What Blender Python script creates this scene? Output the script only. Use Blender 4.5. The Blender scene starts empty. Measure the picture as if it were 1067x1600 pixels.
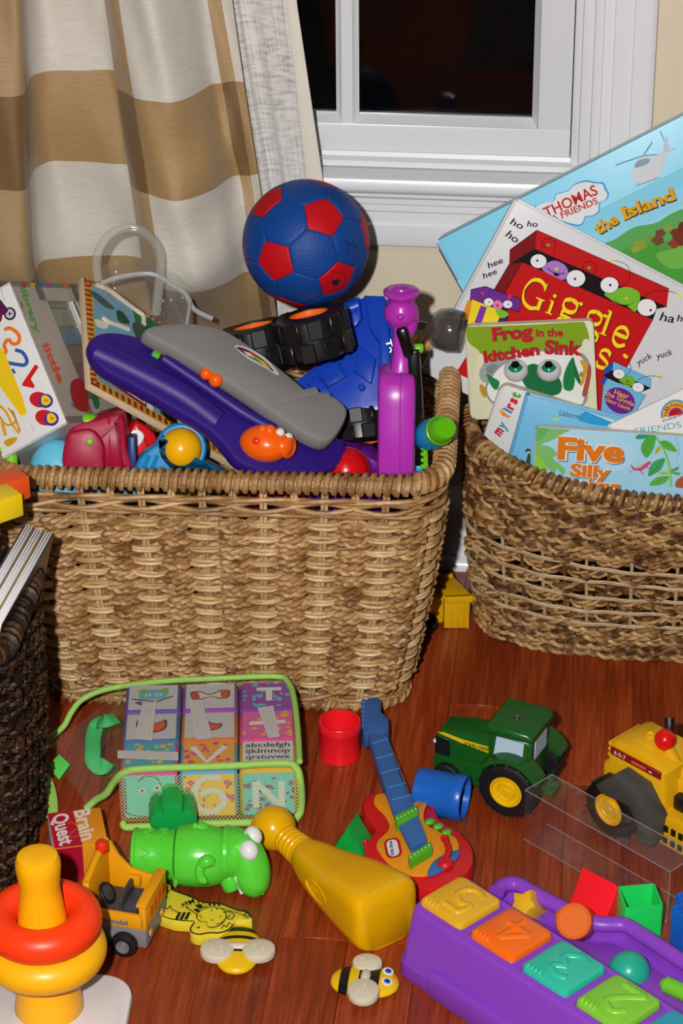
import bpy, bmesh, math, random
from mathutils import Vector, Matrix, Euler
from mathutils.geometry import tessellate_polygon
random.seed(7)
SC = bpy.context.scene
COL = SC.collection
PI = math.pi

# ------------------------------------------------------------------ camera, light, exposure
FPX, PITCH, ROLL, CAM_H, YAW = 3946.0, 28.5, -0.5, 1.6, 6.5
cam = bpy.data.cameras.new('camera')
cam.sensor_fit = 'VERTICAL'; cam.sensor_height = 24.0; cam.lens = FPX / 1600 * 24.0
cam.clip_start = 0.05
cam_ob = bpy.data.objects.new('camera', cam); COL.objects.link(cam_ob)
CAM_R = Matrix.Rotation(math.radians(90 - PITCH), 4, 'X') @ Matrix.Rotation(math.radians(ROLL), 4, 'Z')
CAM_M = Matrix.Translation((0, 0, CAM_H)) @ CAM_R
cam_ob.matrix_world = CAM_M
SC.camera = cam_ob

world = bpy.data.worlds.new('night_world'); SC.world = world
world.use_nodes = True
world.node_tree.nodes['Background'].inputs[0].default_value = (0.010, 0.010, 0.012, 1)
world.node_tree.nodes['Background'].inputs[1].default_value = 1.0

def lamp(name, kind, energy, loc, target, size, color=(1, 1, 1), sy=None):
    l = bpy.data.lights.new(name, kind); l.energy = energy; l.color = color
    if kind == 'AREA':
        l.shape = 'RECTANGLE' if sy else 'DISK'; l.size = size
        if sy: l.size_y = sy
    else: l.shadow_soft_size = size
    o = bpy.data.objects.new(name, l); COL.objects.link(o)
    d = Vector(target) - Vector(loc)
    o.matrix_world = Matrix.Translation(loc) @ d.to_track_quat('-Z', 'Y').to_matrix().to_4x4()
    return o
# the flash beside the lens (camera held upright, flash to the left) and an added warm overhead fill for the ambient light
lamp('camera_flash', 'AREA', 73.0, (-0.16, 0.03, 1.68), (0.02, 2.5, 0.15), 0.035, (1.0, 0.985, 0.965), 0.055)
lamp('overhead_fill', 'AREA', 5.0, (-0.3, 0.6, 2.45), (-0.1, 2.2, 0), 0.5, (1.0, 0.82, 0.62))

SC.view_settings.view_transform = 'Standard'
SC.view_settings.look = 'None'
SC.view_settings.exposure = 0.0
SC.view_settings.gamma = 1.0
SC.view_settings.use_curve_mapping = False
SC.render.film_transparent = False

# ------------------------------------------------------------------ measuring the photograph
CAM_C = Vector((0, 0, CAM_H)); R3 = CAM_R.to_3x3()
def ray(x, y):
    return (R3 @ Vector(((x - 533.5) / FPX, -(y - 800) / FPX, -1))).normalized()
def Pz(x, y, z=0.0):
    d = ray(x, y); return CAM_C + d * ((z - CAM_H) / d.z)
def Ppl(x, y, O, N):
    d = ray(x, y); return CAM_C + d * ((Vector(O) - CAM_C).dot(N) / d.dot(N))
def Pd(x, y, dist):
    return CAM_C + ray(x, y) * dist
def Py(x, y, wy):
    d = ray(x, y); return CAM_C + d * (wy / d.y)
def frame(O, U, V):
    """matrix with origin O, x along U, y along V made square to it, z = the normal"""
    O, U, V = Vector(O), Vector(U).normalized(), Vector(V)
    N = U.cross(V).normalized(); V = N.cross(U)
    M = Matrix((U, V, N)).transposed().to_4x4(); M.translation = O
    return M
def rotz(deg): return Matrix.Rotation(math.radians(deg), 4, 'Z')
def rotx(deg): return Matrix.Rotation(math.radians(deg), 4, 'X')
def roty(deg): return Matrix.Rotation(math.radians(deg), 4, 'Y')
def T(x=0, y=0, z=0): return Matrix.Translation((x, y, z))
def S(x=1, y=1, z=1): return Matrix.Diagonal((x, y, z, 1))
WX = Vector((math.cos(math.radians(YAW)), -math.sin(math.radians(YAW)), 0))
WN = Vector((-WX.y * -1, -WX.x, 0)); WN = Vector((-math.sin(math.radians(YAW)), -math.cos(math.radians(YAW)), 0))
P0 = Pz(715, 885) - WN * 0.014
WALL_M = frame(P0, WX, (0, 0, 1))          # local x along the wall, y up, z out into the room

# ------------------------------------------------------------------ materials
def lin(c):
    if isinstance(c, str):
        c = c.lstrip('#'); c = [int(c[i:i + 2], 16) / 255 for i in (0, 2, 4)]
    return tuple((v / 12.92 if v <= 0.04045 else ((v + 0.055) / 1.055) ** 2.4) for v in c[:3]) + (1.0,)
MATS = {}
def newmat(name):
    m = bpy.data.materials.new(name); m.use_nodes = True
    nt = m.node_tree; return m, nt, nt.nodes['Principled BSDF']
def node(nt, t, **kw):
    n = nt.nodes.new(t)
    for k, v in kw.items(): setattr(n, k, v)
    return n
def mat(name, col, rough=0.4, bump=0.0, bscale=300, var=0.05, vscale=40, metal=0.0, coat=0.0, spec=0.5, sss=0.0):
    """plain coloured stuff with slight procedural colour variation and fine relief"""
    if name in MATS: return MATS[name]
    m, nt, b = newmat(name); c = lin(col)
    tc = node(nt, 'ShaderNodeTexCoord')
    nz = node(nt, 'ShaderNodeTexNoise'); nz.inputs['Scale'].default_value = vscale; nz.inputs['Detail'].default_value = 3
    nt.links.new(tc.outputs['Object'], nz.inputs['Vector'])
    mx = node(nt, 'ShaderNodeMix', data_type='RGBA')
    mx.inputs[6].default_value = tuple(v * (1 - var) for v in c[:3]) + (1,)
    mx.inputs[7].default_value = tuple(min(1, v * (1 + var)) for v in c[:3]) + (1,)
    nt.links.new(nz.outputs['Fac'], mx.inputs[0]); nt.links.new(mx.outputs[2], b.inputs['Base Color'])
    b.inputs['Roughness'].default_value = rough; b.inputs['Metallic'].default_value = metal
    b.inputs['Specular IOR Level'].default_value = spec
    b.inputs['Coat Weight'].default_value = coat; b.inputs['Coat Roughness'].default_value = 0.08
    if sss: b.inputs['Subsurface Weight'].default_value = sss; b.inputs['Subsurface Scale'].default_value = 0.01
    if bump:
        n2 = node(nt, 'ShaderNodeTexNoise'); n2.inputs['Scale'].default_value = bscale; n2.inputs['Detail'].default_value = 2
        nt.links.new(tc.outputs['Object'], n2.inputs['Vector'])
        bp = node(nt, 'ShaderNodeBump'); bp.inputs['Strength'].default_value = bump; bp.inputs['Distance'].default_value = 0.002
        nt.links.new(n2.outputs['Fac'], bp.inputs['Height']); nt.links.new(bp.outputs['Normal'], b.inputs['Normal'])
    MATS[name] = m; return m
def plastic(name, col, rough=0.3): return mat(name, col, rough, var=0.03, spec=0.36)
def ink(col, rough=0.28):
    """printing ink on a coated board"""
    if not isinstance(col, str): col = '%02x%02x%02x' % tuple(int(v * 255) for v in col)
    return mat('ink_' + col.lstrip('#') + ('' if rough == 0.28 else '_%d' % int(rough * 100)), col, max(rough, .34), var=0.015, spec=.32)
def clear(name, tint, alpha, rough=0.08):
    """thin clear plastic film: mostly see-through with a glossy surface"""
    if name in MATS: return MATS[name]
    m, nt, b = newmat(name)
    out = nt.nodes['Material Output']
    b.inputs['Base Color'].default_value = lin(tint); b.inputs['Roughness'].default_value = rough
    tr = node(nt, 'ShaderNodeBsdfTransparent'); tr.inputs[0].default_value = (0.985, 0.985, 0.985, 1)
    gl = node(nt, 'ShaderNodeBsdfGlossy'); gl.inputs['Roughness'].default_value = rough
    lw = node(nt, 'ShaderNodeLayerWeight'); pw = node(nt, 'ShaderNodeMath', operation='POWER'); nt.links.new(lw.outputs['Facing'], pw.inputs[0]); pw.inputs[1].default_value = 4.0
    fr = node(nt, 'ShaderNodeMath', operation='MULTIPLY_ADD'); nt.links.new(pw.outputs[0], fr.inputs[0]); fr.inputs[1].default_value = .35; fr.inputs[2].default_value = .018
    nz = node(nt, 'ShaderNodeTexNoise'); nz.inputs['Scale'].default_value = 14
    tc = node(nt, 'ShaderNodeTexCoord'); nt.links.new(tc.outputs['Object'], nz.inputs['Vector'])
    bp = node(nt, 'ShaderNodeBump'); bp.inputs['Strength'].default_value = 0.25; bp.inputs['Distance'].default_value = 0.01
    nt.links.new(nz.outputs['Fac'], bp.inputs['Height']); nt.links.new(bp.outputs['Normal'], gl.inputs['Normal'])
    m1 = node(nt, 'ShaderNodeMixShader'); m1.inputs[0].default_value = alpha
    nt.links.new(tr.outputs[0], m1.inputs[1]); nt.links.new(b.outputs[0], m1.inputs[2])
    m2 = node(nt, 'ShaderNodeMixShader'); nt.links.new(fr.outputs[0], m2.inputs[0])
    nt.links.new(m1.outputs[0], m2.inputs[1]); nt.links.new(gl.outputs[0], m2.inputs[2])
    nt.links.new(m2.outputs[0], out.inputs[0])
    MATS[name] = m; return m

# ------------------------------------------------------------------ mesh geometry
class G:
    """a bag of faces with materials; shapes are added in local coordinates under a matrix"""
    def __init__(s): s.v = []; s.f = []; s.mi = []; s.mats = []; s.fl = []
    def m(s, mt):
        if mt not in s.mats: s.mats.append(mt)
        return s.mats.index(mt)
    def add(s, vf, mt, M=None, flat=False):
        v, f = vf; o = len(s.v); i = s.m(mt)
        if M is None: s.v += [tuple(p) for p in v]
        else: s.v += [tuple(M @ Vector(p)) for p in v]
        flip = M is not None and M.to_3x3().determinant() < 0
        for q in f:
            q = [a + o for a in q]
            if flip: q.reverse()
            s.f.append(q); s.mi.append(i); s.fl.append(flat)
        return s
    def mesh(s, name, sharp=40):
        me = bpy.data.meshes.new(name); me.from_pydata(s.v, [], s.f); 
        for mt in s.mats: me.materials.append(mt)
        me.polygons.foreach_set('material_index', s.mi)
        me.polygons.foreach_set('use_smooth', [not x for x in s.fl])
        me.validate(); me.update()
        if sharp is not None: me.set_sharp_from_angle(angle=math.radians(sharp))
        return me
    def obj(s, name, parent=None, M=None, sharp=40, label=None):
        return link(bpy.data.objects.new(name, s.mesh(name, sharp)), parent, M, label)
def link(o, parent=None, M=None, label=None):
    COL.objects.link(o)
    if parent is not None: o.parent = parent
    if M is not None: o.matrix_basis = M
    if label: o['label'] = label
    return o
def one(name, vf, mt, parent=None, M=None, sharp=40, label=None, gm=None):
    g = G(); g.add(vf, mt, gm); return g.obj(name, parent, M, sharp, label)
def thing(name, label, cat, M, group=None):
    o = bpy.data.objects.new(name, None); COL.objects.link(o); o.matrix_basis = M
    o.empty_display_size = 0.02
    tag(o, label, cat, group); return o
def tag(o, label, cat, group=None):
    o['label'] = label; o['category'] = cat
    if group: o['group'] = group
    return o
def structure(o): o['kind'] = 'structure'; return o

def rbox(sx, sy, sz, r=0.003, seg=2):
    """box centred at the origin with rounded edges"""
    r = min(r, sx * .499, sy * .499, sz * .499)
    bm = bmesh.new(); bmesh.ops.create_cube(bm, size=1)
    bmesh.ops.scale(bm, vec=(sx, sy, sz), verts=bm.verts)
    if r > 0: bmesh.ops.bevel(bm, geom=list(bm.edges), offset=r, segments=seg, profile=0.5, affect='EDGES')
    return bm2(bm)
def bm2(bm):
    bm.verts.index_update()
    r = ([v.co.copy() for v in bm.verts], [[v.index for v in f.verts] for f in bm.faces]); bm.free(); return r
def bx(x0, x1, y0, y1, z0, z1, r=0.0, seg=2):
    v, f = rbox(x1 - x0, y1 - y0, z1 - z0, r, seg)
    c = Vector(((x0 + x1) / 2, (y0 + y1) / 2, (z0 + z1) / 2)); return [p + c for p in v], f
def lathe(prof, n=32, a0=0.0, a1=2 * PI, closed=False):
    """revolve (r,z) round z; r=0 ends close to a point; closed joins the profile's ends (rings)"""
    v = []; f = []; full = abs(a1 - a0 - 2 * PI) < 1e-6; k = n if full else n + 1; idx = []
    for (r, z) in prof:
        if r < 1e-7: idx.append([len(v)] * k); v.append((0, 0, z))
        else:
            idx.append(list(range(len(v), len(v) + k)))
            for i in range(k):
                a = a0 + (a1 - a0) * i / n; v.append((r * math.cos(a), r * math.sin(a), z))
    m = len(prof)
    for j in range(m if closed else m - 1):
        A, B = idx[j], idx[(j + 1) % m]
        for i in range(n):
            i2 = (i + 1) % k
            q = [A[i], A[i2], B[i2], B[i]]; q2 = []
            for t in q:
                if t not in q2: q2.append(t)
            if len(q2) > 2: f.append(q2)
    return v, f
def arc(cx, cy, r, a0, a1, n):
    return [(cx + r * math.cos(math.radians(a0 + (a1 - a0) * i / n)), cy + r * math.sin(math.radians(a0 + (a1 - a0) * i / n))) for i in range(n + 1)]
def cyl(r, h, n=32, bev=0.001, r2=None):
    r2 = r if r2 is None else r2
    b = min(bev, h * .45, r * .45, r2 * .9 + 1e-6)
    return lathe([(0, 0), (r - b, 0), (r - b * .3, b * .3), (r, b), (r2, h - b), (r2 - b * .3, h - b * .3), (r2 - b, h), (0, h)], n)
def sphere(rx, ry=None, rz=None, n=24, m=14):
    ry = rx if ry is None else ry; rz = rx if rz is None else rz
    v, f = lathe([(math.sin(PI * i / m), -math.cos(PI * i / m)) for i in range(m + 1)], n)
    return [(p[0] * rx, p[1] * ry, p[2] * rz) for p in v], f
def torus(R, r, n=40, m=16, squash=1.0):
    return lathe([(R + r * math.cos(2 * PI * i / m), squash * r * math.sin(2 * PI * i / m)) for i in range(m)], n, closed=True)
def loft(rings, caps=True, closed=False):
    v = []; f = []; k = len(rings[0])
    for r in rings: v += [tuple(p) for p in r]
    n = len(rings)
    for j in range(n if closed else n - 1):
        a, b = j * k, ((j + 1) % n) * k
        for i in range(k):
            i2 = (i + 1) % k; f.append([a + i, a + i2, b + i2, b + i])
    if caps and not closed:
        f.append(list(range(k))[::-1]); f.append([(n - 1) * k + i for i in range(k)])
    return v, f
def grid(fn, nu, nv, closed_u=False):
    v = []; f = []; ku = nu if closed_u else nu + 1
    for j in range(nv + 1):
        for i in range(ku): v.append(tuple(fn(i / nu, j / nv)))
    for j in range(nv):
        for i in range(nu):
            i2 = (i + 1) % ku
            f.append([j * ku + i, j * ku + i2, (j + 1) * ku + i2, (j + 1) * ku + i])
    return v, f
def frames_along(pts, closed=False, up0=None):
    n = len(pts); P = [Vector(p) for p in pts]; Ts = []
    for i in range(n):
        a = P[(i - 1) % n] if (closed or i > 0) else P[i]; b = P[(i + 1) % n] if (closed or i < n - 1) else P[i]
        t = b - a; Ts.append(t.normalized() if t.length > 1e-9 else Vector((0, 0, 1)))
    up = Vector(up0) if up0 is not None else (Vector((0, 0, 1)) if abs(Ts[0].z) < 0.9 else Vector((1, 0, 0)))
    out = []
    for t in Ts:
        if up0 is not None: up = Vector(up0)
        s = t.cross(up)
        if s.length < 1e-6: s = t.orthogonal()
        s.normalize(); u = s.cross(t).normalized(); up = u; out.append((s, u))
    return P, out
def tube(pts, r, n=10, closed=False, caps=True, flat=1.0, up0=None):
    """tube along a path; r is one radius or one per point; flat squashes it along its 'up'"""
    P, fr = frames_along(pts, closed, up0); rings = []
    for i, (p, (s, u)) in enumerate(zip(P, fr)):
        q = r[i] if isinstance(r, (list, tuple)) else r
        rings.append([p + s * (q * math.cos(2 * PI * k / n)) + u * (q * flat * math.sin(2 * PI * k / n)) for k in range(n)])
    return loft(rings, caps, closed)
def smooth_path(pts, n=8, closed=False):
    """Catmull-Rom through the points (any dimension)"""
    P = [Vector(p) for p in pts]; m = len(P); out = []
    for i in range(m if closed else m - 1):
        if closed: a, b, c, d = P[(i - 1) % m], P[i], P[(i + 1) % m], P[(i + 2) % m]
        else: a, b, c, d = P[max(i - 1, 0)], P[i], P[i + 1], P[min(i + 2, m - 1)]
        for k in range(n):
            t = k / n
            out.append(0.5 * ((2 * b) + (c - a) * t + (2 * a - 5 * b + 4 * c - d) * t * t + (3 * b - a - 3 * c + d) * t ** 3))
    if not closed: out.append(P[-1])
    return out
def area2(p): return sum(p[i - 1][0] * p[i][1] - p[i][0] * p[i - 1][1] for i in range(len(p))) / 2
def ccw(p): return list(p) if area2(p) > 0 else list(p)[::-1]
def inset(p, d):
    """move a ccw polygon's outline inwards by d"""
    n = len(p); out = []
    for i in range(n):
        a, b, c = Vector(p[i - 1][:2]), Vector(p[i][:2]), Vector(p[(i + 1) % n][:2])
        e1 = (b - a); e2 = (c - b)
        if e1.length < 1e-9 or e2.length < 1e-9: out.append((b.x, b.y)); continue
        e1.normalize(); e2.normalize()
        n1 = Vector((-e1.y, e1.x)); n2 = Vector((-e2.y, e2.x)); k = n1 + n2
        if k.length < 1e-6: k = n1
        k.normalize(); q = b + k * (d / max(0.35, k.dot(n1))); out.append((q.x, q.y))
    return out
def prism(poly, z0, z1, bev=0.0, bev_bot=None):
    """extrude a 2D outline from z0 to z1 with rounded rims"""
    p = ccw([(q[0], q[1]) for q in poly]); bb = bev if bev_bot is None else bev_bot
    R = []
    def ring(d, z): R.append([(x, y, z) for x, y in (inset(p, d) if d > 0 else p)])
    if bb > 0: ring(bb, z0); ring(bb * .3, z0 + bb * .3)
    ring(0, z0 + bb); ring(0, z1 - bev)
    if bev > 0: ring(bev * .3, z1 - bev * .3); ring(bev, z1)
    return loft(R)
def rrect(w, h, r=0.003, n=4, cx=0.0, cy=0.0):
    r = min(r, w * .499, h * .499); o = []
    for (sx, sy, a) in ((1, 1, 0), (-1, 1, 90), (-1, -1, 180), (1, -1, 270)):
        o += arc(cx + sx * (w / 2 - r), cy + sy * (h / 2 - r), r, a, a + 90, n)
    return o
def ring_of(profile2d, outline, closed=True):
    """sweep a profile [(inward, z)] round an outline"""
    return loft([[(x, y, z) for x, y in inset(outline, d)] for d, z in profile2d], caps=False)
_TXT = {}
def text_mesh(s, bold=0.0, depth=0.0, shear=0.0):
    k = (s, bold, depth, shear)
    if k in _TXT: return _TXT[k]
    cu = bpy.data.curves.new('t', 'FONT'); cu.body = s; cu.size = 1; cu.offset = bold; cu.extrude = depth; cu.shear = shear
    cu.resolution_u = 3; cu.fill_mode = 'BOTH' if depth else 'FRONT'
    o = bpy.data.objects.new('t', cu); me = bpy.data.meshes.new_from_object(o)
    r = ([tuple(v.co) for v in me.vertices], [list(p.vertices) for p in me.polygons])
    bpy.data.objects.remove(o); bpy.data.curves.remove(cu); bpy.data.meshes.remove(me)
    _TXT[k] = r; return r
def bounds(v, i): return min(p[i] for p in v), max(p[i] for p in v)

class Art:
    """flat print on a plane: coloured shapes in layers. M is the plane's matrix in world space (x, y in the
    plane, z out of it). With px=True coordinates are read off the photograph and carried onto the plane."""
    STEP = 0.00004
    def __init__(s, M, px=True, z=0.0002, clip=None):
        s.M = M; s.Mi = M.inverted(); s.px = px; s.tr = None; s.z = z; s.g = G(); s.clip = clip
        s.O = M.translation.copy(); s.N = M.to_3x3() @ Vector((0, 0, 1))
    def uv(s, p):
        if not s.px: return (p[0], p[1])
        if s.tr: p = (s.tr[0] + p[0] / s.tr[2], s.tr[1] + p[1] / s.tr[2])
        q = s.Mi @ Ppl(p[0], p[1], s.O, s.N); return (q.x, q.y)
    def raw(s, pts, faces, col):
        s.z += s.STEP
        q = [s.uv(p) for p in pts]
        if s.clip:
            a, b, c, d = s.clip; q = [(min(max(x, a), b), min(max(y, c), d)) for x, y in q]
        fs = []
        for f in faces:
            if area2([q[i] for i in f]) < 0: f = f[::-1]
            fs.append(f)
        s.g.add(([(x, y, s.z) for x, y in q], fs), col if not isinstance(col, str) else ink(col), flat=True)
        return s
    def poly(s, pts, col): return s.raw(pts, [list(range(len(pts)))], col)
    def blob(s, pts, col, n=6): return s.poly([tuple(p) for p in smooth_path([(p[0], p[1]) for p in pts], n, True)], col)
    def ell(s, cx, cy, rx, ry, col, rot=0, n=28):
        c, d = math.cos(math.radians(rot)), math.sin(math.radians(rot)); P = []
        for i in range(n):
            a = 2 * PI * i / n; x, y = rx * math.cos(a), ry * math.sin(a); P.append((cx + x * c - y * d, cy + x * d + y * c))
        return s.poly(P, col)
    def stroke(s, pts, w, col, closed=False, sm=0, nib=None):
        """a line of width w through the points; nib=(angle, ratio) gives a broad-pen line"""
        P = [Vector((p[0], p[1])) for p in pts]
        if sm: P = [Vector((p[0], p[1])) for p in smooth_path(P, sm, closed)]
        n = len(P); L = []; fs = []
        for i in range(n):
            a = P[(i - 1) % n] if (closed or i) else P[i]; b = P[(i + 1) % n] if (closed or i < n - 1) else P[i]
            t = b - a; t = t.normalized() if t.length > 1e-9 else Vector((1, 0)); k = Vector((-t.y, t.x))
            ww = w[i] if isinstance(w, list) else w
            if nib:
                ang = math.atan2(t.y, t.x) - math.radians(nib[0]); ww = w * (nib[1] + (1 - nib[1]) * abs(math.sin(ang)))
            L += [tuple(P[i] + k * ww / 2), tuple(P[i] - k * ww / 2)]
        for i in range(n if closed else n - 1):
            j = (i + 1) % n; fs.append([2 * i, 2 * i + 1, 2 * j + 1, 2 * j])
        return s.raw(L, fs, col)
    def text(s, st, p0, p1, h, col, bold=0.02, shear=0.0, fit=True):
        """st from baseline start p0 to baseline end p1; h is the height of a capital"""
        v, f = text_mesh(st, bold, 0.0, shear)
        if not v: return s
        x0, x1 = bounds(v, 0); a, b = Vector(p0[:2]), Vector(p1[:2]); e = b - a; L = e.length; e.normalize()
        up = Vector((e.y, -e.x)) if s.px else Vector((-e.y, e.x))
        sx = L / (x1 - x0); sy = h / 0.69
        pts = [tuple(a + e * ((p[0] - x0) * sx) + up * (p[1] * sy)) for p in v]
        return s.raw(pts, [list(q) for q in f], col)
    def obj(s, name, parent=None, label=None): return s.g.obj(name, parent, None, None, label)
# ------------------------------------------------------------------ the room: floor of strip planks, wall, window, baseboard
def wood_floor_mat():
    m, nt, b = newmat('reddish_oak'); L = nt.links
    tc = node(nt, 'ShaderNodeTexCoord'); oi = node(nt, 'ShaderNodeObjectInfo')
    sc = node(nt, 'ShaderNodeVectorMath', operation='SCALE'); L.new(oi.outputs['Random'], sc.inputs['Scale']); sc.inputs[0].default_value = (37, 91, 13)
    ad = node(nt, 'ShaderNodeVectorMath', operation='ADD'); L.new(tc.outputs['Object'], ad.inputs[0]); L.new(sc.outputs[0], ad.inputs[1])
    mp = node(nt, 'ShaderNodeMapping'); mp.inputs['Scale'].default_value = (1, 0.045, 1); L.new(ad.outputs[0], mp.inputs[0])
    n1 = node(nt, 'ShaderNodeTexNoise'); n1.inputs['Scale'].default_value = 260; n1.inputs['Detail'].default_value = 6; n1.inputs['Roughness'].default_value = .65
    L.new(mp.outputs[0], n1.inputs['Vector'])
    mp2 = node(nt, 'ShaderNodeMapping'); mp2.inputs['Scale'].default_value = (1, 0.05, 1); L.new(ad.outputs[0], mp2.inputs[0])
    wv = node(nt, 'ShaderNodeTexWave', wave_type='RINGS'); wv.inputs['Scale'].default_value = 30; wv.inputs['Distortion'].default_value = 7
    wv.inputs['Detail'].default_value = 3; wv.inputs['Detail Scale'].default_value = 2.0; L.new(mp2.outputs[0], wv.inputs['Vector'])
    mx = node(nt, 'ShaderNodeMath', operation='MULTIPLY_ADD'); L.new(wv.outputs['Fac'], mx.inputs[0]); mx.inputs[1].default_value = .14; 
    ml = node(nt, 'ShaderNodeMath', operation='MULTIPLY'); L.new(n1.outputs['Fac'], ml.inputs[0]); ml.inputs[1].default_value = .85
    L.new(ml.outputs[0], mx.inputs[2])
    cr = node(nt, 'ShaderNodeValToRGB'); e = cr.color_ramp.elements
    e[0].position = .20; e[0].color = lin('#521f0a'); e[1].position = .85; e[1].color = lin('#b3552a')
    x = e.new(.5); x.color = lin('#8a3413'); L.new(mx.outputs[0], cr.inputs[0])
    hs = node(nt, 'ShaderNodeHueSaturation'); L.new(cr.outputs[0], hs.inputs['Color'])
    mr = node(nt, 'ShaderNodeMapRange'); mr.inputs['To Min'].default_value = .82; mr.inputs['To Max'].default_value = 1.15; L.new(oi.outputs['Random'], mr.inputs[0])
    L.new(mr.outputs[0], hs.inputs['Value']); L.new(hs.outputs[0], b.inputs['Base Color'])
    b.inputs['Roughness'].default_value = .33; b.inputs['Specular IOR Level'].default_value = .45
    bp = node(nt, 'ShaderNodeBump'); bp.inputs['Strength'].default_value = .12; bp.inputs['Distance'].default_value = .001
    L.new(n1.outputs['Fac'], bp.inputs['Height']); L.new(bp.outputs[0], b.inputs['Normal'])
    return m
def build_floor():
    wm = wood_floor_mat()
    M = frame(P0, WX, -WN)                       # x along the wall, y towards the wall, z up
    fl = structure(one('floor', bx(-1.5, 1.5, -3.6, 0.0, -0.03, -0.0125), mat('subfloor', '#3a2010', .8), None, M))
    W_ = 0.0705; meshes = {}
    x = -1.27; k = 0
    off = (M.inverted() @ Pz(436, 1462))         # the one clear end joint in the photo
    base = off.x - math.floor((off.x + 1.27) / W_) * W_
    rnd = random.Random(3)
    for i in range(36):
        x0 = base + i * W_
        ys = []
        y = -3.3 + rnd.random() * .5 - .3
        ctrl = abs(x0 - off.x) < 1e-4 or abs(x0 - off.x - W_) < 1e-4
        if ctrl: y = off.y - 1.1
        while y < 0:
            ln = 1.1 if ctrl else 0.55 + rnd.random() * .55
            y1 = min(y + ln, 0)
            key = round(y1 - y, 2)
            me = meshes.get(key)
            if me is None:
                g = G(); g.add(bx(0.0001, W_ - .0001, .0001, y1 - y - .0001, -.0125, 0, .00035, 1), wm); me = g.mesh('plank'); meshes[key] = me
            o = bpy.data.objects.new('plank', me); link(o, fl, T(x0, y, 0)); y = y1
    return fl
build_floor()

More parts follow.
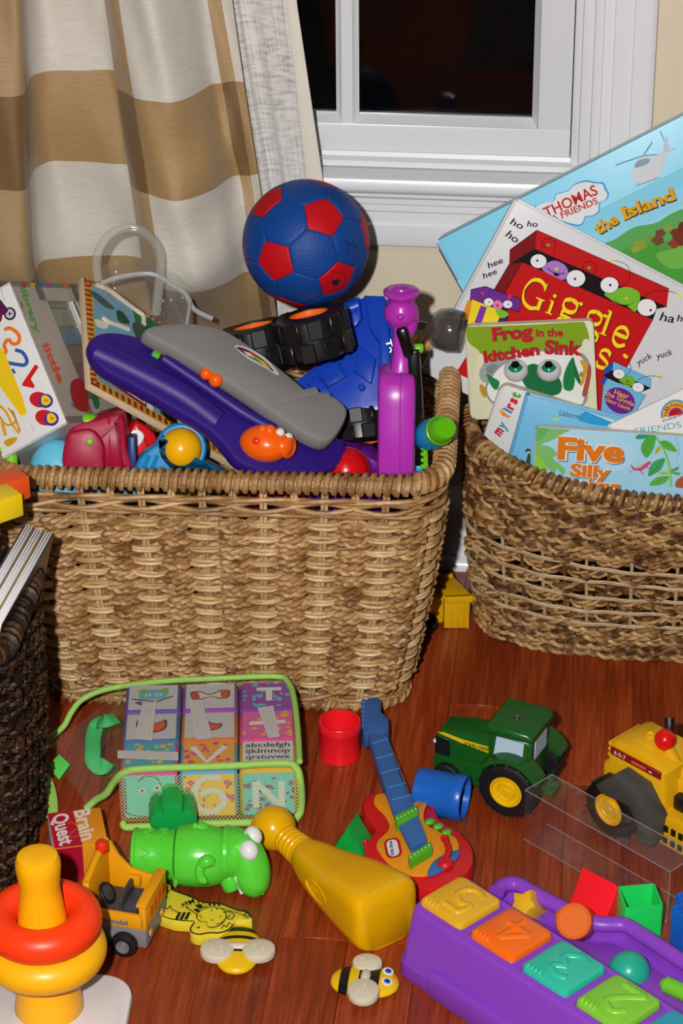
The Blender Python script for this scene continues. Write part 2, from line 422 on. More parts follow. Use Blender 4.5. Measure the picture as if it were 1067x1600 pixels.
def build_wall():
    wp = mat('cream_wall_paint', '#d3c6ae', .6, bump=.06, bscale=500, var=.02)
    wh = mat('white_trim_paint', '#dcdde2', .28, var=.01)
    sash_m = mat('white_window_vinyl', '#d4d7da', .3, var=.01)
    root = structure(bpy.data.objects.new('wall_back', None)); COL.objects.link(root); root.matrix_basis = WALL_M
    s0, s1, z0, z1 = -.62, .146, .535, 1.55       # the hole for the window
    one('wall_panel', bx(-1.5, s0, 0, 2.4, -.12, 0), wp, root)
    one('wall_panel', bx(s1, 1.5, 0, 2.4, -.12, 0), wp, root)
    one('wall_panel', bx(s0, s1, 0, z0, -.12, 0), wp, root)
    one('wall_panel', bx(s0, s1, z1, 2.4, -.12, 0), wp, root)
    # baseboard with a moulded top
    prof = [(0, 0), (.014, 0), (.014, .10), (.012, .108), (.0125, .114), (.009, .122), (.005, .126), (0, .128)]
    def sweep_x(p, a, b): return loft([[(x, y, z) for z, y in p] for x in (a, b)])
    bb = structure(one('baseboard_back', sweep_x(prof, -1.5, 1.5), wh, None, WALL_M))
    sh = [(.014, 0), (.027, 0), (.0265, .006), (.023, .012), (.018, .0155), (.014, .0165)]
    one('shoe_moulding', sweep_x(sh, -1.5, 1.5), wh, bb)
    # window
    w = structure(bpy.data.objects.new('window_1', None)); COL.objects.link(w); w.matrix_basis = WALL_M
    cprof = [(0, 0), (0, .012), (.004, .0145), (.010, .0145), (.011, .0125), (.022, .0125), (.023, .0155), (.044, .0165), (.045, .0185), (.060, .021), (.066, .0205), (.0695, .018), (.0705, 0)]
    for sgn, xs in ((1, s1), (-1, s0)):
        one('casing', loft([[(xs + sgn * a, y, b) for a, b in cprof] for y in (.530, 1.62)]), wh, w)
    # jamb lining steps in to the sash
    for sgn, xs in ((1, s1), (-1, s0)):
        one('jamb', bx(min(xs, xs - sgn * .0135), max(xs, xs - sgn * .0135), z0, z1, -.10, .004, .002), wh, w)
        one('jamb_stop', bx(min(xs - sgn * .0135, xs - sgn * .0225), max(xs - sgn * .0135, xs - sgn * .0225), z0, z1, -.10, -.004, .0015), sash_m, w)
    # sash: stiles, rail, glazing bead, muntin
    a, b = s0 + .0235, .1225; gl, gr, gb = s0 + .07, .0765, .5885
    one('sash_stile', bx(.0835, b, .549, z1, -.06, -.010, .002), sash_m, w)
    one('sash_stile', bx(a, gl - .007, .549, z1, -.06, -.010, .002), sash_m, w)
    one('sash_rail', bx(a, b, .5465, .581, -.06, -.0095, .002), sash_m, w)
    bead = mat('grey_glazing_bead', '#b9babb', .35)
    one('glazing_bead', ([(.0835, .581, -.0105), (.0835, z1, -.0105), (gr, z1, -.022), (gr, gb, -.022)], [[0, 1, 2, 3]]), sash_m, w)
    one('glazing_bead', ([(a, .581, -.0105), (b - .039, .581, -.0105), (gr, gb, -.022), (a, gb, -.022)], [[0, 1, 2, 3]]), sash_m, w)
    one('glazing_gasket', bx(gl, gr, gb - .001, gb + .0022, -.026, -.0215, .0008), mat('bright_gasket', '#c9ccd0', .2), w)
    mun = [(-.0135, -.024), (-.0135, -.017), (-.009, -.0145), (-.0065, -.0105), (.0065, -.0105), (.009, -.0145), (.0135, -.017), (.0135, -.024)]
    mx = -.1405
    one('muntin', loft([[(mx + p, y, q) for p, q in mun] for y in (.5795, z1)]), sash_m, w)
    glass, nt, bs = newmat('window_glass')
    bs.inputs['Base Color'].default_value = (.9, .95, .95, 1); bs.inputs['Roughness'].default_value = .01
    bs.inputs['Transmission Weight'].default_value = 1.0; bs.inputs['IOR'].default_value = 1.2
    one('glass_pane', bx(gl, gr, gb, z1, -.031, -.027), glass, w)
    # stool (rolled nose) and apron below it
    st = [(-.10, .533), (.020, .5315), (.030, .5315), (.036, .529), (.0385, .5235), (.0385, .518), (.036, .5125), (.031, .510), (.020, .5095), (.020, .506), (0, .506), (-.10, .506)]
    one('window_stool', sweep_x(st, s0 - .09, s1 + .09), wh, w)
    up = [(-.06, .5468), (-.0095, .5468), (-.008, .5415), (.003, .5395), (.004, .533), (-.1, .533), (-.1, .5468)]
    one('sill_cap', sweep_x(up, s0, s1), wh, w)
    ap = [(0, .507), (.024, .507), (.024, .503), (.019, .499), (.0185, .492), (.0155, .490), (.0155, .482), (.0135, .480), (.0135, .466), (.016, .464), (.0165, .443), (.0145, .4375), (.010, .436), (0, .436)]
    one('window_apron', sweep_x(ap, s0 - .07, s1 + .071), wh, w)
    # added dark slab outside that keeps the view through the glass black
    n = one('dark_backdrop_outside', bx(-2.2, 2.2, -.2, 2.4, -1.6, -1.3, .05), mat('backdrop_black', '#0a0c09', .95), None, WALL_M); n['kind'] = 'structure'
build_wall()
# ------------------------------------------------------------------ woven baskets
def strand_mat(name, cols, rough=.42, scale=26, obj_var=.25):
    """dried plant fibre: colour wanders along the strand and from strand to strand, fine lengthwise streaks"""
    m, nt, b = newmat(name); L = nt.links
    tc = node(nt, 'ShaderNodeTexCoord'); oi = node(nt, 'ShaderNodeObjectInfo')
    n1 = node(nt, 'ShaderNodeTexNoise'); n1.inputs['Scale'].default_value = scale; n1.inputs['Detail'].default_value = 4
    ad = node(nt, 'ShaderNodeVectorMath', operation='ADD'); L.new(tc.outputs['Object'], ad.inputs[0]); L.new(oi.outputs['Random'], ad.inputs[1])
    L.new(ad.outputs[0], n1.inputs['Vector'])
    ge = node(nt, 'ShaderNodeNewGeometry')
    a = node(nt, 'ShaderNodeMath', operation='MULTIPLY_ADD'); L.new(ge.outputs['Random Per Island'], a.inputs[0]); a.inputs[1].default_value = obj_var; L.new(n1.outputs['Fac'], a.inputs[2])
    s_ = node(nt, 'ShaderNodeMath', operation='SUBTRACT'); L.new(a.outputs[0], s_.inputs[0]); s_.inputs[1].default_value = obj_var / 2
    cr = node(nt, 'ShaderNodeValToRGB'); e = cr.color_ramp.elements
    e[0].position = .3; e[0].color = lin(cols[0]); e[1].position = .7; e[1].color = lin(cols[-1])
    for i, c in enumerate(cols[1:-1]): x = e.new(.3 + .4 * (i + 1) / (len(cols) - 1)); x.color = lin(c)
    L.new(s_.outputs[0], cr.inputs[0])
    n2 = node(nt, 'ShaderNodeTexNoise'); n2.inputs['Scale'].default_value = 900; n2.inputs['Detail'].default_value = 2
    mp = node(nt, 'ShaderNodeMapping'); mp.inputs['Scale'].default_value = (.15, .15, 1); L.new(tc.outputs['Object'], mp.inputs[0]); L.new(mp.outputs[0], n2.inputs['Vector'])
    mx = node(nt, 'ShaderNodeMix', data_type='RGBA', blend_type='MULTIPLY'); mx.inputs[0].default_value = .35
    L.new(cr.outputs[0], mx.inputs[6]); c2 = node(nt, 'ShaderNodeValToRGB'); c2.color_ramp.elements[0].position = .35; c2.color_ramp.elements[1].position = .6
    L.new(n2.outputs['Fac'], c2.inputs[0]); L.new(c2.outputs[0], mx.inputs[7]); L.new(mx.outputs[2], b.inputs['Base Color'])
    b.inputs['Roughness'].default_value = rough; b.inputs['Specular IOR Level'].default_value = .28
    bp = node(nt, 'ShaderNodeBump'); bp.inputs['Strength'].default_value = .5; bp.inputs['Distance'].default_value = .001
    L.new(n2.outputs['Fac'], bp.inputs['Height']); L.new(bp.outputs[0], b.inputs['Normal'])
    return m

class Outline:
    """closed outline walked by fraction 0..1 from the middle of the front edge towards +x; scaled per height"""
    def __init__(s, pts, scale):
        s.scale = scale; P = [Vector(p) for p in pts]; n = len(P)
        cum = [0]
        for i in range(n): cum.append(cum[-1] + (P[(i + 1) % n] - P[i]).length)
        s.P = P; s.cum = cum; s.L = cum[-1]
    def base(s, f):
        d = (f % 1.0) * s.L; lo, hi = 0, len(s.P)
        while hi - lo > 1:
            m = (lo + hi) // 2
            if s.cum[m] <= d: lo = m
            else: hi = m
        a, b = s.P[lo], s.P[(lo + 1) % len(s.P)]; w = s.cum[lo + 1] - s.cum[lo]
        return a.lerp(b, (d - s.cum[lo]) / w if w > 0 else 0)
    def tab(s, n):
        """n points with outward normals on the unit outline"""
        pts = [s.base(i / n) for i in range(n)]; out = []
        for i in range(n):
            t = (pts[(i + 1) % n] - pts[i - 1]).normalized(); out.append((pts[i], Vector((t.y, -t.x))))
        return out
    def at(s, pt, z):
        sx, sy = s.scale(z); return Vector((pt.x * sx, pt.y * sy, 0))
def rr_outline(a, b, r, n=10):
    p = rrect(2 * a, 2 * b, r, n)
    k = min(range(len(p)), key=lambda i: (p[i][1], abs(p[i][0] - (a - r))))   # start on the front edge
    p = [(0.0, -b)] + [q for q in p[(3 * (n + 1)):]] + p[:3 * (n + 1)]
    return p
def oval_outline(a, b, e=2.4, n=120):
    P = []
    for i in range(n):
        t = -PI / 2 + 2 * PI * i / n; c, d = math.cos(t), math.sin(t)
        P.append((a * math.copysign(abs(c) ** (2 / e), c), b * math.copysign(abs(d) ** (2 / e), d)))
    return P

def weave(ol, z, N, phase, zf=lambda x, y, z: z):
    """helper that gives strand paths at height z; u is the stake number along the way"""
    def path(n, rad, dz):
        pts = []
        for i, (p, nn) in enumerate(ol.tab(n)):
            u = i / n * N - phase
            q = ol.at(p, z); r = rad(u); h = z + dz(u); q = q + Vector((nn.x * r, nn.y * r, 0))
            pts.append((q.x, q.y, zf(q.x, q.y, h)))
        return pts
    return path
def braid(G_, ol, z, N, phase, m_, amp, w, d, sr, cyc, npts, zf, off=0.0, flat=.8, sides=6, jit=0.0, rnd=None, bias=0.0):
    """three-strand plait running round the basket"""
    ph0 = rnd.random() * 6.28 if rnd else 0
    pw = weave(ol, z, N, phase, zf)
    for k in range(3):
        ph = 2 * PI * k / 3 + ph0
        def rad(u, ph=ph):
            th = 2 * PI * cyc * u / N + ph
            c = math.cos(PI * u) + bias; c = math.copysign(min(1, abs(c)) ** .7, c)
            return off - amp * c + d * math.sin(2 * th)
        def dz(u, ph=ph):
            th = 2 * PI * cyc * u / N + ph
            return w * math.sin(th) + (jit * math.sin(u * 1.7 + ph0 * 3) if jit else 0)
        G_.add(tube(pw(npts, rad, dz), sr, sides, True, flat=flat, up0=(0, 0, 1)), m_)

def build_wrapped_rim(G_, path, core, sr, turns, m_, npt=9, flat=.75):
    P = [Vector(p) for p in path]; n = len(P)
    G_.add(tube(P, core * .9, 8, True, up0=(0, 0, 1)), m_)
    _, fr = frames_along(P, True, (0, 0, 1)); pts = []
    tot = turns * npt
    for i in range(tot):
        f = i / tot * n; a = int(f) % n; t = f - int(f); p = P[a].lerp(P[(a + 1) % n], t); s_, u_ = fr[a]
        th = 2 * PI * i / npt
        pts.append(p + s_ * (core * math.cos(th)) + u_ * (core * math.sin(th)))
    G_.add(tube(pts, sr, 6, True, flat=flat), m_)

# ---- the large light basket
B1_M = T(-.129, 2.612, 0) @ rotz(-4.0)
def build_large_basket():
    H_ = .318
    hya = strand_mat('water_hyacinth', ['#80582f', '#b08452', '#cba271'], .4, 30)
    cane = strand_mat('pale_cane', ['#b38a5a', '#d3ac78', '#e6c796'], .45, 18)
    t = thing('wicker_basket', 'large light tan rectangular wicker basket heaped with plastic toys', 'basket', B1_M)
    def sc(z):
        k = z / H_; k = k + .10 * math.sin(PI * k)
        return (.203 + (.252 - .203) * k) / .23, (.135 + (.182 - .135) * k) / .16
    ol = Outline(rr_outline(.23, .16, .045), sc)
    N = 48
    u_ev = (.052 / (2 * (.46 - .09 + .32 - .09) + 2 * PI * .045)) * N
    ph = u_ev
    rnd = random.Random(5)
    zf = lambda x, y, z: z
    zrow = [.037 + i * .0174 for i in range(14)]
    for i, z in enumerate(zrow):
        g = G(); braid(g, ol, z, N, ph, hya, 0.0070, .0047, .0030, .0047, 40, 440, zf, jit=.0014, rnd=rnd, bias=.22); g.obj('braided_row', t)
        pw = weave(ol, z + .003, N, ph); g = G()
        for dz_, th in ((.0021, .0021), (-.0021, .0019)):
            k = rnd.random() * 6
            def rad(u): c = math.cos(PI * u) + .22; return .0064 * math.copysign(min(1, abs(c)) ** .6, c)
            def dzz(u, dz_=dz_, k=k): return dz_ * (.55 + .45 * max(0, math.cos(PI * u))) + .0012 * math.sin(u * .9 + k)
            g.add(tube(pw(288, rad, dzz), th, 6, True, flat=1.25 if 1 else 1, up0=(0, 0, 1)), cane)
        g.obj('cane_row', t)
    # twined rods above and below
    for z in (.010, .020, .280, .2885, .297):
        g = G(); pw = weave(ol, z, N, ph)
        for k in (0, 1):
            g.add(tube(pw(300, lambda u, k=k: .0052 * math.cos(PI * u / 2 + PI * k) + .001, lambda u, k=k: .0036 * math.sin(PI * u / 2 + PI * k + z * 300)), .0030, 6, True, up0=(0, 0, 1)), hya)
        g.obj('twined_row', t)
    # stakes: pairs of split cane
    tab = ol.tab(N * 8)
    for i in range(N):
        f = (i + ph) / N
        p = ol.base(f); q = ol.base(f + .002); tv = (q - p).normalized(); nn = Vector((tv.y, -tv.x)); g = G()
        for s_ in (-1, 1):
            pts = []
            for j in range(9):
                z = .004 + (H_ - .012) * j / 8; a = ol.at(p, z); pts.append((a.x + tv.x * .0022 * s_, a.y + tv.y * .0022 * s_, z))
            g.add(tube(pts, .0021, 6), cane)
        g.obj('stake', t)
    # wrapped rim and plaited foot
    rp = [tuple(ol.at(p, H_) + Vector((0, 0, H_ + .002))) for p, nn in ol.tab(160)]
    g = G(); build_wrapped_rim(g, rp, .0098, .0048, 168, hya); g.obj('rim', t)
    fp = [tuple(ol.at(p, .008) + Vector((nn.x * .004, nn.y * .004, .0085))) for p, nn in ol.tab(160)]
    g = G(); build_wrapped_rim(g, fp, .0045, .0042, 120, hya); g.obj('foot_band', t)
    g = G(); g.add(prism([tuple(ol.at(p, .01))[:2] for p, nn in ol.tab(60)], .006, .012), hya); g.obj('base', t)
    return t
build_large_basket()

# ---- the oval basket of books
B2_M = T(.402, 2.652, 0) @ rotz(-6.5)
def build_oval_basket():
    H_ = .225
    sea = strand_mat('seagrass_brown', ['#53331a', '#84592f', '#a67d4d', '#bd9662'], .36, 45, .5)
    cane = strand_mat('pale_cane_line', ['#a5875f', '#c3a57c', '#cfb48d'], .5, 20)
    brown = strand_mat('brown_stake', ['#5d3e22', '#7c5732'], .5, 20)
    t = thing('oval_basket', 'oval brown seagrass basket filled with picture books', 'basket', B2_M)
    def sc(z):
        k = z / H_; b_ = math.sin(PI * min(1, max(0, k)) ** .8)
        return (.229 + .021 * k + .006 * b_) / .25, (.084 + .026 * k + .012 * b_) / .13
    ol = Outline(oval_outline(.25, .13, 2.7), sc)
    def zf(x, y, z):
        return z + .042 * (abs(x) / .25) ** 2 * max(0, z / H_) ** 2
    N = 48; rnd = random.Random(9)
    zs = [(.008 + .0128 * i) for i in range(4)] + [.152 + .0122 * i for i in range(6)]
    for z in zs:
        g = G(); braid(g, ol, z, N, 0, sea, .0012, .0055, .0034, .0058, 27, 340, zf, rnd=rnd, flat=.6, jit=.0014); g.obj('braided_row', t)
    for i, z in enumerate([.066, .0855, .105, .1245, .144]):
        g = G(); braid(g, ol, z, N, .5 * (i % 2) * 2, sea, .0055, .0042, .0026, .0042, 30, 340, zf, rnd=rnd, flat=.6, jit=.0015); g.obj('braided_row', t)
    for i, z in enumerate([.058, .0765, .0965, .1165, .1360]):
        g = G(); pw = weave(ol, z, N, 0, zf); k = rnd.random() * 6
        for s_ in (-1, 1):
            g.add(tube(pw(260, lambda u: .0068 + .0012 * math.cos(PI * u), lambda u, s_=s_: s_ * .0011 + .0014 * math.sin(u * .8 + k)), .0014, 5, True), cane)
        g.obj('cane_line', t)
    for i in range(N):
        f = i / N; p = ol.base(f); q = ol.base(f + .002); tv = (q - p).normalized(); g = G()
        pts = []
        for j in range(9):
            z = .003 + (H_ - .008) * j / 8; a = ol.at(p, z); pts.append((a.x, a.y, zf(a.x, a.y, z)))
        g.add(tube(pts, .0030, 6, flat=.7), brown if i % 2 else cane); g.obj('stake', t)
    rp = []
    for p, nn in ol.tab(140):
        a = ol.at(p, H_); rp.append((a.x, a.y, zf(a.x, a.y, H_ + .001)))
    g = G(); build_wrapped_rim(g, rp, .0078, .0044, 130, sea); g.obj('rim', t)
    g = G(); g.add(prism([tuple(ol.at(p, .01))[:2] for p, nn in ol.tab(60)], .004, .010), sea); g.obj('base', t)
build_oval_basket()

# ---- the dark basket at the left edge
B3_C = Vector((-.486, 2.208, 0)); B3_M = T(*B3_C) @ rotz(-5.5)
def build_dark_basket():
    H_ = .298
    dk = strand_mat('dark_rattan', ['#150b06', '#2e1a0e', '#553720'], .5, 40, .5)
    t = thing('dark_basket', 'dark brown rattan basket with thick board books sticking up', 'basket', B3_M)
    def sc(z):
        k = z / H_; return (.150 + .012 * k + .004 * math.sin(PI * k)) / .16, (.096 + .008 * k + .003 * math.sin(PI * k)) / .105
    ol = Outline(rr_outline(.16, .105, .04), sc); N = 32; rnd = random.Random(2); zf = lambda x, y, z: z
    z = .008
    while z < .286:
        g = G(); braid(g, ol, z, N, 0, dk, .0035 if int(z * 1000) % 2 else -.0035, .0034, .0030, .0040, 40, 320, zf, rnd=rnd, flat=.7, jit=.0012); g.obj('braided_row', t); z += .0108
    for i in range(N):
        p = ol.base(i / N); g = G()
        g.add(tube([tuple(ol.at(p, zz) + Vector((0, 0, zz))) for zz in (.003, .07, .14, .21, .29)], .003, 6), dk); g.obj('stake', t)
    rp = [tuple(ol.at(p, H_) + Vector((0, 0, H_))) for p, nn in ol.tab(120)]
    g = G(); build_wrapped_rim(g, rp, .0085, .0048, 96, dk); g.obj('rim', t)
    g = G(); g.add(prism([tuple(ol.at(p, .01))[:2] for p, nn in ol.tab(60)], .004, .010), dk); g.obj('base', t)
build_dark_basket()
# ------------------------------------------------------------------ curtains at the window
def wall_pt(x, y, dep):
    """photo pixel carried to the plane dep in front of the wall, in the wall's own axes"""
    q = WALL_M.inverted() @ Ppl(x, y, P0 + WN * dep, WN); return Vector((q.x, q.y, dep))
def silk_mat():
    m, nt, b = newmat('striped_silk'); L = nt.links
    tc = node(nt, 'ShaderNodeTexCoord'); so = node(nt, 'ShaderNodeSeparateXYZ'); L.new(tc.outputs['Object'], so.inputs[0])
    su = node(nt, 'ShaderNodeSeparateXYZ'); L.new(tc.outputs['UV'], su.inputs[0])
    def inside(sock, ranges):
        tot = None
        for a, c in ranges:
            g1 = node(nt, 'ShaderNodeMath', operation='GREATER_THAN'); L.new(sock, g1.inputs[0]); g1.inputs[1].default_value = a
            g2 = node(nt, 'ShaderNodeMath', operation='LESS_THAN'); L.new(sock, g2.inputs[0]); g2.inputs[1].default_value = c
            g3 = node(nt, 'ShaderNodeMath', operation='MULTIPLY'); L.new(g1.outputs[0], g3.inputs[0]); L.new(g2.outputs[0], g3.inputs[1])
            if tot is None: tot = g3
            else:
                g4 = node(nt, 'ShaderNodeMath', operation='ADD'); L.new(tot.outputs[0], g4.inputs[0]); L.new(g3.outputs[0], g4.inputs[1]); tot = g4
        return tot.outputs[0]
    hb = inside(so.outputs['Y'], HBANDS); vb = inside(su.outputs['X'], VBANDS)
    mp = node(nt, 'ShaderNodeMapping'); mp.inputs['Scale'].default_value = (.35, 300, 1); L.new(tc.outputs['UV'], mp.inputs[0])
    n1 = node(nt, 'ShaderNodeTexNoise'); n1.inputs['Scale'].default_value = 3.0; n1.inputs['Detail'].default_value = 5; n1.inputs['Roughness'].default_value = .7
    L.new(mp.outputs[0], n1.inputs['Vector'])
    def mixc(f, a, c):
        x = node(nt, 'ShaderNodeMix', data_type='RGBA'); L.new(f, x.inputs[0])
        for i, v in ((6, a), (7, c)):
            if isinstance(v, str): x.inputs[i].default_value = lin(v)
            else: L.new(v, x.inputs[i])
        return x.outputs[2]
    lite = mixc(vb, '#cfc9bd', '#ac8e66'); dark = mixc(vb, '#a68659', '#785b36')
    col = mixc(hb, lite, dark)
    x = node(nt, 'ShaderNodeMix', data_type='RGBA', blend_type='MULTIPLY'); x.inputs[0].default_value = .42
    cr = node(nt, 'ShaderNodeValToRGB'); cr.color_ramp.elements[0].position = .3; cr.color_ramp.elements[0].color = (.55, .55, .55, 1); cr.color_ramp.elements[1].position = .6
    L.new(n1.outputs['Fac'], cr.inputs[0]); L.new(col, x.inputs[6]); L.new(cr.outputs[0], x.inputs[7]); L.new(x.outputs[2], b.inputs['Base Color'])
    b.inputs['Roughness'].default_value = .38; b.inputs['Sheen Weight'].default_value = .15; b.inputs['Specular IOR Level'].default_value = .45
    bp = node(nt, 'ShaderNodeBump'); bp.inputs['Strength'].default_value = .45; bp.inputs['Distance'].default_value = .0015
    L.new(n1.outputs['Fac'], bp.inputs['Height']); L.new(bp.outputs[0], b.inputs['Normal'])
    return m
def cloth_grid(cols, ztop, zbot, nv, fold=None, sub=6):
    """cols: (u, x at y=0, x at y=270, depth above, depth below); gives points in wall axes and a u per vertex"""
    base = []
    for (u, xa, xb, d0, d1) in cols:
        a = wall_pt(xa, 0, d0); b = wall_pt(xb, 270, d1); base.append((u, a, b))
    rows = []; us = None
    for j in range(nv + 1):
        z = ztop + (zbot - ztop) * j / nv; pts = []
        for (u, a, b) in base:
            t = (z - a.y) / (b.y - a.y); tc = min(t, 1.55)
            x = a.x + (b.x - a.x) * tc if t > 0 else a.x + (b.x - a.x) * t * .6
            d = a.z + (b.z - a.z) * min(max(t, 0), 1.2)
            pts.append(Vector((u, x, d)))
        sp = smooth_path(pts, sub); us = [p[0] for p in sp]
        rows.append([Vector((p[1], z, p[2])) if fold is None else fold(Vector((p[1], z, p[2])), p[0]) for p in sp])
    k = len(us); v = [tuple(p) for r in rows for p in r]; f = []
    for j in range(nv):
        for i in range(k - 1): f.append([j * k + i, (j + 1) * k + i, (j + 1) * k + i + 1, j * k + i + 1])
    return v, f, us, k
def set_uv(me, fn):
    uv = me.uv_layers.new(name='UVMap')
    for lp in me.loops: uv.data[lp.index].uv = fn(lp.vertex_index, me.vertices[lp.vertex_index].co)
zb = lambda x, y, d: wall_pt(x, y, d).y
HBANDS = [(zb(240, 306, .150), zb(240, 158, .150)), (zb(330, 436, .10) - .105, zb(330, 436, .10)), (zb(240, 158, .15) + .13, zb(240, 158, .15) + .235)]
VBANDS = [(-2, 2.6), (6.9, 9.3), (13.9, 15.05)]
def build_curtains():
    cols = [(0, -150, -160, .13, .13), (1, -20, -20, .145, .145), (2, 24, 34, .15, .145), (2.6, 36, 47, .12, .105), (3, 42, 56, .085, .075), (4, 62, 80, .06, .055), (5, 100, 117, .055, .05),
            (6, 138, 168, .052, .047), (6.7, 160, 197, .050, .048), (7, 169, 208, .060, .060), (7.6, 166, 204, .085, .09), (8, 163, 203, .105, .115), (9, 178, 220, .128, .14), (10, 206, 246, .14, .155),
            (11, 240, 282, .145, .155), (12, 280, 325, .115, .125), (13, 308, 354, .085, .09), (14, 324, 374, .082, .080), (15, 345, 390, .080, .077), (16, 362, 402, .076, .074)]
    def fold(p, u):
        low = min(1, max(0, (.46 - p.y) / .16))                      # behind the basket the cloth is squeezed to the wall
        w = .004 * math.sin(38 * p.x + 21 * p.y + 1.3 * u) * math.sin(9 * p.y + u) + .009 * math.sin(55 * (p.x * .7 - p.y)) * math.exp(-((u - 12.5) / 2) ** 2) * min(1, max(0, (.70 - p.y) / .12)) + .007 * math.sin(34 * (p.x + p.y * .8) + .6) * math.exp(-((u - 5) / 1.3) ** 2)
        d = p.z + w
        q = min(1, max(0, (.20 - p.y) / .06)); dl = (.020 + .004 * math.sin(u * 1.2)) * (1 - q) + .040 * q
        k = low * low * (3 - 2 * low)
        return Vector((p.x, p.y, d * (1 - k) + dl * k))
    v, f, us, k = cloth_grid(cols, 1.25, .02, 70, fold)
    g = G(); g.add((v, f), silk_mat()); me = g.mesh('striped_curtain', None)
    n = len(us)
    set_uv(me, lambda i, co: (us[i % k], co.y))
    o = link(bpy.data.objects.new('striped_curtain', me), None, WALL_M)
    md = o.modifiers.new('thickness', 'SOLIDIFY'); md.thickness = .0012; md.offset = 0
    tag(o, 'heavy silk curtain in cream and gold bands hanging left of the window', 'curtain')
    # sheer
    m, nt, b = newmat('sheer_linen'); L = nt.links
    tc = node(nt, 'ShaderNodeTexCoord'); out = nt.nodes['Material Output']
    fac = None
    for sc_, rg in (((40, 6, 1), .5), ((3, 260, 1), .5)):
        mp = node(nt, 'ShaderNodeMapping'); mp.inputs['Scale'].default_value = sc_; L.new(tc.outputs['UV'], mp.inputs[0])
        nz = node(nt, 'ShaderNodeTexNoise'); nz.inputs['Scale'].default_value = .8; nz.inputs['Detail'].default_value = 3; L.new(mp.outputs[0], nz.inputs['Vector'])
        if fac is None: fac = nz.outputs['Fac']
        else:
            ad = node(nt, 'ShaderNodeMath', operation='ADD'); L.new(fac, ad.inputs[0]); L.new(nz.outputs['Fac'], ad.inputs[1]); fac = ad.outputs[0]
    mr = node(nt, 'ShaderNodeMapRange'); L.new(fac, mr.inputs[0]); mr.inputs['From Min'].default_value = .72; mr.inputs['From Max'].default_value = 1.1
    mr.inputs['To Min'].default_value = .46; mr.inputs['To Max'].default_value = .97
    tr = node(nt, 'ShaderNodeBsdfTransparent'); mx = node(nt, 'ShaderNodeMixShader')
    b.inputs['Base Color'].default_value = lin('#d6d3cf'); b.inputs['Roughness'].default_value = .8
    L.new(mr.outputs[0], mx.inputs[0]); L.new(tr.outputs[0], mx.inputs[1]); L.new(b.outputs[0], mx.inputs[2]); L.new(mx.outputs[0], out.inputs[0])
    hem = mat('sheer_hem', '#d8d3c6', .8, bump=.2, bscale=700)
    cols = [(0, 300, 352, .054, .050), (1, 345, 392, .050, .049), (2, 366, 410, .056, .055), (2.5, 376, 421, .049, .048), (3, 392, 436, .049, .048), (4, 408, 446, .054, .054), (5, 428, 462, .050, .049), (6, 447, 478, .053, .052)]
    def low(p, u): 
        k = min(1, max(0, (.50 - p.y) / .1)); q = min(1, max(0, (.20 - p.y) / .06)); return Vector((p.x, p.y, p.z * (1 - k) + (.008 * (1 - q) + .031 * q) * k))
    v, f, us, k = cloth_grid(cols, 1.25, .03, 60, low); g = G(); g.add((v, f), m); me = g.mesh('sheer_curtain', None)
    set_uv(me, lambda i, co: (us[i % k] * .35, co.y))
    o = link(bpy.data.objects.new('sheer_curtain', me), None, WALL_M)
    tag(o, 'white see-through linen curtain with a sewn hem beside the dark window pane', 'curtain')
    cols = [(6, 447, 478, .053, .052), (6.5, 455, 490, .0545, .0535), (7, 463, 503, .053, .052)]
    v, f, us, k = cloth_grid(cols, 1.25, .03, 60, low); g = G(); g.add((v, f), hem)
    h = g.obj('hem', o, None, None); md = h.modifiers.new('thickness', 'SOLIDIFY'); md.thickness = .001; md.offset = 0
build_curtains()
# ------------------------------------------------------------------ toys heaped in the large basket
CX, CY, CZ = (R3 @ Vector((1, 0, 0))), (R3 @ Vector((0, 1, 0))), (R3 @ Vector((0, 0, 1)))   # right, up, towards the viewer
def view_dir(r, u, t): return (CX * r + CY * u + CZ * t)
def axes_px(a, b, c=None):
    """true directions and lengths (in pixels) of two or three square edges from their run in the photograph (x right, y down)"""
    ab = a[0] * b[0] + a[1] * b[1]
    ac = a[0] * c[0] + a[1] * c[1]; bc = b[0] * c[0] + b[1] * c[1]
    da = math.sqrt(abs(ab * ac / bc)); db = -ab / da; dc = -ac / da
    return [Vector((p[0], -p[1], d)) for p, d in ((a, da), (b, db), (c, dc))]
def cam2world(v): return R3 @ Vector(v)

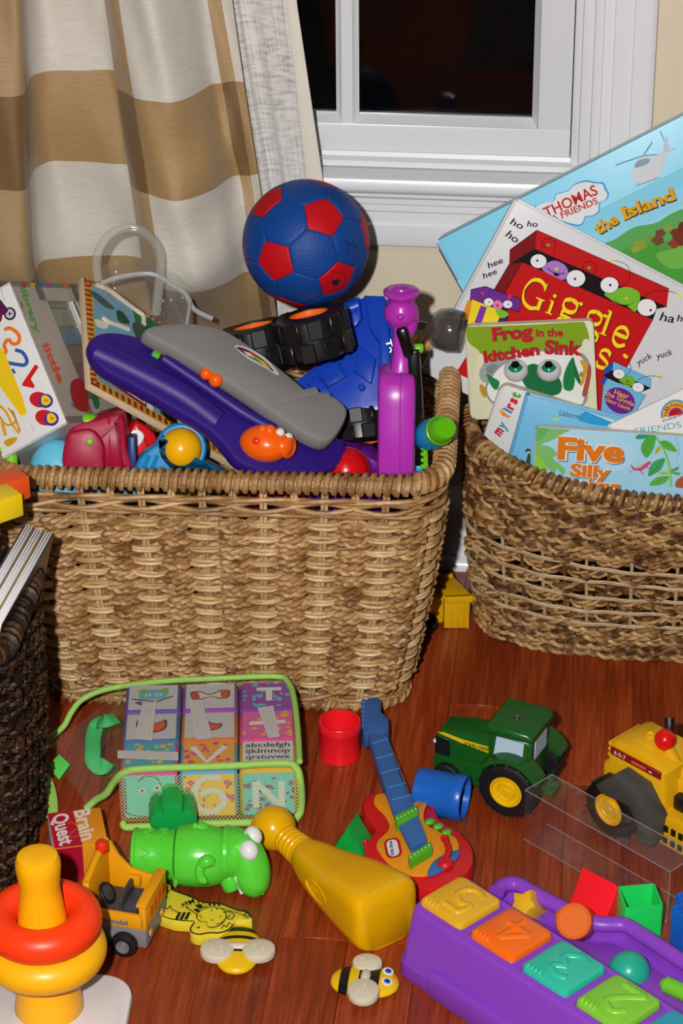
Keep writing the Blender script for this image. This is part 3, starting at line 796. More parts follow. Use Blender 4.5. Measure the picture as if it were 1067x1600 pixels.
def build_ball():
    blue = mat('ball_blue_leather', '#0c3f8a', .5, bump=.35, bscale=420, var=.04, spec=.25)
    red = mat('ball_red_leather', '#b80c18', .5, bump=.3, bscale=420, var=.04, spec=.2)
    seam = mat('ball_seam', '#0a2f66', .6)
    c = Py(478, 380, 2.655); R = 99.0 / FPX * (c - CAM_C).length
    A = view_dir(.293, .333, .896).normalized(); B = view_dir(-.485, -.374, .79)
    B = (B - A * B.dot(A)).normalized()
    # icosahedron with one vertex on A and a neighbour towards B
    C2 = A.cross(B); vs = [A]
    for i in range(5):
        a = 2 * PI * i / 5; h = B * math.cos(a) + C2 * math.sin(a); vs.append(A * .4472136 + h * .8944272)
    for i in range(5):
        a = 2 * PI * (i + .5) / 5; h = B * math.cos(a) + C2 * math.sin(a); vs.append(A * -.4472136 + h * .8944272)
    vs.append(-A)
    nb = [[j for j in range(12) if j != i and (vs[i] - vs[j]).length < 1.1] for i in range(12)]
    faces = []
    for i in range(12): faces.append((vs[i], [vs[i].lerp(vs[j], 1 / 3) for j in nb[i]], red, 'pentagon_panel'))
    for i in range(12):
        for j in nb[i]:
            for k in nb[j]:
                if i < j < k and k in nb[i]:
                    tri = (i, j, k)
                    faces.append(((vs[i] + vs[j] + vs[k]) / 3, [vs[p].lerp(vs[q], 1 / 3) for p in tri for q in tri if p != q], blue, 'hexagon_panel'))
    t = thing('soccer_ball', 'blue soccer ball with red pentagons resting on the toy truck wheels', 'ball', T(*c))
    core = G(); core.add(sphere(R * .985, n=32, m=20), seam); core.obj('bladder', t)
    for cn, pl, m_, nm in faces:
        cn = cn.normalized(); e1 = cn.orthogonal().normalized(); e2 = cn.cross(e1)
        pl = sorted(pl, key=lambda p: math.atan2(p.dot(e2), p.dot(e1))); n = len(pl); sub = 5; ringp = []
        for i in range(n):
            for k in range(sub): ringp.append(pl[i].lerp(pl[(i + 1) % n], k / sub))
        v = [tuple(cn * R)]; f = []; kk = len(ringp)
        prof = [(.3, 1), (.6, 1), (.85, 1), (.95, .9985), (.985, .993), (.995, .984)]
        for tt, rr in prof:
            for p in ringp: v.append(tuple(cn.lerp(p, tt).normalized() * R * rr))
        for i in range(kk): f.append([0, 1 + i, 1 + (i + 1) % kk])
        for q in range(len(prof) - 1):
            for i in range(kk):
                a, b_ = 1 + q * kk + i, 1 + q * kk + (i + 1) % kk; f.append([a, a + kk, b_ + kk, b_])
        g = G(); g.add((v, f), m_); g.obj(nm, t, None, 60)
    # valve patch and a stamped mark printed on the leather
    def on(x, y): 
        d = ray(x, y); oc = CAM_C - c; b = oc.dot(d); disc = b * b - oc.dot(oc) + (R * 1.0015) ** 2
        return T(*(-c)) @ (CAM_C + d * (-b - math.sqrt(max(disc, 0))))
    blk = ink('#12131c', .6); dk = ink('#6e0a14', .6)
    q = on(524, 440); g = G(); Mv = frame(q, q.cross(Vector((0, 0, 1))).normalized() * -1, Vector((0, 0, 1)))
    g.add(lathe([(.0048, 0), (.0046, .0004), (0, .0008)], 20), blk, Mv); g.obj('valve', t)
    g = G(); [g.add(tube([on(*a), on(*b)], .0006, 5), dk) for a, b in (((510, 446), (521, 424)), ((521, 424), (540, 428)), ((540, 428), (537, 448)), ((537, 448), (517, 456)))]; g.obj('valve_print', t)
    g = G(); [g.add(tube([on(*a), on(*b)], .0006, 5), blk) for a, b in (((541, 373), (544, 398)), ((544, 380), (549, 384)), ((552, 376), (553, 390)), ((555, 384), (560, 386)))]; g.obj('stamp', t)
    return c, R
BALL_C, BALL_R = build_ball()

def knobby_wheel(g_t, parent, M, r, w, hubr, tyre, hub, lugs=10, hubname='hub', label=None):
    """fat toy tyre with blocky lugs round the z axis of M; the hub dish faces +z"""
    g = G(); prof = [(hubr, -w / 2), (r * .80, -w / 2), (r * .93, -w * .42), (r * .95, -w * .2), (r * .95, w * .2), (r * .93, w * .42), (r * .80, w / 2), (hubr, w / 2)]
    g.add(lathe(prof, 40, closed=True), tyre)
    for i in range(lugs):
        a = 2 * PI * i / lugs
        for s_ in (-1, 1):
            aa = a + (.5 if s_ > 0 else 0) * 2 * PI / lugs
            g.add(rbox(r * .10, r * 2 * PI / lugs * .62, w * .46, r * .03, 1), tyre, Matrix.Rotation(aa, 4, 'Z') @ T(r * .955, 0, s_ * w * .25))
    ty = g.obj('tyre', parent, M)
    h = G(); h.add(lathe([(0, w * .30), (hubr * .35, w * .30), (hubr * .42, w * .36), (hubr * .55, w * .30), (hubr * .9, w * .36), (hubr, w * .47), (hubr * 1.04, w * .45), (hubr * 1.04, -w * .45), (0, -w * .45)], 32), hub)
    h.obj(hubname, ty, None, 40, label)
    return ty

def build_truck():
    blue = plastic('truck_blue', '#143fb0', .32); tyre = mat('black_tyre_plastic', '#0d0d0e', .38); org = plastic('truck_hub_orange', '#e8661c', .35)
    wht = ink('#e8e8e8')
    # underside of the truck faces the viewer; axes: x across the image, y up the image
    O = Py(545, 590, 2.60)
    U = view_dir(.90, .42, .05); V = view_dir(-.42, .86, -.30)
    M = frame(O, U, V)
    t = thing('toy_truck', 'blue toy truck tipped over showing its underside and big black wheels', 'toy', M)
    px = lambda x, y: tuple((M.inverted() @ Ppl(x, y, O, M.to_3x3() @ Vector((0, 0, 1))))[:2])
    P = lambda L: [px(*q) for q in L]
    g = G()
    out = P([(452, 600), (500, 560), (538, 520), (540, 470), (570, 460), (600, 462), (612, 470), (618, 540), (612, 610), (600, 640), (560, 640), (540, 648), (500, 628)])
    g.add(prism(out, -.055, -.004, .005), blue)
    g.obj('chassis', t)
    g = G()   # ribs and pockets moulded into the underside
    g.add(prism(P([(545, 470), (562, 466), (566, 500), (556, 512), (545, 508)]), -.004, .006, .002), blue)
    g.add(prism(P([(570, 465), (602, 466), (612, 540), (606, 600), (592, 600), (594, 540), (580, 520)]), -.004, .010, .003), blue)
    g.add(prism(P([(500, 580), (530, 566), (540, 590), (512, 606)]), -.004, .004, .002), blue)
    g.add(prism(P([(560, 540), (588, 560), (580, 600), (552, 580)]), -.004, .003, .002), blue)
    g.add(prism(P([(480, 600), (498, 588), (520, 618), (504, 624)]), -.004, .005, .002), blue)
    for (x, y) in ((547, 545), (492, 592), (565, 605), (605, 512), (520, 540)):
        a = px(x, y); g.add(lathe([(.004, -.004), (.004, .004), (.0025, .004), (.0025, -.002), (0, -.002)], 16), blue, T(a[0], a[1], 0))
    for k in range(5):
        a = px(512 + k * 4, 598 - k * 2.2); g.add(rbox(.0008, .009, .002, .0003, 1), blue, T(a[0], a[1], .005) @ rotz(20))
    g.obj('underbody_ribs', t)
    # axle housings
    g = G(); a, b_ = px(400, 548), px(560, 478); g.add(tube([(a[0], a[1], .008), (b_[0], b_[1], .002)], .009, 12), blue)
    g.obj('axle', t)
    # wheels: axle runs up-left in the picture
    def wheel(x, y, z, axis, r, w):
        c = Py(x, y, z); A = view_dir(*axis).normalized(); e = A.orthogonal().normalized()
        Mw = Matrix((e, A.cross(e), A)).transposed().to_4x4(); Mw.translation = c
        knobby_wheel(None, t, M.inverted() @ Mw, r, w, r * .52, tyre, org)
    wheel(489, 522, 2.575, (-.21, .905, .27), .043, .049)
    wheel(402, 538, 2.64, (-.20, .90, .20), .046, .046)
    wheel(563, 668, 2.595, (.14, -.95, .1), .040, .038)
    # lettering on the body side at the right
    ar = Art(T(0, 0, 0) @ frame(M @ Vector((*px(605, 540), .0105)), view_dir(.16, -.98, 0), view_dir(.98, .16, .1)))
    ar.text('To', (602, 532), (607, 552), 9, wht, .03)
    g = ar.g; g.obj('lettering', t, M.inverted() @ ar.M)
    return t
build_truck()
def px_local(M, dx=0, dy=0, s=1.0):
    """reader of photo (or crop) pixels on the plane of M, as local x, y"""
    Mi = M.inverted(); O = M.translation.copy(); N = M.to_3x3() @ Vector((0, 0, 1))
    def f(L, z=0.0):
        Oz = O + N.normalized() * z; r = []
        for (x, y) in L:
            q = Mi @ Ppl(dx + x / s, dy + y / s, Oz, N); r.append((q.x, q.y))
        return r
    return f
def sm2(p, n=5): return [(q.x, q.y) for q in smooth_path([(a, b) for a, b in p], n, True)]

# ---- purple and grey play keyboard lying across the heap
def build_keyboard():
    N = Vector((.35, -.45, .82)).normalized(); O = Py(450, 720, 2.455)
    U = Vector((.80, -.28, -.5)); U = (U - N * U.dot(N)).normalized(); M = frame(O, U, N.cross(U))
    pur = plastic('deep_purple_plastic', '#2c1274', .48); gry = mat('light_grey_plastic', '#7f7c7a', .5, var=.02); org = plastic('bright_orange_plastic', '#f2600d', .25)
    t = thing('play_keyboard', 'purple toy keyboard with closed grey lid and orange fish button', 'toy', M)
    f = px_local(M)
    body = sm2(f([(139, 545), (146, 524), (172, 517), (208, 522), (260, 540), (330, 580), (420, 620), (500, 668), (540, 690), (538, 716), (508, 738), (465, 744), (415, 738), (372, 720), (348, 692), (322, 668), (262, 632), (205, 600), (158, 574)], -.004), 4)
    one('body', prism(body, -.026, -.004, .006, .010), pur, t)
    # long handle bulge on the near side
    hp = f([(152, 541), (215, 571), (290, 611), (345, 652)]); rr = [.020, .021, .020, .018]
    pth = smooth_path([(x, y, -.012) for x, y in hp], 6); one('handle_grip', tube(pth, [.0145 + .0015 * math.sin(i / len(pth) * PI) for i in range(len(pth))], 16), pur, t)
    hp = f([(255, 560), (320, 604), (380, 645), (430, 672)]); one('side_ridge', tube(smooth_path([(x, y, .000) for x, y in hp], 6), .007, 12), pur, t)
    g = G()                                                    # speaker dimples on the rounded end
    for i in range(4):
        for j in range(4):
            q = f([(172 + i * 9 + j * 3, 524 + j * 6 + i * 3)])[0]; g.add(lathe([(.0016, .002), (.0011, .0028), (.0007, .002), (0, .0016)], 10), pur, T(q[0], q[1], -.0035))
    g.obj('speaker_dimples', t)
    lid = sm2(f([(226, 519), (240, 507), (300, 503), (343, 511), (370, 524), (420, 559), (466, 596), (482, 608), (512, 612), (540, 632), (543, 650), (528, 678), (510, 690), (484, 682), (452, 662), (380, 612), (300, 562), (250, 535)], .020), 5)
    lo = one('lid', prism(lid, .001, .020, .006, .003), gry, t)
    q = f([(420, 628), (420, 633), (546, 648), (546, 643)], .021)
    one('lid_ridge', prism(f([(421, 622), (430, 634), (500, 616), (492, 605)], .020), .0195, .0212, .0006), gry, lo)
    # flash badge
    ar = Art(M @ T(0, 0, .0205)); 
    ar.blob([(366, 541), (385, 543), (415, 560), (434, 582), (432, 586), (412, 574), (386, 560)], '#b9b7b8')
    ar.blob([(369, 543), (385, 546), (412, 563), (428, 581), (410, 570), (386, 556)], '#2c2a33')
    ar.poly([(376, 546), (398, 553), (406, 562), (388, 557)], '#b3242c'); ar.poly([(395, 556), (412, 565), (424, 578), (408, 569)], '#d8a21c'); ar.poly([(386, 553), (396, 556), (414, 572), (404, 567)], '#2c8a3c'); ar.poly([(380, 549), (390, 552), (399, 560), (386, 555)], '#c8c4c0')
    ar.g.obj('badge', lo, T(0, 0, .0205))
    # coloured key strip glimpsed under the lid
    g = G(); ks = [(238, 551), (250, 558), (270, 571), (296, 589), (316, 603), (336, 617), (358, 632), (381, 646)]
    kc = ['#58b335', '#202020', '#c9a92a', '#202020', '#c9a92a', '#202020', '#a58c20']
    for i, c in enumerate(kc):
        a, b_ = f([ks[i], ks[i + 1]], -.001); d = Vector(b_) - Vector(a)
        g.add(rbox(d.length * .95, .007, .005, .001, 1), plastic('key_' + c.strip('#'), c, .4), T((a[0] + b_[0]) / 2, (a[1] + b_[1]) / 2, -.001) @ Matrix.Rotation(math.atan2(d.y, d.x), 4, 'Z'))
    g.obj('keys', t)
    # dumbbell catch
    a, b_ = f([(322, 584), (337, 594)], .012); g = G()
    g.add(tube([(a[0], a[1], .012), ((a[0] + b_[0]) / 2, (a[1] + b_[1]) / 2, .012), (b_[0], b_[1], .012)], [.005, .004, .005], 12), org)
    g.add(sphere(.0072, n=14, m=10), org, T(a[0], a[1], .012)); g.add(sphere(.0082, n=14, m=10), org, T(b_[0], b_[1], .012)); g.obj('catch', t)
    # orange fish
    c = f([(417, 691)], .004)[0]; e = view_dir(1, -.15, .2); Mf = frame(Vector((c[0], c[1], 0)), M.inverted().to_3x3() @ e, M.inverted().to_3x3() @ view_dir(.15, 1, .45))
    g = G(); g.add(sphere(.0285, .0205, .022, 28, 18), org, T(0, .002, .004)); g.add(sphere(.012, .013, .013, 18, 12), org, T(.021, .004, .008))
    g.add(torus(.009, .0035, 24, 10), org, T(.028, .003, .008) @ roty(70)); g.add(sphere(.007, n=14, m=10), org, T(.006, .020, .009)); g.add(sphere(.005, n=14, m=10), org, T(-.002, .021, .010))
    fo = g.obj('fish_button', t, Mf)
    one('nose_dot', sphere(.0042, .0042, .0022, 14, 8), plastic('fish_red', '#e4311b', .3), fo, T(-.005, .012, .0235) @ rotx(-25))
    g = G(); ey = plastic('soft_white_plastic', '#d9d8d4', .35); g.add(sphere(.0052, n=14, m=10), ey, T(.017, .0185, .006)); g.add(sphere(.0052, n=14, m=10), ey, T(.026, .0135, .004)); g.obj('fish_eye', fo)
build_keyboard()

# ---- wooden farm puzzle board
def build_puzzle():
    a = view_dir(-28, 180, -165).normalized(); b = view_dir(262, -145, -202); b = (b - a * a.dot(b)).normalized()
    O = Py(140, 601, 2.503); M = frame(O, b, a)                   # x along the bottom edge, y up the left edge
    f = px_local(M); W_ = f([(400, 746)])[0][0] + .02; Hh = f([(110, 421)])[0][1]
    wood = mat('pale_puzzle_wood', '#cdb796', .55, bump=.1, var=.08, vscale=60)
    t = thing('puzzle_board', 'wooden farm peg puzzle board with checkered border tilted behind the keyboard', 'puzzle', M)
    one('board', bx(0, W_, 0, Hh, -.009, 0, .0015), wood, t)
    ar = Art(M, clip=(.0015, W_ - .0015, .0015, Hh - .0015)); ar.px = False
    bw = .0105
    ar.poly([(0, 0), (W_, 0), (W_, Hh), (0, Hh)], '#c9a63a')
    n = 22
    for i in range(n): y = Hh * i / n; ar.poly([(0, y), (bw, y + .003), (bw, y + .0035 + Hh / n / 2), (0, y + Hh / n / 2)], '#a3271f')
    n = 30
    for i in range(n):
        x = W_ * i / n
        for y0 in (0, Hh - bw): ar.poly([(x, y0), (x + W_ / n / 2, y0), (x + W_ / n / 2, y0 + bw), (x, y0 + bw)], '#a3271f')
    ar.poly([(bw, bw), (W_ - bw, bw), (W_ - bw, Hh - bw), (bw, Hh - bw)], '#6fa0b8')
    ar.poly([(.10, bw), (W_ - bw, bw), (W_ - bw, Hh - bw), (.07, Hh - bw), (.075, Hh * .75), (.095, Hh * .55), (.09, Hh * .4)], '#1f6a3c')
    ar.blob([(.07, Hh * .8), (.09, Hh * .86), (.10, Hh * .74), (.085, Hh * .62), (.07, Hh * .7)], '#3b4f45')
    ar.px = True
    def C(L): return [(x / 2.964, 340 + y / 2.964) for x, y in L]
    ar.poly(C([(462, 670), (660, 800), (668, 890), (480, 760)]), '#8e1b20'); ar.poly(C([(490, 700), (537, 735), (540, 755), (494, 722)]), '#e8e4da'); ar.poly(C([(496, 708), (530, 735), (533, 748), (498, 722)]), '#141414')
    ar.poly(C([(570, 748), (655, 802), (662, 872), (578, 816)]), '#e8e4da'); ar.poly(C([(576, 758), (648, 806), (654, 862), (584, 812)]), '#141414')
    ar.poly(C([(665, 800), (690, 815), (700, 905), (672, 890)]), '#e8e4da')
    ar.blob(C([(735, 860), (800, 890), (840, 950), (790, 960), (745, 920)]), '#121212'); ar.blob(C([(800, 920), (850, 950), (880, 1000), (830, 980)]), '#dcd8cc'); ar.blob(C([(845, 960), (890, 990), (895, 1030), (860, 1010)]), '#1a1a1a')
    ar.blob(C([(480, 720), (466, 690), (470, 740), (500, 770)]), '#4f3b22')
    ar.blob(C([(400, 350), (440, 360), (520, 430), (470, 420)]), '#46584e'); ar.blob(C([(430, 480), (490, 500), (480, 525), (440, 515)]), '#d9d3c5'); ar.blob(C([(530, 440), (560, 450), (590, 500), (540, 490)]), '#274a38')
    ar.obj('picture', t)
    # pegs: two long wooden grip bars
    for L, r in (([(438, 322), (500, 350), (560, 395), (620, 440), (652, 465), (655, 505)], .0032), ([(462, 472), (490, 492), (540, 510), (585, 528)], .0030)):
        q = f(C(L)); one('peg_bar', tube(smooth_path([(x, y, .004) for x, y in q], 4), r, 8), plastic('ivory_peg', '#cfc6b4', .4), t)
build_puzzle()

# ---- boxed set of first board books
def build_book_box():
    A, B, Cc = axes_px((94, 223), (92, -12), (-100, 50))
    O = Py(107, 661, 2.475); k = (O - CAM_C).length / FPX
    a = cam2world(A); b = cam2world(B); b = (b - a * a.dot(b) / a.dot(a)); c = a.cross(b).normalized()
    if c.dot(cam2world(Cc)) < 0: c = -c
    h = a.length * k; d = b.length * k; w = .125
    a = -a.normalized(); b = b.normalized()                      # a: up the edge, b: along the side face, c: along the front face to the left
    M = frame(O, -c, a)                                          # front face: x to the right along -c; normal towards the viewer
    Ms = frame(O, b, a)
    wht = mat('white_box_card', '#dcdad8', .3, var=.01); gry = mat('printed_box_side', '#a79d93', .3, var=.03)
    t = thing('book_box', 'white slipcase of small board books printed with colourful numbers', 'book box', M)
    nz = -1 if (M.to_3x3() @ Vector((0, 0, -1))).dot(b) > 0 else 1
    g = G(); g.add(bx(-w, 0, 0, h, min(0, nz * .003), max(0, nz * .003), .0008), wht); g.obj('front_panel', t)
    Mi = M.inverted() @ Ms
    g = G()
    fs = px_local(Ms, 0, 340, 2.964)
    win = fs([(135, 360), (285, 345), (372, 690), (385, 860), (340, 850), (300, 690)])
    for (x0, x1, y0, y1) in ((0, d, 0, .008), (0, d, h - .006, h)): g.add(bx(x0, x1, y0, y1, -.002, 0), gry)
    g.add(bx(0, d * .40, 0, h, -.002, 0), gry); g.add(bx(d * .82, d, 0, h, -.002, 0), gry); g.add(bx(d * .3, d * .9, h * .87, h, -.002, 0), gry); g.add(bx(d * .3, d * .9, 0, h * .16, -.002, 0), gry)
    g.obj('side_panel', t, Mi)
    g = G(); g.add(bx(d * .38, d * .84, h * .14, h * .88, -.0012, -.0006), clear('box_window_film', '#bbbbbb', .12)); g.obj('window_film', t, Mi)
    # little books seen through the window
    cols = ['#6f7d62', '#8b8a62', '#4e7288', '#84543a', '#7d1f22', '#64352a', '#3c2f33']
    n = len(cols)
    for i, c_ in enumerate(cols):
        y0 = h * .03 + (h * .94) * (n - 1 - i) / n
        one('small_book', bx(d * .08, d * .95, y0 + .0006, y0 + h * .94 / n - .0006, -.10, -.006, .001, 1), mat('spine_' + c_.strip('#'), c_, .4), t, Mi)
    g = G(); g.add(bx(-w, 0, h - .002, h, min(0, nz * .11), max(0, nz * .11)), wht); g.add(bx(-w, 0, 0, .002, min(0, nz * .11), max(0, nz * .11)), wht); g.add(bx(-w, 0, 0, h, nz * .11 - .001, nz * .11 + .001), wht); g.obj('case', t)
    # front print (read off the photograph)
    ar = Art(M, clip=(-w + .001, -.001, .001, h - .001)); q = lambda L: [(x / 2.964, 340 + y / 2.964) for x, y in L]
    def S_(L, wd, col): ar.stroke(q(L), wd / 2.964, col, sm=5)
    S_([(20, 520), (48, 512), (85, 540), (88, 575), (60, 585), (40, 560)], 17, '#e5721c'); S_([(38, 562), (20, 590), (28, 620), (10, 640)], 17, '#e5721c')
    S_([(70, 612), (105, 625), (125, 660), (115, 682), (80, 680), (35, 672)], 17, '#2d5ca8')
    S_([(58, 700), (70, 722)], 12, '#2d5ca8')
    ar.stroke(q([(172, 685), (112, 775)]), 7, '#cf2027'); ar.stroke(q([(105, 770), (160, 782)]), 6, '#cf2027'); ar.stroke(q([(130, 742), (150, 776)]), 6, '#cf2027')
    ar.poly(q([(0, 600), (20, 620), (105, 830), (126, 905), (100, 920), (55, 860), (0, 780)]), '#e9c11d')
    for (cx, cy) in ((195, 843), (222, 926)):
        ar.ell(*q([(cx - 12, cy)])[0], 46 / 2.964, 36 / 2.964, '#c4242c', 15); ar.ell(*q([(cx + 18, cy + 6)])[0], 34 / 2.964, 33 / 2.964, '#3a3a9a'); ar.blob(q([(cx, cy - 15), (cx + 25, cy - 18), (cx + 42, cy + 8), (cx + 22, cy + 26), (cx, cy + 18)]), '#f0c421'); ar.ell(*q([(cx + 20, cy + 4)])[0], 9 / 2.964, 8 / 2.964, '#d98a1a')
    S_([(0, 870), (30, 900), (55, 950), (90, 1000)], 12, '#d9a21b'); S_([(0, 920), (35, 960), (75, 940), (40, 880)], 8, '#c28a14'); S_([(10, 940), (28, 1010)], 16, '#d9a21b'); ar.blob(q([(20, 1040), (45, 1022), (82, 1018), (70, 1040), (40, 1060)]), '#c9951a'); S_([(60, 890), (95, 990)], 8, '#b98312')
    ar.ell(*q([(48, 445)])[0], 28 / 2.964, 30 / 2.964, '#191522'); ar.ell(*q([(48, 445)])[0], 20 / 2.964, 22 / 2.964, '#b9b4be'); ar.ell(*q([(48, 445)])[0], 6 / 2.964, 6 / 2.964, '#191522')
    ar.blob(q([(0, 380), (20, 400), (40, 430), (20, 450), (0, 440)]), '#5a1a4a'); ar.blob(q([(0, 440), (14, 450), (8, 480), (0, 480)]), '#7d1840')
    for (x0, y0, x1, y1) in ((6, 325, 22, 385), (148, 955, 160, 990), (60, 985, 72, 1000)): ar.stroke(q([(x0, y0), (x1, y1)]), 2 / 2.964, '#8a8a8a')
    ar.obj('front_print', t)
    # side print: slanted coloured words
    br = Art(Ms, clip=(.001, d - .001, .001, h - .001)); 
    br.text('library', q([(90, 320)])[0], q([(165, 540)])[0], 9, '#4f9c3a', .04)
    br.text('little', q([(195, 590)])[0], q([(272, 770)])[0], 10, '#d4502a', .04); br.text('my', q([(322, 800)])[0], q([(352, 900)])[0], 12, '#3c78a8', .04)
    for i, c_ in enumerate(('#a33a3a', '#c9a02c', '#3f5f9c', '#8a4a8a', '#4f8a4a', '#c86a2a')):
        x = 95 + i * 38; br.blob(q([(x, 285 - i), (x + 16, 280), (x + 30, 310), (x + 12, 325)]), c_)
    br.blob(q([(85, 400), (100, 395), (105, 420), (92, 425)]), '#c0392f'); br.blob(q([(325, 770), (380, 755), (410, 890), (345, 880)]), '#9c2a2a'); br.blob(q([(420, 820), (440, 815), (460, 870), (440, 885)]), '#3a6a3c')
    br.g.obj('side_print', t, Mi)
build_book_box()

# ---- clear vinyl bag with a hose handle
def build_vinyl_bag():
    cl = clear('bag_vinyl', '#bfbcb6', .08, .1); tubem = clear('clear_hose', '#bdb8ad', .3, .12); wht = clear('white_piping', '#b9babe', .5, .3)
    O = Py(240, 490, 2.672); M = frame(O, Vector((1, 0, 0)), Vector((0, .12, .99))); f = px_local(M, 0, 340, 2.964)
    t = thing('vinyl_bag', 'clear vinyl bag with a looped hose handle standing at the basket back', 'bag', M)
    pts = smooth_path([(x, y, 0) for x, y in f([(455, 290), (450, 180), (500, 90), (570, 52), (640, 55), (700, 95), (740, 160), (745, 240), (735, 330), (722, 450)])], 6)
    one('handle', tube(pts, .0056, 14, flat=.6), tubem, t)
    pts = smooth_path([(x, y, .004) for x, y in f([(470, 300), (540, 275), (640, 258), (720, 262), (800, 310), (860, 350), (900, 420), (985, 465)])], 6)
    one('piping', tube(pts, .003, 10, flat=.5), wht, t)
    tl = f([(470, 295), (800, 305), (890, 370), (880, 520), (480, 560)])
    def surf(u, v):
        top = Vector(tl[0]).lerp(Vector(tl[2]), u); bot = Vector(tl[4]).lerp(Vector(tl[3]), u); p = top.lerp(bot, v)
        return (p.x, p.y + .02 * (1 - v) * math.sin(PI * u), .012 * math.sin(5 * u + 3 * v) + .006 * math.sin(17 * u - 5 * v))
    one('front_panel', grid(surf, 24, 14), cl, t)
    one('back_panel', grid(lambda u, v: tuple(Vector(surf(u, v)) + Vector((0, .012 * (1 - v), -.028))), 24, 14), cl, t)
    def surf2(u, v): a = Vector(surf(u, 0)); return tuple(a + Vector((0, .012 * v + .004 * math.sin(9 * u), -.028 * v)))
    one('top_panel', grid(surf2, 24, 6), cl, t)
    pts = [(x, y, .012) for x, y in f([(885, 365), (875, 430), (865, 490)])]; one('seam', tube(pts, .002, 8), wht, t)
build_vinyl_bag()

# ---- magenta, red and blue toys at the front left
def build_front_left():
    mag = plastic('magenta_plastic', '#a20836', .42); lb = plastic('pale_blue_dome', '#68c0dd', .3); lim = plastic('lime_plastic', '#7ac21e', .35); nav = plastic('navy_plastic', '#142a68', .4)
    wht = plastic('white_plastic', '#e4e4e4', .3)
    O = Py(150, 740, 2.478); M = frame(O, Vector((1, 0, 0)), Vector((0, .3, .95))); f = px_local(M, 0, 340, 2.964)
    t = thing('play_backpack', 'crimson rounded plastic toy with a lime dot and pale blue dome', 'toy', M)
    out = sm2(f([(298, 1190), (300, 1090), (312, 1000), (345, 955), (440, 930), (545, 905), (580, 940), (594, 1060), (596, 1190)]), 5)
    one('shell', prism(out, -.055, 0, .012, .006), mag, t)
    p2 = sm2(f([(300, 1190), (305, 1020), (350, 985), (430, 980), (480, 1040), (486, 1120), (470, 1190)]), 5); one('pocket', prism(p2, -.004, .007, .006), mag, t)
    c = f([(418, 1034)])[0]; one('dot', lathe([(.0042, 0), (.0042, .0015), (.003, .003), (0, .0034)], 18), lim, t, T(c[0], c[1], .0055))
    g = G()
    for x in (515, 560): q = f([(x, 1190), (x - 12, 930)]); g.add(tube([(q[0][0], q[0][1], .0005), (q[1][0], q[1][1], -.002)], .0014, 8), mag)
    g.obj('seam_rib', t)
    c = f([(238, 1150)])[0]; one('dome', sphere(.032, .038, .028, 28, 18), lb, t, T(c[0] + .004, c[1] - .012, -.022))
    c = f([(610, 1120)])[0]; one('side_fin', rbox(.010, .05, .05, .003), nav, t, T(c[0], c[1], -.03))
    q = f([(395, 950)])[0]; one('top_trim', sphere(.016, .008, .012, 18, 10), lim, t, T(q[0], q[1], -.018))
    # red toy with a white oval
    O = Py(235, 705, 2.515); M = frame(O, Vector((1, .25, 0)), Vector((0, .35, .94))); f = px_local(M, 0, 340, 2.964)
    t = thing('red_play_shape', 'red plastic toy with a white oval patch beside the crimson toy', 'toy', M)
    out = sm2(f([(606, 1120), (600, 1000), (640, 945), (720, 1000), (748, 1080), (730, 1150)]), 4); one('body', prism(out, -.04, 0, .008), plastic('toy_red', '#d0121c', .3), t)
    out = sm2(f([(600, 1030), (612, 990), (645, 985), (668, 1015), (640, 1060), (608, 1066)], .002), 4); one('oval_patch', prism(out, -.001, .0018, .0008), wht, t)
    # blue toy with yellow roller ball
    O = Py(290, 735, 2.468); M = frame(O, Vector((1, .05, 0)), Vector((0, .35, .94))); f = px_local(M, 0, 340, 2.964)
    bl = plastic('sky_blue_plastic', '#1183bd', .33)
    t = thing('roller_toy', 'sky blue plastic toy with a big yellow roller ball', 'toy', M)
    out = sm2(f([(628, 1185), (640, 1120), (690, 1070), (738, 1040), (745, 1018), (760, 1020), (770, 1100), (850, 1165), (920, 1130), (1000, 1160), (1040, 1200), (900, 1225), (700, 1225)]), 4)
    one('body', prism(out, -.05, 0, .006), bl, t)
    c = f([(838, 1078)])[0]; one('roller_ball', sphere(.0235, n=28, m=18), plastic('warm_yellow', '#efae0c', .25), t, T(c[0], c[1], -.016))
    one('socket_ring', torus(.0245, .004, 36, 10), bl, t, T(c[0], c[1], -.020) @ rotx(-12))
    for s_ in (0, 1): q = f([(655 + 40 * s_, 1180), (690 + 40 * s_, 1100)]); one('rib', tube([(q[0][0], q[0][1], .0015), (q[1][0], q[1][1], .001)], .002, 8), bl, t)
    # lime handle, red ball
    O = Py(16, 720, 2.50); M = frame(O, Vector((1, 0, 0)), Vector((0, .35, .94))); f = px_local(M, 0, 340, 2.964)
    pts = smooth_path([(x, y, 0) for x, y in f([(-40, 1095), (0, 1080), (35, 1085), (52, 1110), (48, 1180), (45, 1260)])], 6)
    o = one('loop_toy', tube(pts, .0075, 14), lim, None, M); tag(o, 'lime green plastic loop handle poking up below the book slipcase', 'toy')
    c = Py(541, 735, 2.50); R = .026
    t = thing('red_ball', 'small red plastic ball under the purple keyboard end', 'ball', T(*c)); one('ball', sphere(R, n=32, m=20), plastic('ball_red_plastic', '#cc0f14', .25), t); one('moulding_seam', torus(R, .0005, 48, 6), plastic('ball_red_plastic', '#cc0f14', .25), t, rotx(70))
build_front_left()

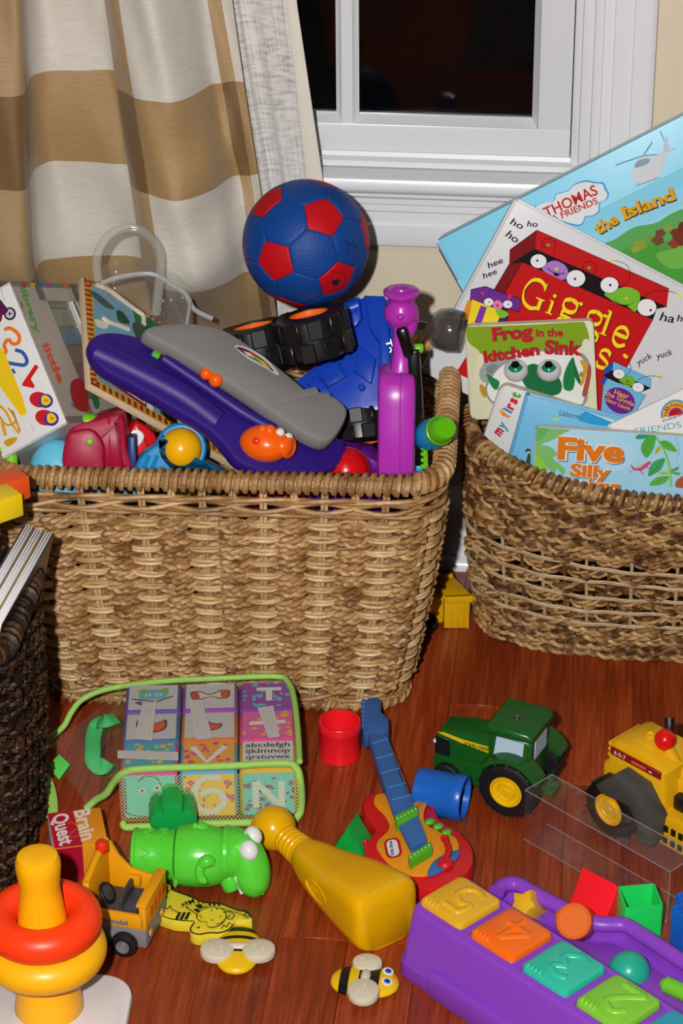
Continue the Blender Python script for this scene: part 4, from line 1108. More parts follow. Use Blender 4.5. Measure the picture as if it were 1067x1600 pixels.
# ---- purple violin, side on
def build_violin():
    pur = plastic('orchid_plastic', '#ad2fac', .28); blk = plastic('black_gloss_plastic', '#0c0b0d', .22); lim = plastic('lime_green_plastic', '#6bbf17', .3); blu = plastic('cyan_blue_plastic', '#1b8fc4', .35)
    O = Py(628, 747, 2.500); U = Vector((1, -.04, .0)); M = frame(O, U, Vector((.03, .16, .98)))
    f = px_local(M, 340, 270, 2.808)
    t = thing('toy_violin', 'purple toy violin standing on end with black fingerboard and green pegs', 'toy', M)
    p = lambda x, y: f([(x, y)])[0]
    L = p(704, 1340); Rr = p(866, 1340); H1 = p(770, 850)[1]; W_ = Rr[0] - L[0]
    # violin outline in depth and height, extruded across
    ol = [(0, 0), (.036, .003), (.046, .018), (.047, .05), (.042, .085), (.037, .108), (.026, .122), (.0, .126)]
    k = H1 / .126; ol = [(a * 1.0, b * k) for a, b in ol]; full = ol + [(-a, b) for a, b in ol[::-1]][1:-1]
    body = sm2(full, 4)
    Mx = T((L[0] + Rr[0]) / 2, 0, 0) @ Matrix(((0, 0, 1, 0), (0, 1, 0, 0), (-1, 0, 0, 0), (0, 0, 0, 1)))
    one('body', prism(body, -W_ / 2, W_ / 2, .007), pur, t, Mx)
    one('body_seam', ring_of([(-.0006, -.0006), (-.0012, 0), (-.0006, .0006)], ccw(body)), pur, t, Mx @ T(0, 0, .004))
    # shoulder and neck
    g = G(); secs = []
    for (xl, xr, y, dp) in ((716, 858, 1010, .03), (722, 858, 940, .028), (734, 854, 890, .024), (756, 852, 850, .018), (768, 850, 780, .015), (768, 852, 720, .014), (770, 874, 680, .013), (764, 884, 640, .013)):
        a, b_ = p(xl, y), p(xr, y); c = ((a[0] + b_[0]) / 2, a[1]); w = (b_[0] - a[0]) / 2
        secs.append([(c[0] + w * math.copysign(abs(math.cos(q)) ** .6, math.cos(q)), c[1], dp * math.copysign(abs(math.sin(q)) ** .6, math.sin(q))) for q in [2 * PI * i / 20 for i in range(20)]])
    g.add(loft(secs), pur); g.obj('neck', t)
    # scroll like a double spool
    a = p(806, 640); b_ = p(806, 500); sc = (p(886, 600)[0] - p(728, 600)[0]) / 2; hh = b_[1] - a[1]
    prof = [(0, -.01), (sc * .7, -.006), (sc * .95, .002), (sc, hh * .16), (sc * .92, hh * .36), (sc * .74, hh * .50), (sc * .72, hh * .60), (sc * .82, hh * .74), (sc * 1.0, hh * .82), (sc * 1.02, hh * .90), (sc * .9, hh * .95), (sc * .45, hh * .97), (sc * .4, hh * 1.03), (0, hh * 1.05)]
    one('scroll', lathe(prof, 36), pur, t, T(a[0], a[1], 0) @ rotx(-90 + 8))
    q = p(803, 612); one('scroll_button', sphere(.0042, n=16, m=10), pur, t, T(q[0], q[1], sc * .98))
    # fingerboard
    a, b_ = p(838, 760), p(893, 1262); w = .011
    def bar(pa, pb, wd, z0, z1, m_, nm, r=.002):
        d = Vector(pb) - Vector(pa); Mb = T((pa[0] + pb[0]) / 2, (pa[1] + pb[1]) / 2, (z0 + z1) / 2) @ Matrix.Rotation(math.atan2(d.y, d.x), 4, 'Z')
        return one(nm, rbox(d.length, wd, z1 - z0, r), m_, t, Mb)
    bar(p(858, 760), p(892, 1262), .0135, -.010, .021, blk, 'fingerboard')
    pk = bar(p(806, 662), p(846, 790), .0135, .004, .022, blk, 'peg_box', .004)
    for s_ in range(6):
        q = p(872 + s_ * 3, 790 + s_ * 70); one('fret', rbox(.003, .0016, .03, .0006, 1), plastic('grey_fret', '#4a4a4c', .4), t, T(q[0] + .003, q[1], 0))
    q = p(876, 762); one('peg', lathe([(0, 0), (.0048, .0005), (.0052, .003), (.0052, .008), (.0042, .0095), (0, .01)], 20), lim, t, T(q[0] - .003, q[1], .008) @ roty(90))
    bar(p(910, 1165), p(916, 1300), .0055, .004, .024, lim, 'bridge')
    for i in range(5): q = p(903, 1180 + i * 26); one('bridge_tooth', rbox(.006, .004, .012, .001, 1), lim, t, T(q[0], q[1], .02))
    bar(p(888, 1262), p(886, 1330), .014, .004, .020, blu, 'tail_plate')
    bar(p(870, 1336), p(918, 1330), .004, -.02, .024, pur, 'tail_rim', .0015)
    return t
build_violin()

def build_small_back():
    smk = clear('smoky_plastic', '#57504a', .42, .12)
    O = Py(676, 512, 2.66)
    t = thing('smoky_goblet', 'smoky see-through plastic toy goblet behind the purple violin', 'toy', frame(O, view_dir(.9, -.4, 0), view_dir(.3, .6, -.7)))
    sh = [(.0, -.004), (.016, -.002), (.023, .006), (.0255, .018), (.024, .032), (.0225, .034), (.0235, .018), (.021, .008), (.014, .002), (0, .001)]
    one('bowl', lathe(sh, 32), smk, t, roty(70)); one('stem', lathe([(0, -.03), (.012, -.03), (.013, -.026), (.006, -.02), (.0055, -.006), (0, -.004)], 24), smk, t, roty(70)); one('foot', lathe([(0, -.036), (.017, -.035), (.0175, -.032), (.006, -.028), (0, -.028)], 28), smk, t, roty(70))
    # lime cap on a blue bottle
    lim = plastic('lime_cap_plastic', '#5aae10', .3); blu = plastic('cyan_blue_plastic', '#1b8fc4', .35)
    c = Py(689, 672, 2.462); A = view_dir(.30, .12, .94).normalized(); M = frame(c, A.orthogonal(), A.cross(A.orthogonal()))
    t = thing('capped_bottle', 'small blue toy bottle with a bright lime cap near the basket corner', 'toy', M)
    one('cap', lathe([(0, .016), (.011, .016), (.0125, .0145), (.0145, .002), (.0155, -.004), (.0155, -.010), (0, -.010)], 36), lim, t)
    one('cap_ring', torus(.0152, .0012, 40, 8), lim, t, T(0, 0, -.003))
    one('bottle', lathe([(0, -.010), (.014, -.010), (.016, -.016), (.0175, -.026), (.0175, -.046), (.015, -.050), (0, -.050)], 32), blu, t)
build_small_back()

# ---- toys lower in the basket, seen as colour through the weave
def build_fillers():
    its = [('#b3141e', 'red', (-.03, -.02, .075), 'block'), ('#1d4fb0', 'royal blue', (.07, .0, .07), 'ball'), ('#c9b81e', 'yellow', (-.02, .02, .19), 'ring'), ('#8a1458', 'wine coloured', (-.13, -.01, .07), 'ball'),
           ('#b81c26', 'scarlet', (.06, -.04, .20), 'ring'), ('#2d7fc0', 'mid blue', (.14, .02, .17), 'block'), ('#6fb6d6', 'pale blue', (-.14, .0, .20), 'block'), ('#6a1d8c', 'violet', (.15, -.06, .25), 'block'), ('#d0d0d4', 'white', (.0, .07, .08), 'block')]
    for col, nm, (x, y, z), kd in its:
        m_ = plastic('filler_' + col.strip('#'), col, .4); M = B1_M @ T(x, y, z) @ Euler((x * 3, y * 5, z * 9)).to_matrix().to_4x4()
        t = thing('buried_' + kd, f'{nm} plastic toy {kd} glimpsed through the light basket weave', 'toy', M)
        if kd == 'block': one('body', rbox(.085, .07, .08, .008), m_, t); one('stud', cyl(.02, .008, 20), m_, t, T(0, 0, .04))
        elif kd == 'ball': one('body', sphere(.05, n=24, m=16), m_, t); one('seam', torus(.05, .0012, 36, 6), m_, t)
        else: one('body', torus(.038, .018, 32, 14), m_, t); one('seam', torus(.056, .001, 36, 6), m_, t)
build_fillers()
# ------------------------------------------------------------------ picture books in the oval basket
PAGE = mat('page_edges', '#cdc3ae', .7, bump=.3, bscale=900, var=.06, vscale=300)
BOOK_N = Vector((-.11, -.985, .12)).normalized()
def book(name, label, tl, tr, wy, w, h, th, cover, spine=None, board=True, r=.004, spine_side=None, pages=None):
    """a closed book with its front cover facing the viewer. tl, tr: pixels of the cover's top left
    corner and of a point along its top edge; wy: depth of the cover's plane above the basket's middle; all stand side by side"""
    A = Vector((.35, wy, .30)); O = Ppl(tl[0], tl[1], A, BOOK_N); u = Ppl(tr[0], tr[1], A, BOOK_N) - O
    M = frame(O, u, BOOK_N.cross(u)); t = thing(name, label, 'book', M); cv = ink(cover, .22)
    if board:
        out = [(x + w / 2, y - h / 2) for x, y in rrect(w, h, r, 5)]
        n = max(3, int(th / .0026)); d = th / n
        one('front_cover', prism(out, -d * .92, 0, .0003), cv, t)
        me = None
        for i in range(1, n):
            if me is None: g = G(); g.add(prism(out, -d * .94, 0, .0002), pages or PAGE); me = g.mesh('board_page')
            link(bpy.data.objects.new('board_page', me), t, T(0, 0, -d * i))
        sp = G(); sp.add(bx(-.0012, .001, -h + r, -r, -th, -.0004, .0004, 1), ink(spine or cover, .25)); sp.obj('spine', t)
    else:
        cb = .0026; out = [(x + w / 2, y - h / 2) for x, y in rrect(w, h, .0012, 2)]
        one('front_cover', prism(out, -cb, 0, .0005), cv, t); one('back_cover', prism(out, -th, -th + cb, .0005), cv, t)
        one('page_block', bx(.004, w - .005, -h + .004, -.004, -th + cb, -cb, .0004, 1), pages or PAGE, t)
        one('spine', bx(-.0025, .003, -h, 0, -th, 0, .0018, 2), ink(spine or cover, .25), t)
    ar = Art(M, clip=(.0004, w - .0004, -h + .0004, -.0004)); return t, M, ar

# ---- tall blue board book at the back
def book_island():
    t, M, ar = book('board_book', 'largest picture book, sky blue with green hills, leaning on the windowsill', (679, 376), (1058, 183), 2.700, .395, .27, .011, '#7ecbe6', '#1b1b1b', True, .012, pages=ink('#b8bcb8', .4))
    W_, Hh = .383, .262
    ar.px = False                                   # thin dark rim and clear gloss line along the top
    ar.stroke([(.004, -.0007), (W_ - .012, -.0007)], .0012, '#2a2522'); ar.stroke([(.0007, -.004), (.0007, -Hh)], .001, '#7a3030')
    for i in range(6):                              # the printed sky pales downwards in bands of lighter ink
        y = -.055 - i * .02; ar.poly([(0, y), (W_, y), (W_, -Hh), (0, -Hh)], ['#86cfe8', '#8ed3ea', '#98d7ec', '#a3dbee', '#aedff0', '#b7e3f1'][i])
    ar.px = True; ar.tr = (800, 180, 3.996)
    # hills
    ar.blob([(560, 830), (650, 770), (760, 700), (900, 670), (1000, 610), (1100, 585), (1250, 640), (1250, 1100), (700, 1000)], '#5aa557'); ar.blob([(690, 850), (800, 800), (960, 790), (1090, 740), (1250, 800), (1250, 1100), (760, 960)], '#4c9a3a')
    ar.blob([(900, 870), (1000, 835), (1100, 800), (1200, 900), (1000, 960)], '#6fb14a')
    for cx, cy, r, c in ((800, 810, 40, '#8a9c30'), (770, 835, 28, '#9aa032'), (870, 770, 30, '#7f8f2c'), (910, 780, 40, '#6d4a2c'), (925, 735, 32, '#7c3f34'), (975, 700, 24, '#94983a'), (1040, 740, 50, '#7a2f20'), (1075, 700, 44, '#6a2a1e'), (1010, 800, 36, '#8a3a24'), (1060, 780, 42, '#73301f')):
        ar.blob([(cx + r * (1 + .18 * math.sin(5 * a + cx)) * math.cos(a), cy + r * .75 * (1 + .18 * math.sin(4 * a + cy)) * math.sin(a)) for a in [2 * PI * i / 14 for i in range(14)]], c, 3)
    # cloud badge with its red words
    cl = [(140, 585), (190, 545), (255, 535), (275, 490), (345, 468), (395, 425), (460, 405), (520, 415), (570, 420), (590, 460), (605, 490), (590, 525), (550, 545), (545, 600), (505, 630), (460, 635), (440, 680), (400, 690), (300, 660)]
    ar.blob(cl, '#3f9bd0', 5); cx, cy = 370, 550
    ar.blob([(cx + (x - cx) * .955, cy + (y - cy) * .93) for x, y in cl], '#dfe3e6', 5)
    ar.text('THOMAS', (215, 640), (540, 490), 64, '#c42a20', .02); ar.text('& FRIENDS', (255, 668), (540, 548), 40, '#c42a20', .02)
    # yellow slab title with a dark edge
    for dx, dy, c, b_ in ((5, 6, '#4a2a12', .05), (0, 0, '#e0a51c', .03)):
        ar.text('the', (535 + dx, 745 + dy), (672 + dx, 665 + dy), 72, c, b_); ar.text('Island', (700 + dx, 645 + dy), (1025 + dx, 520 + dy), 74, c, b_)
        ar.stroke([(682 + dx, 592 + dy), (722 + dx, 577 + dy)], 14, c); ar.stroke([(697 + dx, 648 + dy), (740 + dx, 632 + dy)], 14, c)
    # a plain pale helicopter
    ar.stroke([(645, 310), (820, 250), (960, 240)], 8, '#7c95a8'); ar.stroke([(820, 250), (875, 165)], 8, '#7c95a8'); ar.stroke([(820, 240), (820, 265)], 12, '#aeb6bd')
    ar.blob([(760, 330), (775, 280), (830, 258), (880, 255), (960, 215), (975, 222), (945, 300), (935, 350), (880, 400), (810, 425), (755, 400), (735, 365)], '#cfd6da'); ar.blob([(765, 325), (780, 288), (830, 268), (860, 275), (840, 305)], '#8ba3b2')
    ar.blob([(945, 225), (955, 130), (965, 130), (978, 215)], '#c3ccd1'); ar.blob([(960, 215), (1015, 198), (1022, 208), (975, 225)], '#c3ccd1'); ar.stroke([(925, 95), (948, 155)], 6, '#7c95a8'); ar.stroke([(770, 440), (925, 385)], 6, '#97a5ae'); ar.stroke([(790, 415), (785, 440)], 4, '#97a5ae'); ar.stroke([(890, 385), (893, 402)], 4, '#97a5ae')
    ar.obj('cover_print', t)
book_island()

# serif letters drawn with a broad pen: name -> (advance, strokes); unit = x-height .62, cap 1
SERIF = {
 'G': (1.0, [('n', [(.86, .80), (.74, .94), (.52, 1.0), (.26, .88), (.12, .5), (.24, .14), (.52, .0), (.76, .07), (.84, .18)]), ('l', [(.84, .02), (.84, .40)], .13), ('l', [(.64, .41), (.98, .41)], .05), ('l', [(.86, .72), (.86, 1.0)], .04)]),
 'i': (.40, [('l', [(.2, .04), (.2, .60)], .13), ('l', [(.04, .025), (.36, .025)], .05), ('l', [(.06, .60), (.2, .62)], .05), ('d', (.2, .86), .085)]),
 'g': (.66, [('n', [(.28, .64), (.10, .56), (.06, .42), (.14, .28), (.30, .24), (.46, .30), (.52, .44), (.46, .58), (.28, .64)]), ('n', [(.20, .26), (.10, .16), (.16, .06), (.42, .03), (.58, -.06), (.58, -.20), (.40, -.31), (.18, -.30), (.04, -.20), (.08, -.08), (.22, .0)]), ('l', [(.46, .56), (.60, .66)], .05), ('d', (.61, .62), .055)]),
 'l': (.40, [('l', [(.2, .04), (.2, 1.04)], .13), ('l', [(.04, .025), (.36, .025)], .05), ('l', [(.06, 1.03), (.2, 1.05)], .05)]),
 'e': (.60, [('n', [(.08, .36), (.50, .36), (.48, .54), (.30, .64), (.12, .54), (.05, .34), (.12, .10), (.32, .0), (.54, .12)])]),
 's': (.52, [('n', [(.42, .50), (.34, .62), (.20, .63), (.08, .54), (.10, .40), (.30, .30), (.44, .20), (.42, .06), (.26, .0), (.10, .03), (.05, .16)]), ('l', [(.43, .46), (.43, .64)], .035), ('l', [(.05, .0), (.05, .17)], .035)]),
}
def serif(ar, s_, o, e, h, col, up=None, adv=1.0, off=(0, 0)):
    o = Vector(o) + Vector(off); e = Vector(e).normalized(); up = Vector((e.y, -e.x)) if up is None else Vector(up).normalized(); x = 0
    for ch in s_:
        a, st = SERIF[ch]
        q = lambda p: tuple(o + e * ((x + p[0]) * h * adv) + up * (p[1] * h))
        for k in st:
            if k[0] == 'd': c = q(k[1]); ar.ell(c[0], c[1], k[2] * h, k[2] * h, col, n=16)
            elif k[0] == 'l': ar.stroke([q(p) for p in k[1]], k[2] * h, col)
            else: ar.stroke([q(p) for p in k[1]], .135 * h, col, sm=6, nib=(math.degrees(math.atan2(up.y, up.x)), .32))
        x += a
def book_giggle():
    t, M, ar = book('hardcover_book', 'white hardcover with a red monster box and yellow letters', (806, 313), (1067, 449), 2.665, .282, .235, .014, '#d3d3d6', '#c9c9cc', False)
    ar.tr = (780, 340, 3.718)
    K = '#0c0a0c'; DR = '#7a0d14'; RD = '#c00e14'; Y = '#f0d820'
    ar.stroke([(30, -85), (-395, 760)], 4, '#a9a9ae')
    def outl(p, c, w=3): ar.poly(p, c); ar.stroke(p, w, K, closed=True)
    outl([(218, 72), (985, 412), (972, 518), (205, 182)], RD); outl([(62, 186), (218, 72), (205, 182), (58, 272)], DR)
    ar.poly([(58, 272), (205, 182), (972, 518), (915, 530), (890, 600), (135, 258)], K)
    outl([(135, 258), (893, 592), (690, 960), (520, 1250), (-250, 900), (-60, 600)], RD); outl([(58, 268), (135, 258), (-40, 560), (-90, 520)], DR)
    # creatures peeping out
    ar.blob([(250, 300), (280, 262), (330, 250), (385, 280), (400, 325), (375, 360), (310, 338)], '#a878c8'); ar.ell(332, 298, 11, 10, '#d8c820'); ar.stroke([(280, 290), (300, 310), (330, 322), (365, 325), (378, 315)], 5, K, sm=4); ar.blob([(318, 320), (350, 332), (338, 340), (320, 334)], K)
    ar.blob([(612, 440), (690, 410), (760, 405), (815, 440), (812, 500), (790, 545), (750, 520), (690, 500), (640, 470)], '#76b82c'); ar.blob([(665, 470), (700, 500), (760, 505), (780, 490), (740, 515), (690, 500)], K); ar.ell(738, 467, 10, 9, '#d8c820')
    for cx, cy, r, pc in ((228, 252, 47, '#2a8a7a'), (445, 352, 55, '#2f5f9a'), (640, 390, 53, '#2a4ab0'), (857, 520, 56, '#b02a3a')):
        ar.ell(cx, cy, r + 2, r - 4, K); ar.ell(cx, cy, r - 1, r - 7, '#e6e6e8')
    for cx, cy, pc in ((221, 248, '#2a8a7a'), (440, 354, '#2f5f9a'), (644, 390, '#2a4ab0'), (879, 536, '#b02a3a')): ar.ell(cx, cy, 8, 8, pc); ar.ell(cx, cy, 4, 4, K)
    for (cx, cy) in ((284, 158), (521, 290)): ar.stroke([(cx - 40, cy + 10), (cx - 30, cy - 25), (cx - 5, cy - 38), (cx + 30, cy - 30), (cx + 45, cy - 5), (cx + 30, cy + 30), (cx + 40, cy + 60)], 3, K, sm=5); ar.stroke([(cx - 40, cy + 10), (cx - 10, cy + 16), (cx, cy + 5)], 3, K); ar.ell(cx, cy, 11, 10, '#7a9a2a')
    ar.stroke([(690, 400), (740, 380), (760, 320), (735, 270), (665, 245)], 3, K, sm=6); ar.ell(655, 245, 16, 8, Y, 5); ar.stroke([(850, 445), (900, 425), (985, 425), (1040, 445)], 3, K, sm=6); ar.ell(1042, 450, 18, 8, Y, 40)
    e = (1, .405); up = (.36, -1)
    for off, c in (((5, 6), '#6a1408'), ((0, 0), Y)):
        serif(ar, 'G', (100, 488), e, 168, c, up, .92, off); serif(ar, 'i', (262, 545), e, 128, c, up, 1, off)
        serif(ar, 'g', (338, 565), e, 185, c, up, .95, off); serif(ar, 'g', (480, 635), e, 185, c, up, .95, off)
        serif(ar, 'l', (575, 665), e, 138, c, up, 1, off); serif(ar, 'e', (640, 720), e, 175, c, up, .95, off); serif(ar, 's', (552, 850), e, 165, c, up, .95, off)
    ar.stroke([(722, 790), (745, 805)], 16, Y)
    # laughing words
    for w_, p, q, h in (('ho', (60, 30), (130, 65), 40), ('ho', (160, 45), (222, 50), 34), ('ho', (33, 100), (98, 145), 44), ('hee', (-62, -10 + 300), (25, 255), 34), ('hee', (-90, 350), (-10, 318), 32), ('ha', (928, 590), (1012, 606), 50), ('ha', (1030, 595), (1095, 600), 38)):
        ar.text(w_, p, q, h, '#1a1718', .008, .15)
    ar.tr = (880, 540, 5.706)
    ar.text('yuck', (665, 170), (795, 95), 52, '#3a3738', .006, .15); ar.text('yuck', (832, 110), (975, 70), 52, '#2a2728', .006, .15)
    # small blue box creature and purple oval
    outl([(448, 132), (782, 285), (778, 368), (436, 210)], '#6fb2d8'); outl([(370, 190), (448, 132), (436, 210), (362, 255)], '#1f4fae'); ar.poly([(362, 255), (436, 210), (778, 368), (700, 400), (395, 282)], K)
    outl([(395, 280), (735, 432), (640, 585), (450, 700), (330, 640), (355, 350)], '#6fb2d8'); outl([(358, 262), (395, 280), (352, 350), (335, 315)], '#1f4fae')
    ar.ell(505, 480, 140, 112, '#6a1f86', 28); 
    ar.text('Hear', (450, 418), (580, 465), 42, '#e6a02a', .02); ar.text('the Giggle', (368, 425), (625, 532), 38, '#e6a02a', .02); ar.text('Gang Laugh', (372, 478), (590, 570), 34, '#e6a02a', .02)
    ar.blob([(495, 290), (540, 262), (600, 258), (640, 290), (632, 335), (600, 350), (540, 335)], '#6cae2c'); ar.ell(570, 308, 11, 10, '#8a3a1a'); ar.stroke([(510, 310), (540, 330), (585, 335), (605, 325)], 4, K, sm=4)
    for cx, cy in ((495, 240), (667, 360)): ar.ell(cx, cy, 54, 44, K, 10); ar.ell(cx, cy, 51, 41, '#e4e4e6', 10); ar.ell(cx, cy, 5, 5, K)
    ar.stroke([(560, 255), (598, 205), (590, 140), (550, 85)], 4, K, sm=5); ar.ell(552, 85, 26, 12, Y, 42); ar.stroke([(655, 305), (710, 270), (800, 258), (860, 265)], 4, K, sm=5); ar.ell(858, 266, 24, 9, '#c9b428', 10)
    # purple and yellow gift box at the left edge
    ar.tr = (660, 170, 2.6216)
    outl([(200, 735), (258, 722), (402, 775), (398, 826), (250, 790), (196, 780)], '#6a2a8e'); outl([(196, 775), (345, 815), (352, 850), (300, 900), (150, 900), (165, 840)], '#3a1a5e'); ar.poly([(205, 775), (330, 825), (290, 900), (180, 900)], '#e8d024'); ar.poly([(185, 780), (205, 778), (185, 860), (160, 860)], '#e08a1c'); ar.poly([(240, 800), (265, 808), (240, 880), (210, 880)], '#7a34a0')
    for cx, cy in ((272, 786), (350, 795)): ar.ell(cx, cy, 21, 18, K); ar.ell(cx, cy, 19, 16, '#e4e4e6'); ar.ell(cx + 3, cy, 3, 3, K)
    ar.blob([(290, 790), (310, 778), (330, 795), (318, 818), (295, 812)], '#e07aa8'); ar.ell(308, 800, 5, 5, '#8a2a3a'); ar.ell(248, 750, 7, 7, '#d8285a'); ar.ell(357, 763, 8, 11, '#d8285a', 30); ar.blob([(300, 815), (340, 822), (352, 840), (320, 850)], '#76b82c')
    ar.obj('cover_print', t)
book_giggle()

def book_frog():
    t, M, ar = book('board_book', 'cream board book with a pop-eyed green frog in a sink on its cover', (727, 510), (912, 502), 2.645, .148, .115, .013, '#d7d5b4', '#b9b69a', True, .006)
    ar.tr = (700, 480, 4.104)
    ar.blob([(100, 128), (300, 120), (600, 108), (840, 92), (880, 110), (905, 215), (850, 250), (700, 290), (500, 270), (420, 300), (300, 340), (200, 290), (125, 215), (100, 150)], '#7fa01c', 3)
    ar.poly([(125, 225), (200, 280), (150, 500)], '#cfd0a8'); ar.blob([(860, 240), (905, 215), (960, 400), (930, 400)], '#d8d8c8')
    ar.blob([(200, 420), (240, 350), (330, 330), (400, 350), (330, 420), (250, 480), (215, 470)], '#9aa0a0'); ar.ell(285, 395, 42, 32, '#7a8488', -10)
    # the white sink bowl
    ar.blob([(255, 470), (330, 370), (480, 290), (640, 270), (800, 280), (880, 310), (915, 400), (900, 520), (850, 640), (500, 700), (290, 620), (240, 540)], '#8c9092', 4); ar.blob([(265, 480), (335, 385), (485, 300), (640, 282), (790, 290), (862, 330), (888, 410), (875, 520), (830, 640), (500, 690), (300, 610), (252, 540)], '#e0e0da', 4)
    ar.blob([(905, 360), (918, 420), (890, 560), (860, 560), (885, 450)], '#a84a3a', 4)
    # frog
    ar.blob([(480, 400), (540, 362), (600, 380), (690, 430), (730, 500), (700, 560), (560, 560), (480, 480)], '#15683a'); ar.blob([(245, 425), (290, 450), (330, 480), (310, 530), (275, 500)], '#1a7a42'); 
    ar.blob([(800, 318), (815, 400), (802, 525), (742, 520), (745, 420)], '#1a7a42', 4); ar.blob([(800, 330), (835, 420), (850, 470), (848, 500), (812, 440)], '#156a38', 4)
    ar.stroke([(798, 340), (775, 420), (762, 510)], 3, '#0d4a28', sm=4)
    ar.blob([(845, 345), (870, 338), (892, 370), (885, 430), (868, 490), (845, 500), (860, 440), (865, 390)], '#c99a24', 4); ar.ell(855, 430, 12, 18, '#a87a1c'); ar.ell(225, 535, 18, 45, '#b58a2a', -20)
    RD = '#c5182a'
    for dx, dy, c, b_ in ((0, 0, '#3a1216', .05), (0, 0, RD, .03)):
        ar.text('Frog', (285, 214), (548, 190), 78, c, b_); ar.text('in the', (563, 186), (738, 184), 48, c, b_ * .8); ar.text('kitchen', (232, 352), (590, 300), 68, c, b_); ar.text('Sink', (617, 294), (858, 304), 82, c, b_)
    ar.obj('cover_print', t)
    # the raised plastic eyes
    f = px_local(M, 700, 480, 4.104)
    for cx, cy in ((435, 395), (648, 395)):
        a = f([(cx, cy)])[0]; r = abs(f([(cx + 80, cy)])[0][0] - a[0])
        e = one('bulging_eye', sphere(r, r * .96, r * .8, 26, 16), mat('eye_white', '#c9c9cf', .25), t, T(a[0], a[1] - r * .1, .001))
        one('iris', lathe([(r * .98 * math.sin(q), r * .98 * math.cos(q)) for q in (0, .2, .4, .6, .75)], 24), plastic('eye_green', '#0d7a55', .2), e, rotx(-48) @ S(.92, .9, .93)); one('pupil', lathe([(r * math.sin(q), r * math.cos(q)) for q in (0, .15, .3, .38)], 20), plastic('eye_black', '#0a0a0a', .2), e, rotx(-50) @ S(.93, .92, .95))
book_frog()

def book_first():
    t, M, ar = book('board_book', 'thick pale grey board book with multicoloured words down its left side', (784, 600), (960, 655), 2.628, .190, .095, .014, '#d2d0d0', '#b9b6b2', True, .009)
    ar.tr = (700, 480, 4.104)
    # words run up the left side
    e0, e1 = (345, 880), (455, 565)
    for w_, p, q, cols in (('my', (330, 830), (385, 755), ('#b01838', '#2a9aa8')), ('first', (385, 715), (470, 555), ('#e0832a', '#3a7ac0', '#c02030', '#c8202a', '#5a9a3a'))):
        P, Q = Vector(p), Vector(q); n = len(w_)
        ws = [text_mesh(c, .05)[0] for c in w_]; adv = [bounds(v, 0)[1] - bounds(v, 0)[0] + .08 for v in ws]; tot = sum(adv); x = 0
        for c, col, a in zip(w_, cols, adv):
            ar.text(c, tuple(P.lerp(Q, x / tot)), tuple(P.lerp(Q, (x + a - .08) / tot)), 62, col, .05); x += a
    ar.poly([(338, 645), (345, 658), (358, 655), (348, 665), (352, 680), (340, 670), (328, 675), (333, 662), (325, 652), (335, 655)], '#e8a81c')
    ar.obj('cover_print', t)
    t, M, ar = book('hardcover_book', 'sky blue hardcover with page edges showing, behind the leafy blue book', (824, 618), (968, 655), 2.612, .175, .10, .013, '#6fb6dc', '#5aa5d0', False)
    ar.tr = (700, 480, 4.104)
    ar.text('Usborne', (710, 692), (842, 718), 34, '#173a5a', .0, .2); ar.blob([(835, 725), (885, 655), (900, 650), (1060, 740), (1000, 760)], '#2a9ad0', 2); ar.poly([(885, 650), (900, 645), (1090, 735), (1070, 745)], '#d8dadc'); ar.blob([(660, 715), (690, 708), (720, 718), (690, 728)], '#b8d06a')
    ar.obj('cover_print', t); ar = Art(M, clip=ar.clip, z=.0007); ar.tr = (820, 640, 4.320); ar.ell(22, 278, 18, 16, '#3a2a22'); ar.ell(24, 290, 12, 12, '#d8b8a0'); ar.blob([(20, 300), (38, 310), (30, 400), (0, 410)], '#2a4a2a')
    ar.obj('cover_figure', t)
book_first()

def book_white_reader():
    t, M, ar = book('paper_book', 'thin white paperback with a small rainbow badge at the right edge', (951, 664), (1066, 609), 2.600, .17, .14, .004, '#d9d9da', '#c9c9ca', False)
    ar.tr = (880, 540, 5.706)
    P = lambda r, a0, a1, n=24: [(1005 + r * math.cos(math.radians(a0 + (a1 - a0) * i / n)), 620 + r * 1.02 * math.sin(math.radians(a0 + (a1 - a0) * i / n))) for i in range(n + 1)]
    for r, c in ((136, '#2a3a6a'), (133, '#5a9ac8'), (118, '#e0b41c'), (72, '#4a8ac0'), (64, '#c01a2a')): ar.poly(P(r, 168, 348), c)
    for i, ch in enumerate('HelloReader!'):
        a = math.radians(176 + i * 13.6); cx, cy = 1005 + 82 * math.cos(a), 620 + 84 * math.sin(a); tx, ty = -math.sin(a), math.cos(a)
        ar.text(ch, (cx, cy), (cx + tx * 15, cy + ty * 15), 30, '#b81c1c', .05)
    ar.text('Level 2', (965, 608), (1045, 575), 20, '#7a0d18', .02); ar.text('Kindergarten - Grade 1', (890, 678), (1200, 568), 20, '#2a2a2a', .01)
    ar.text('FRIENDS', (640, 790), (1055, 728), 54, '#3a9aa0', -.008)
    ar.obj('cover_print', t)
book_white_reader()

def book_red():
    t, M, ar = book('board_book', 'red board book showing at the right edge behind the white hardcover', (1010, 520), (1090, 562), 2.682, .16, .15, .007, '#c8402c', '#a33020', True, .004)
    ar.tr = (880, 540, 5.706)
    for i in range(26): x = 930 + i * 9; ar.stroke([(x, 150), (x + 40, 440)], 1.6, '#d8604a')
    ar.ell(885, 430, 42, 44, '#141414'); ar.ell(890, 430, 26, 28, '#5a9ad0'); ar.ell(895, 430, 12, 14, '#cfd8dc'); ar.stroke([(890, 440), (880, 480)], 8, '#c98a4a')
    ar.poly([(905, 340), (918, 310), (925, 380), (915, 420)], '#d8d4d0')
    ar.obj('cover_print', t)
book_red()

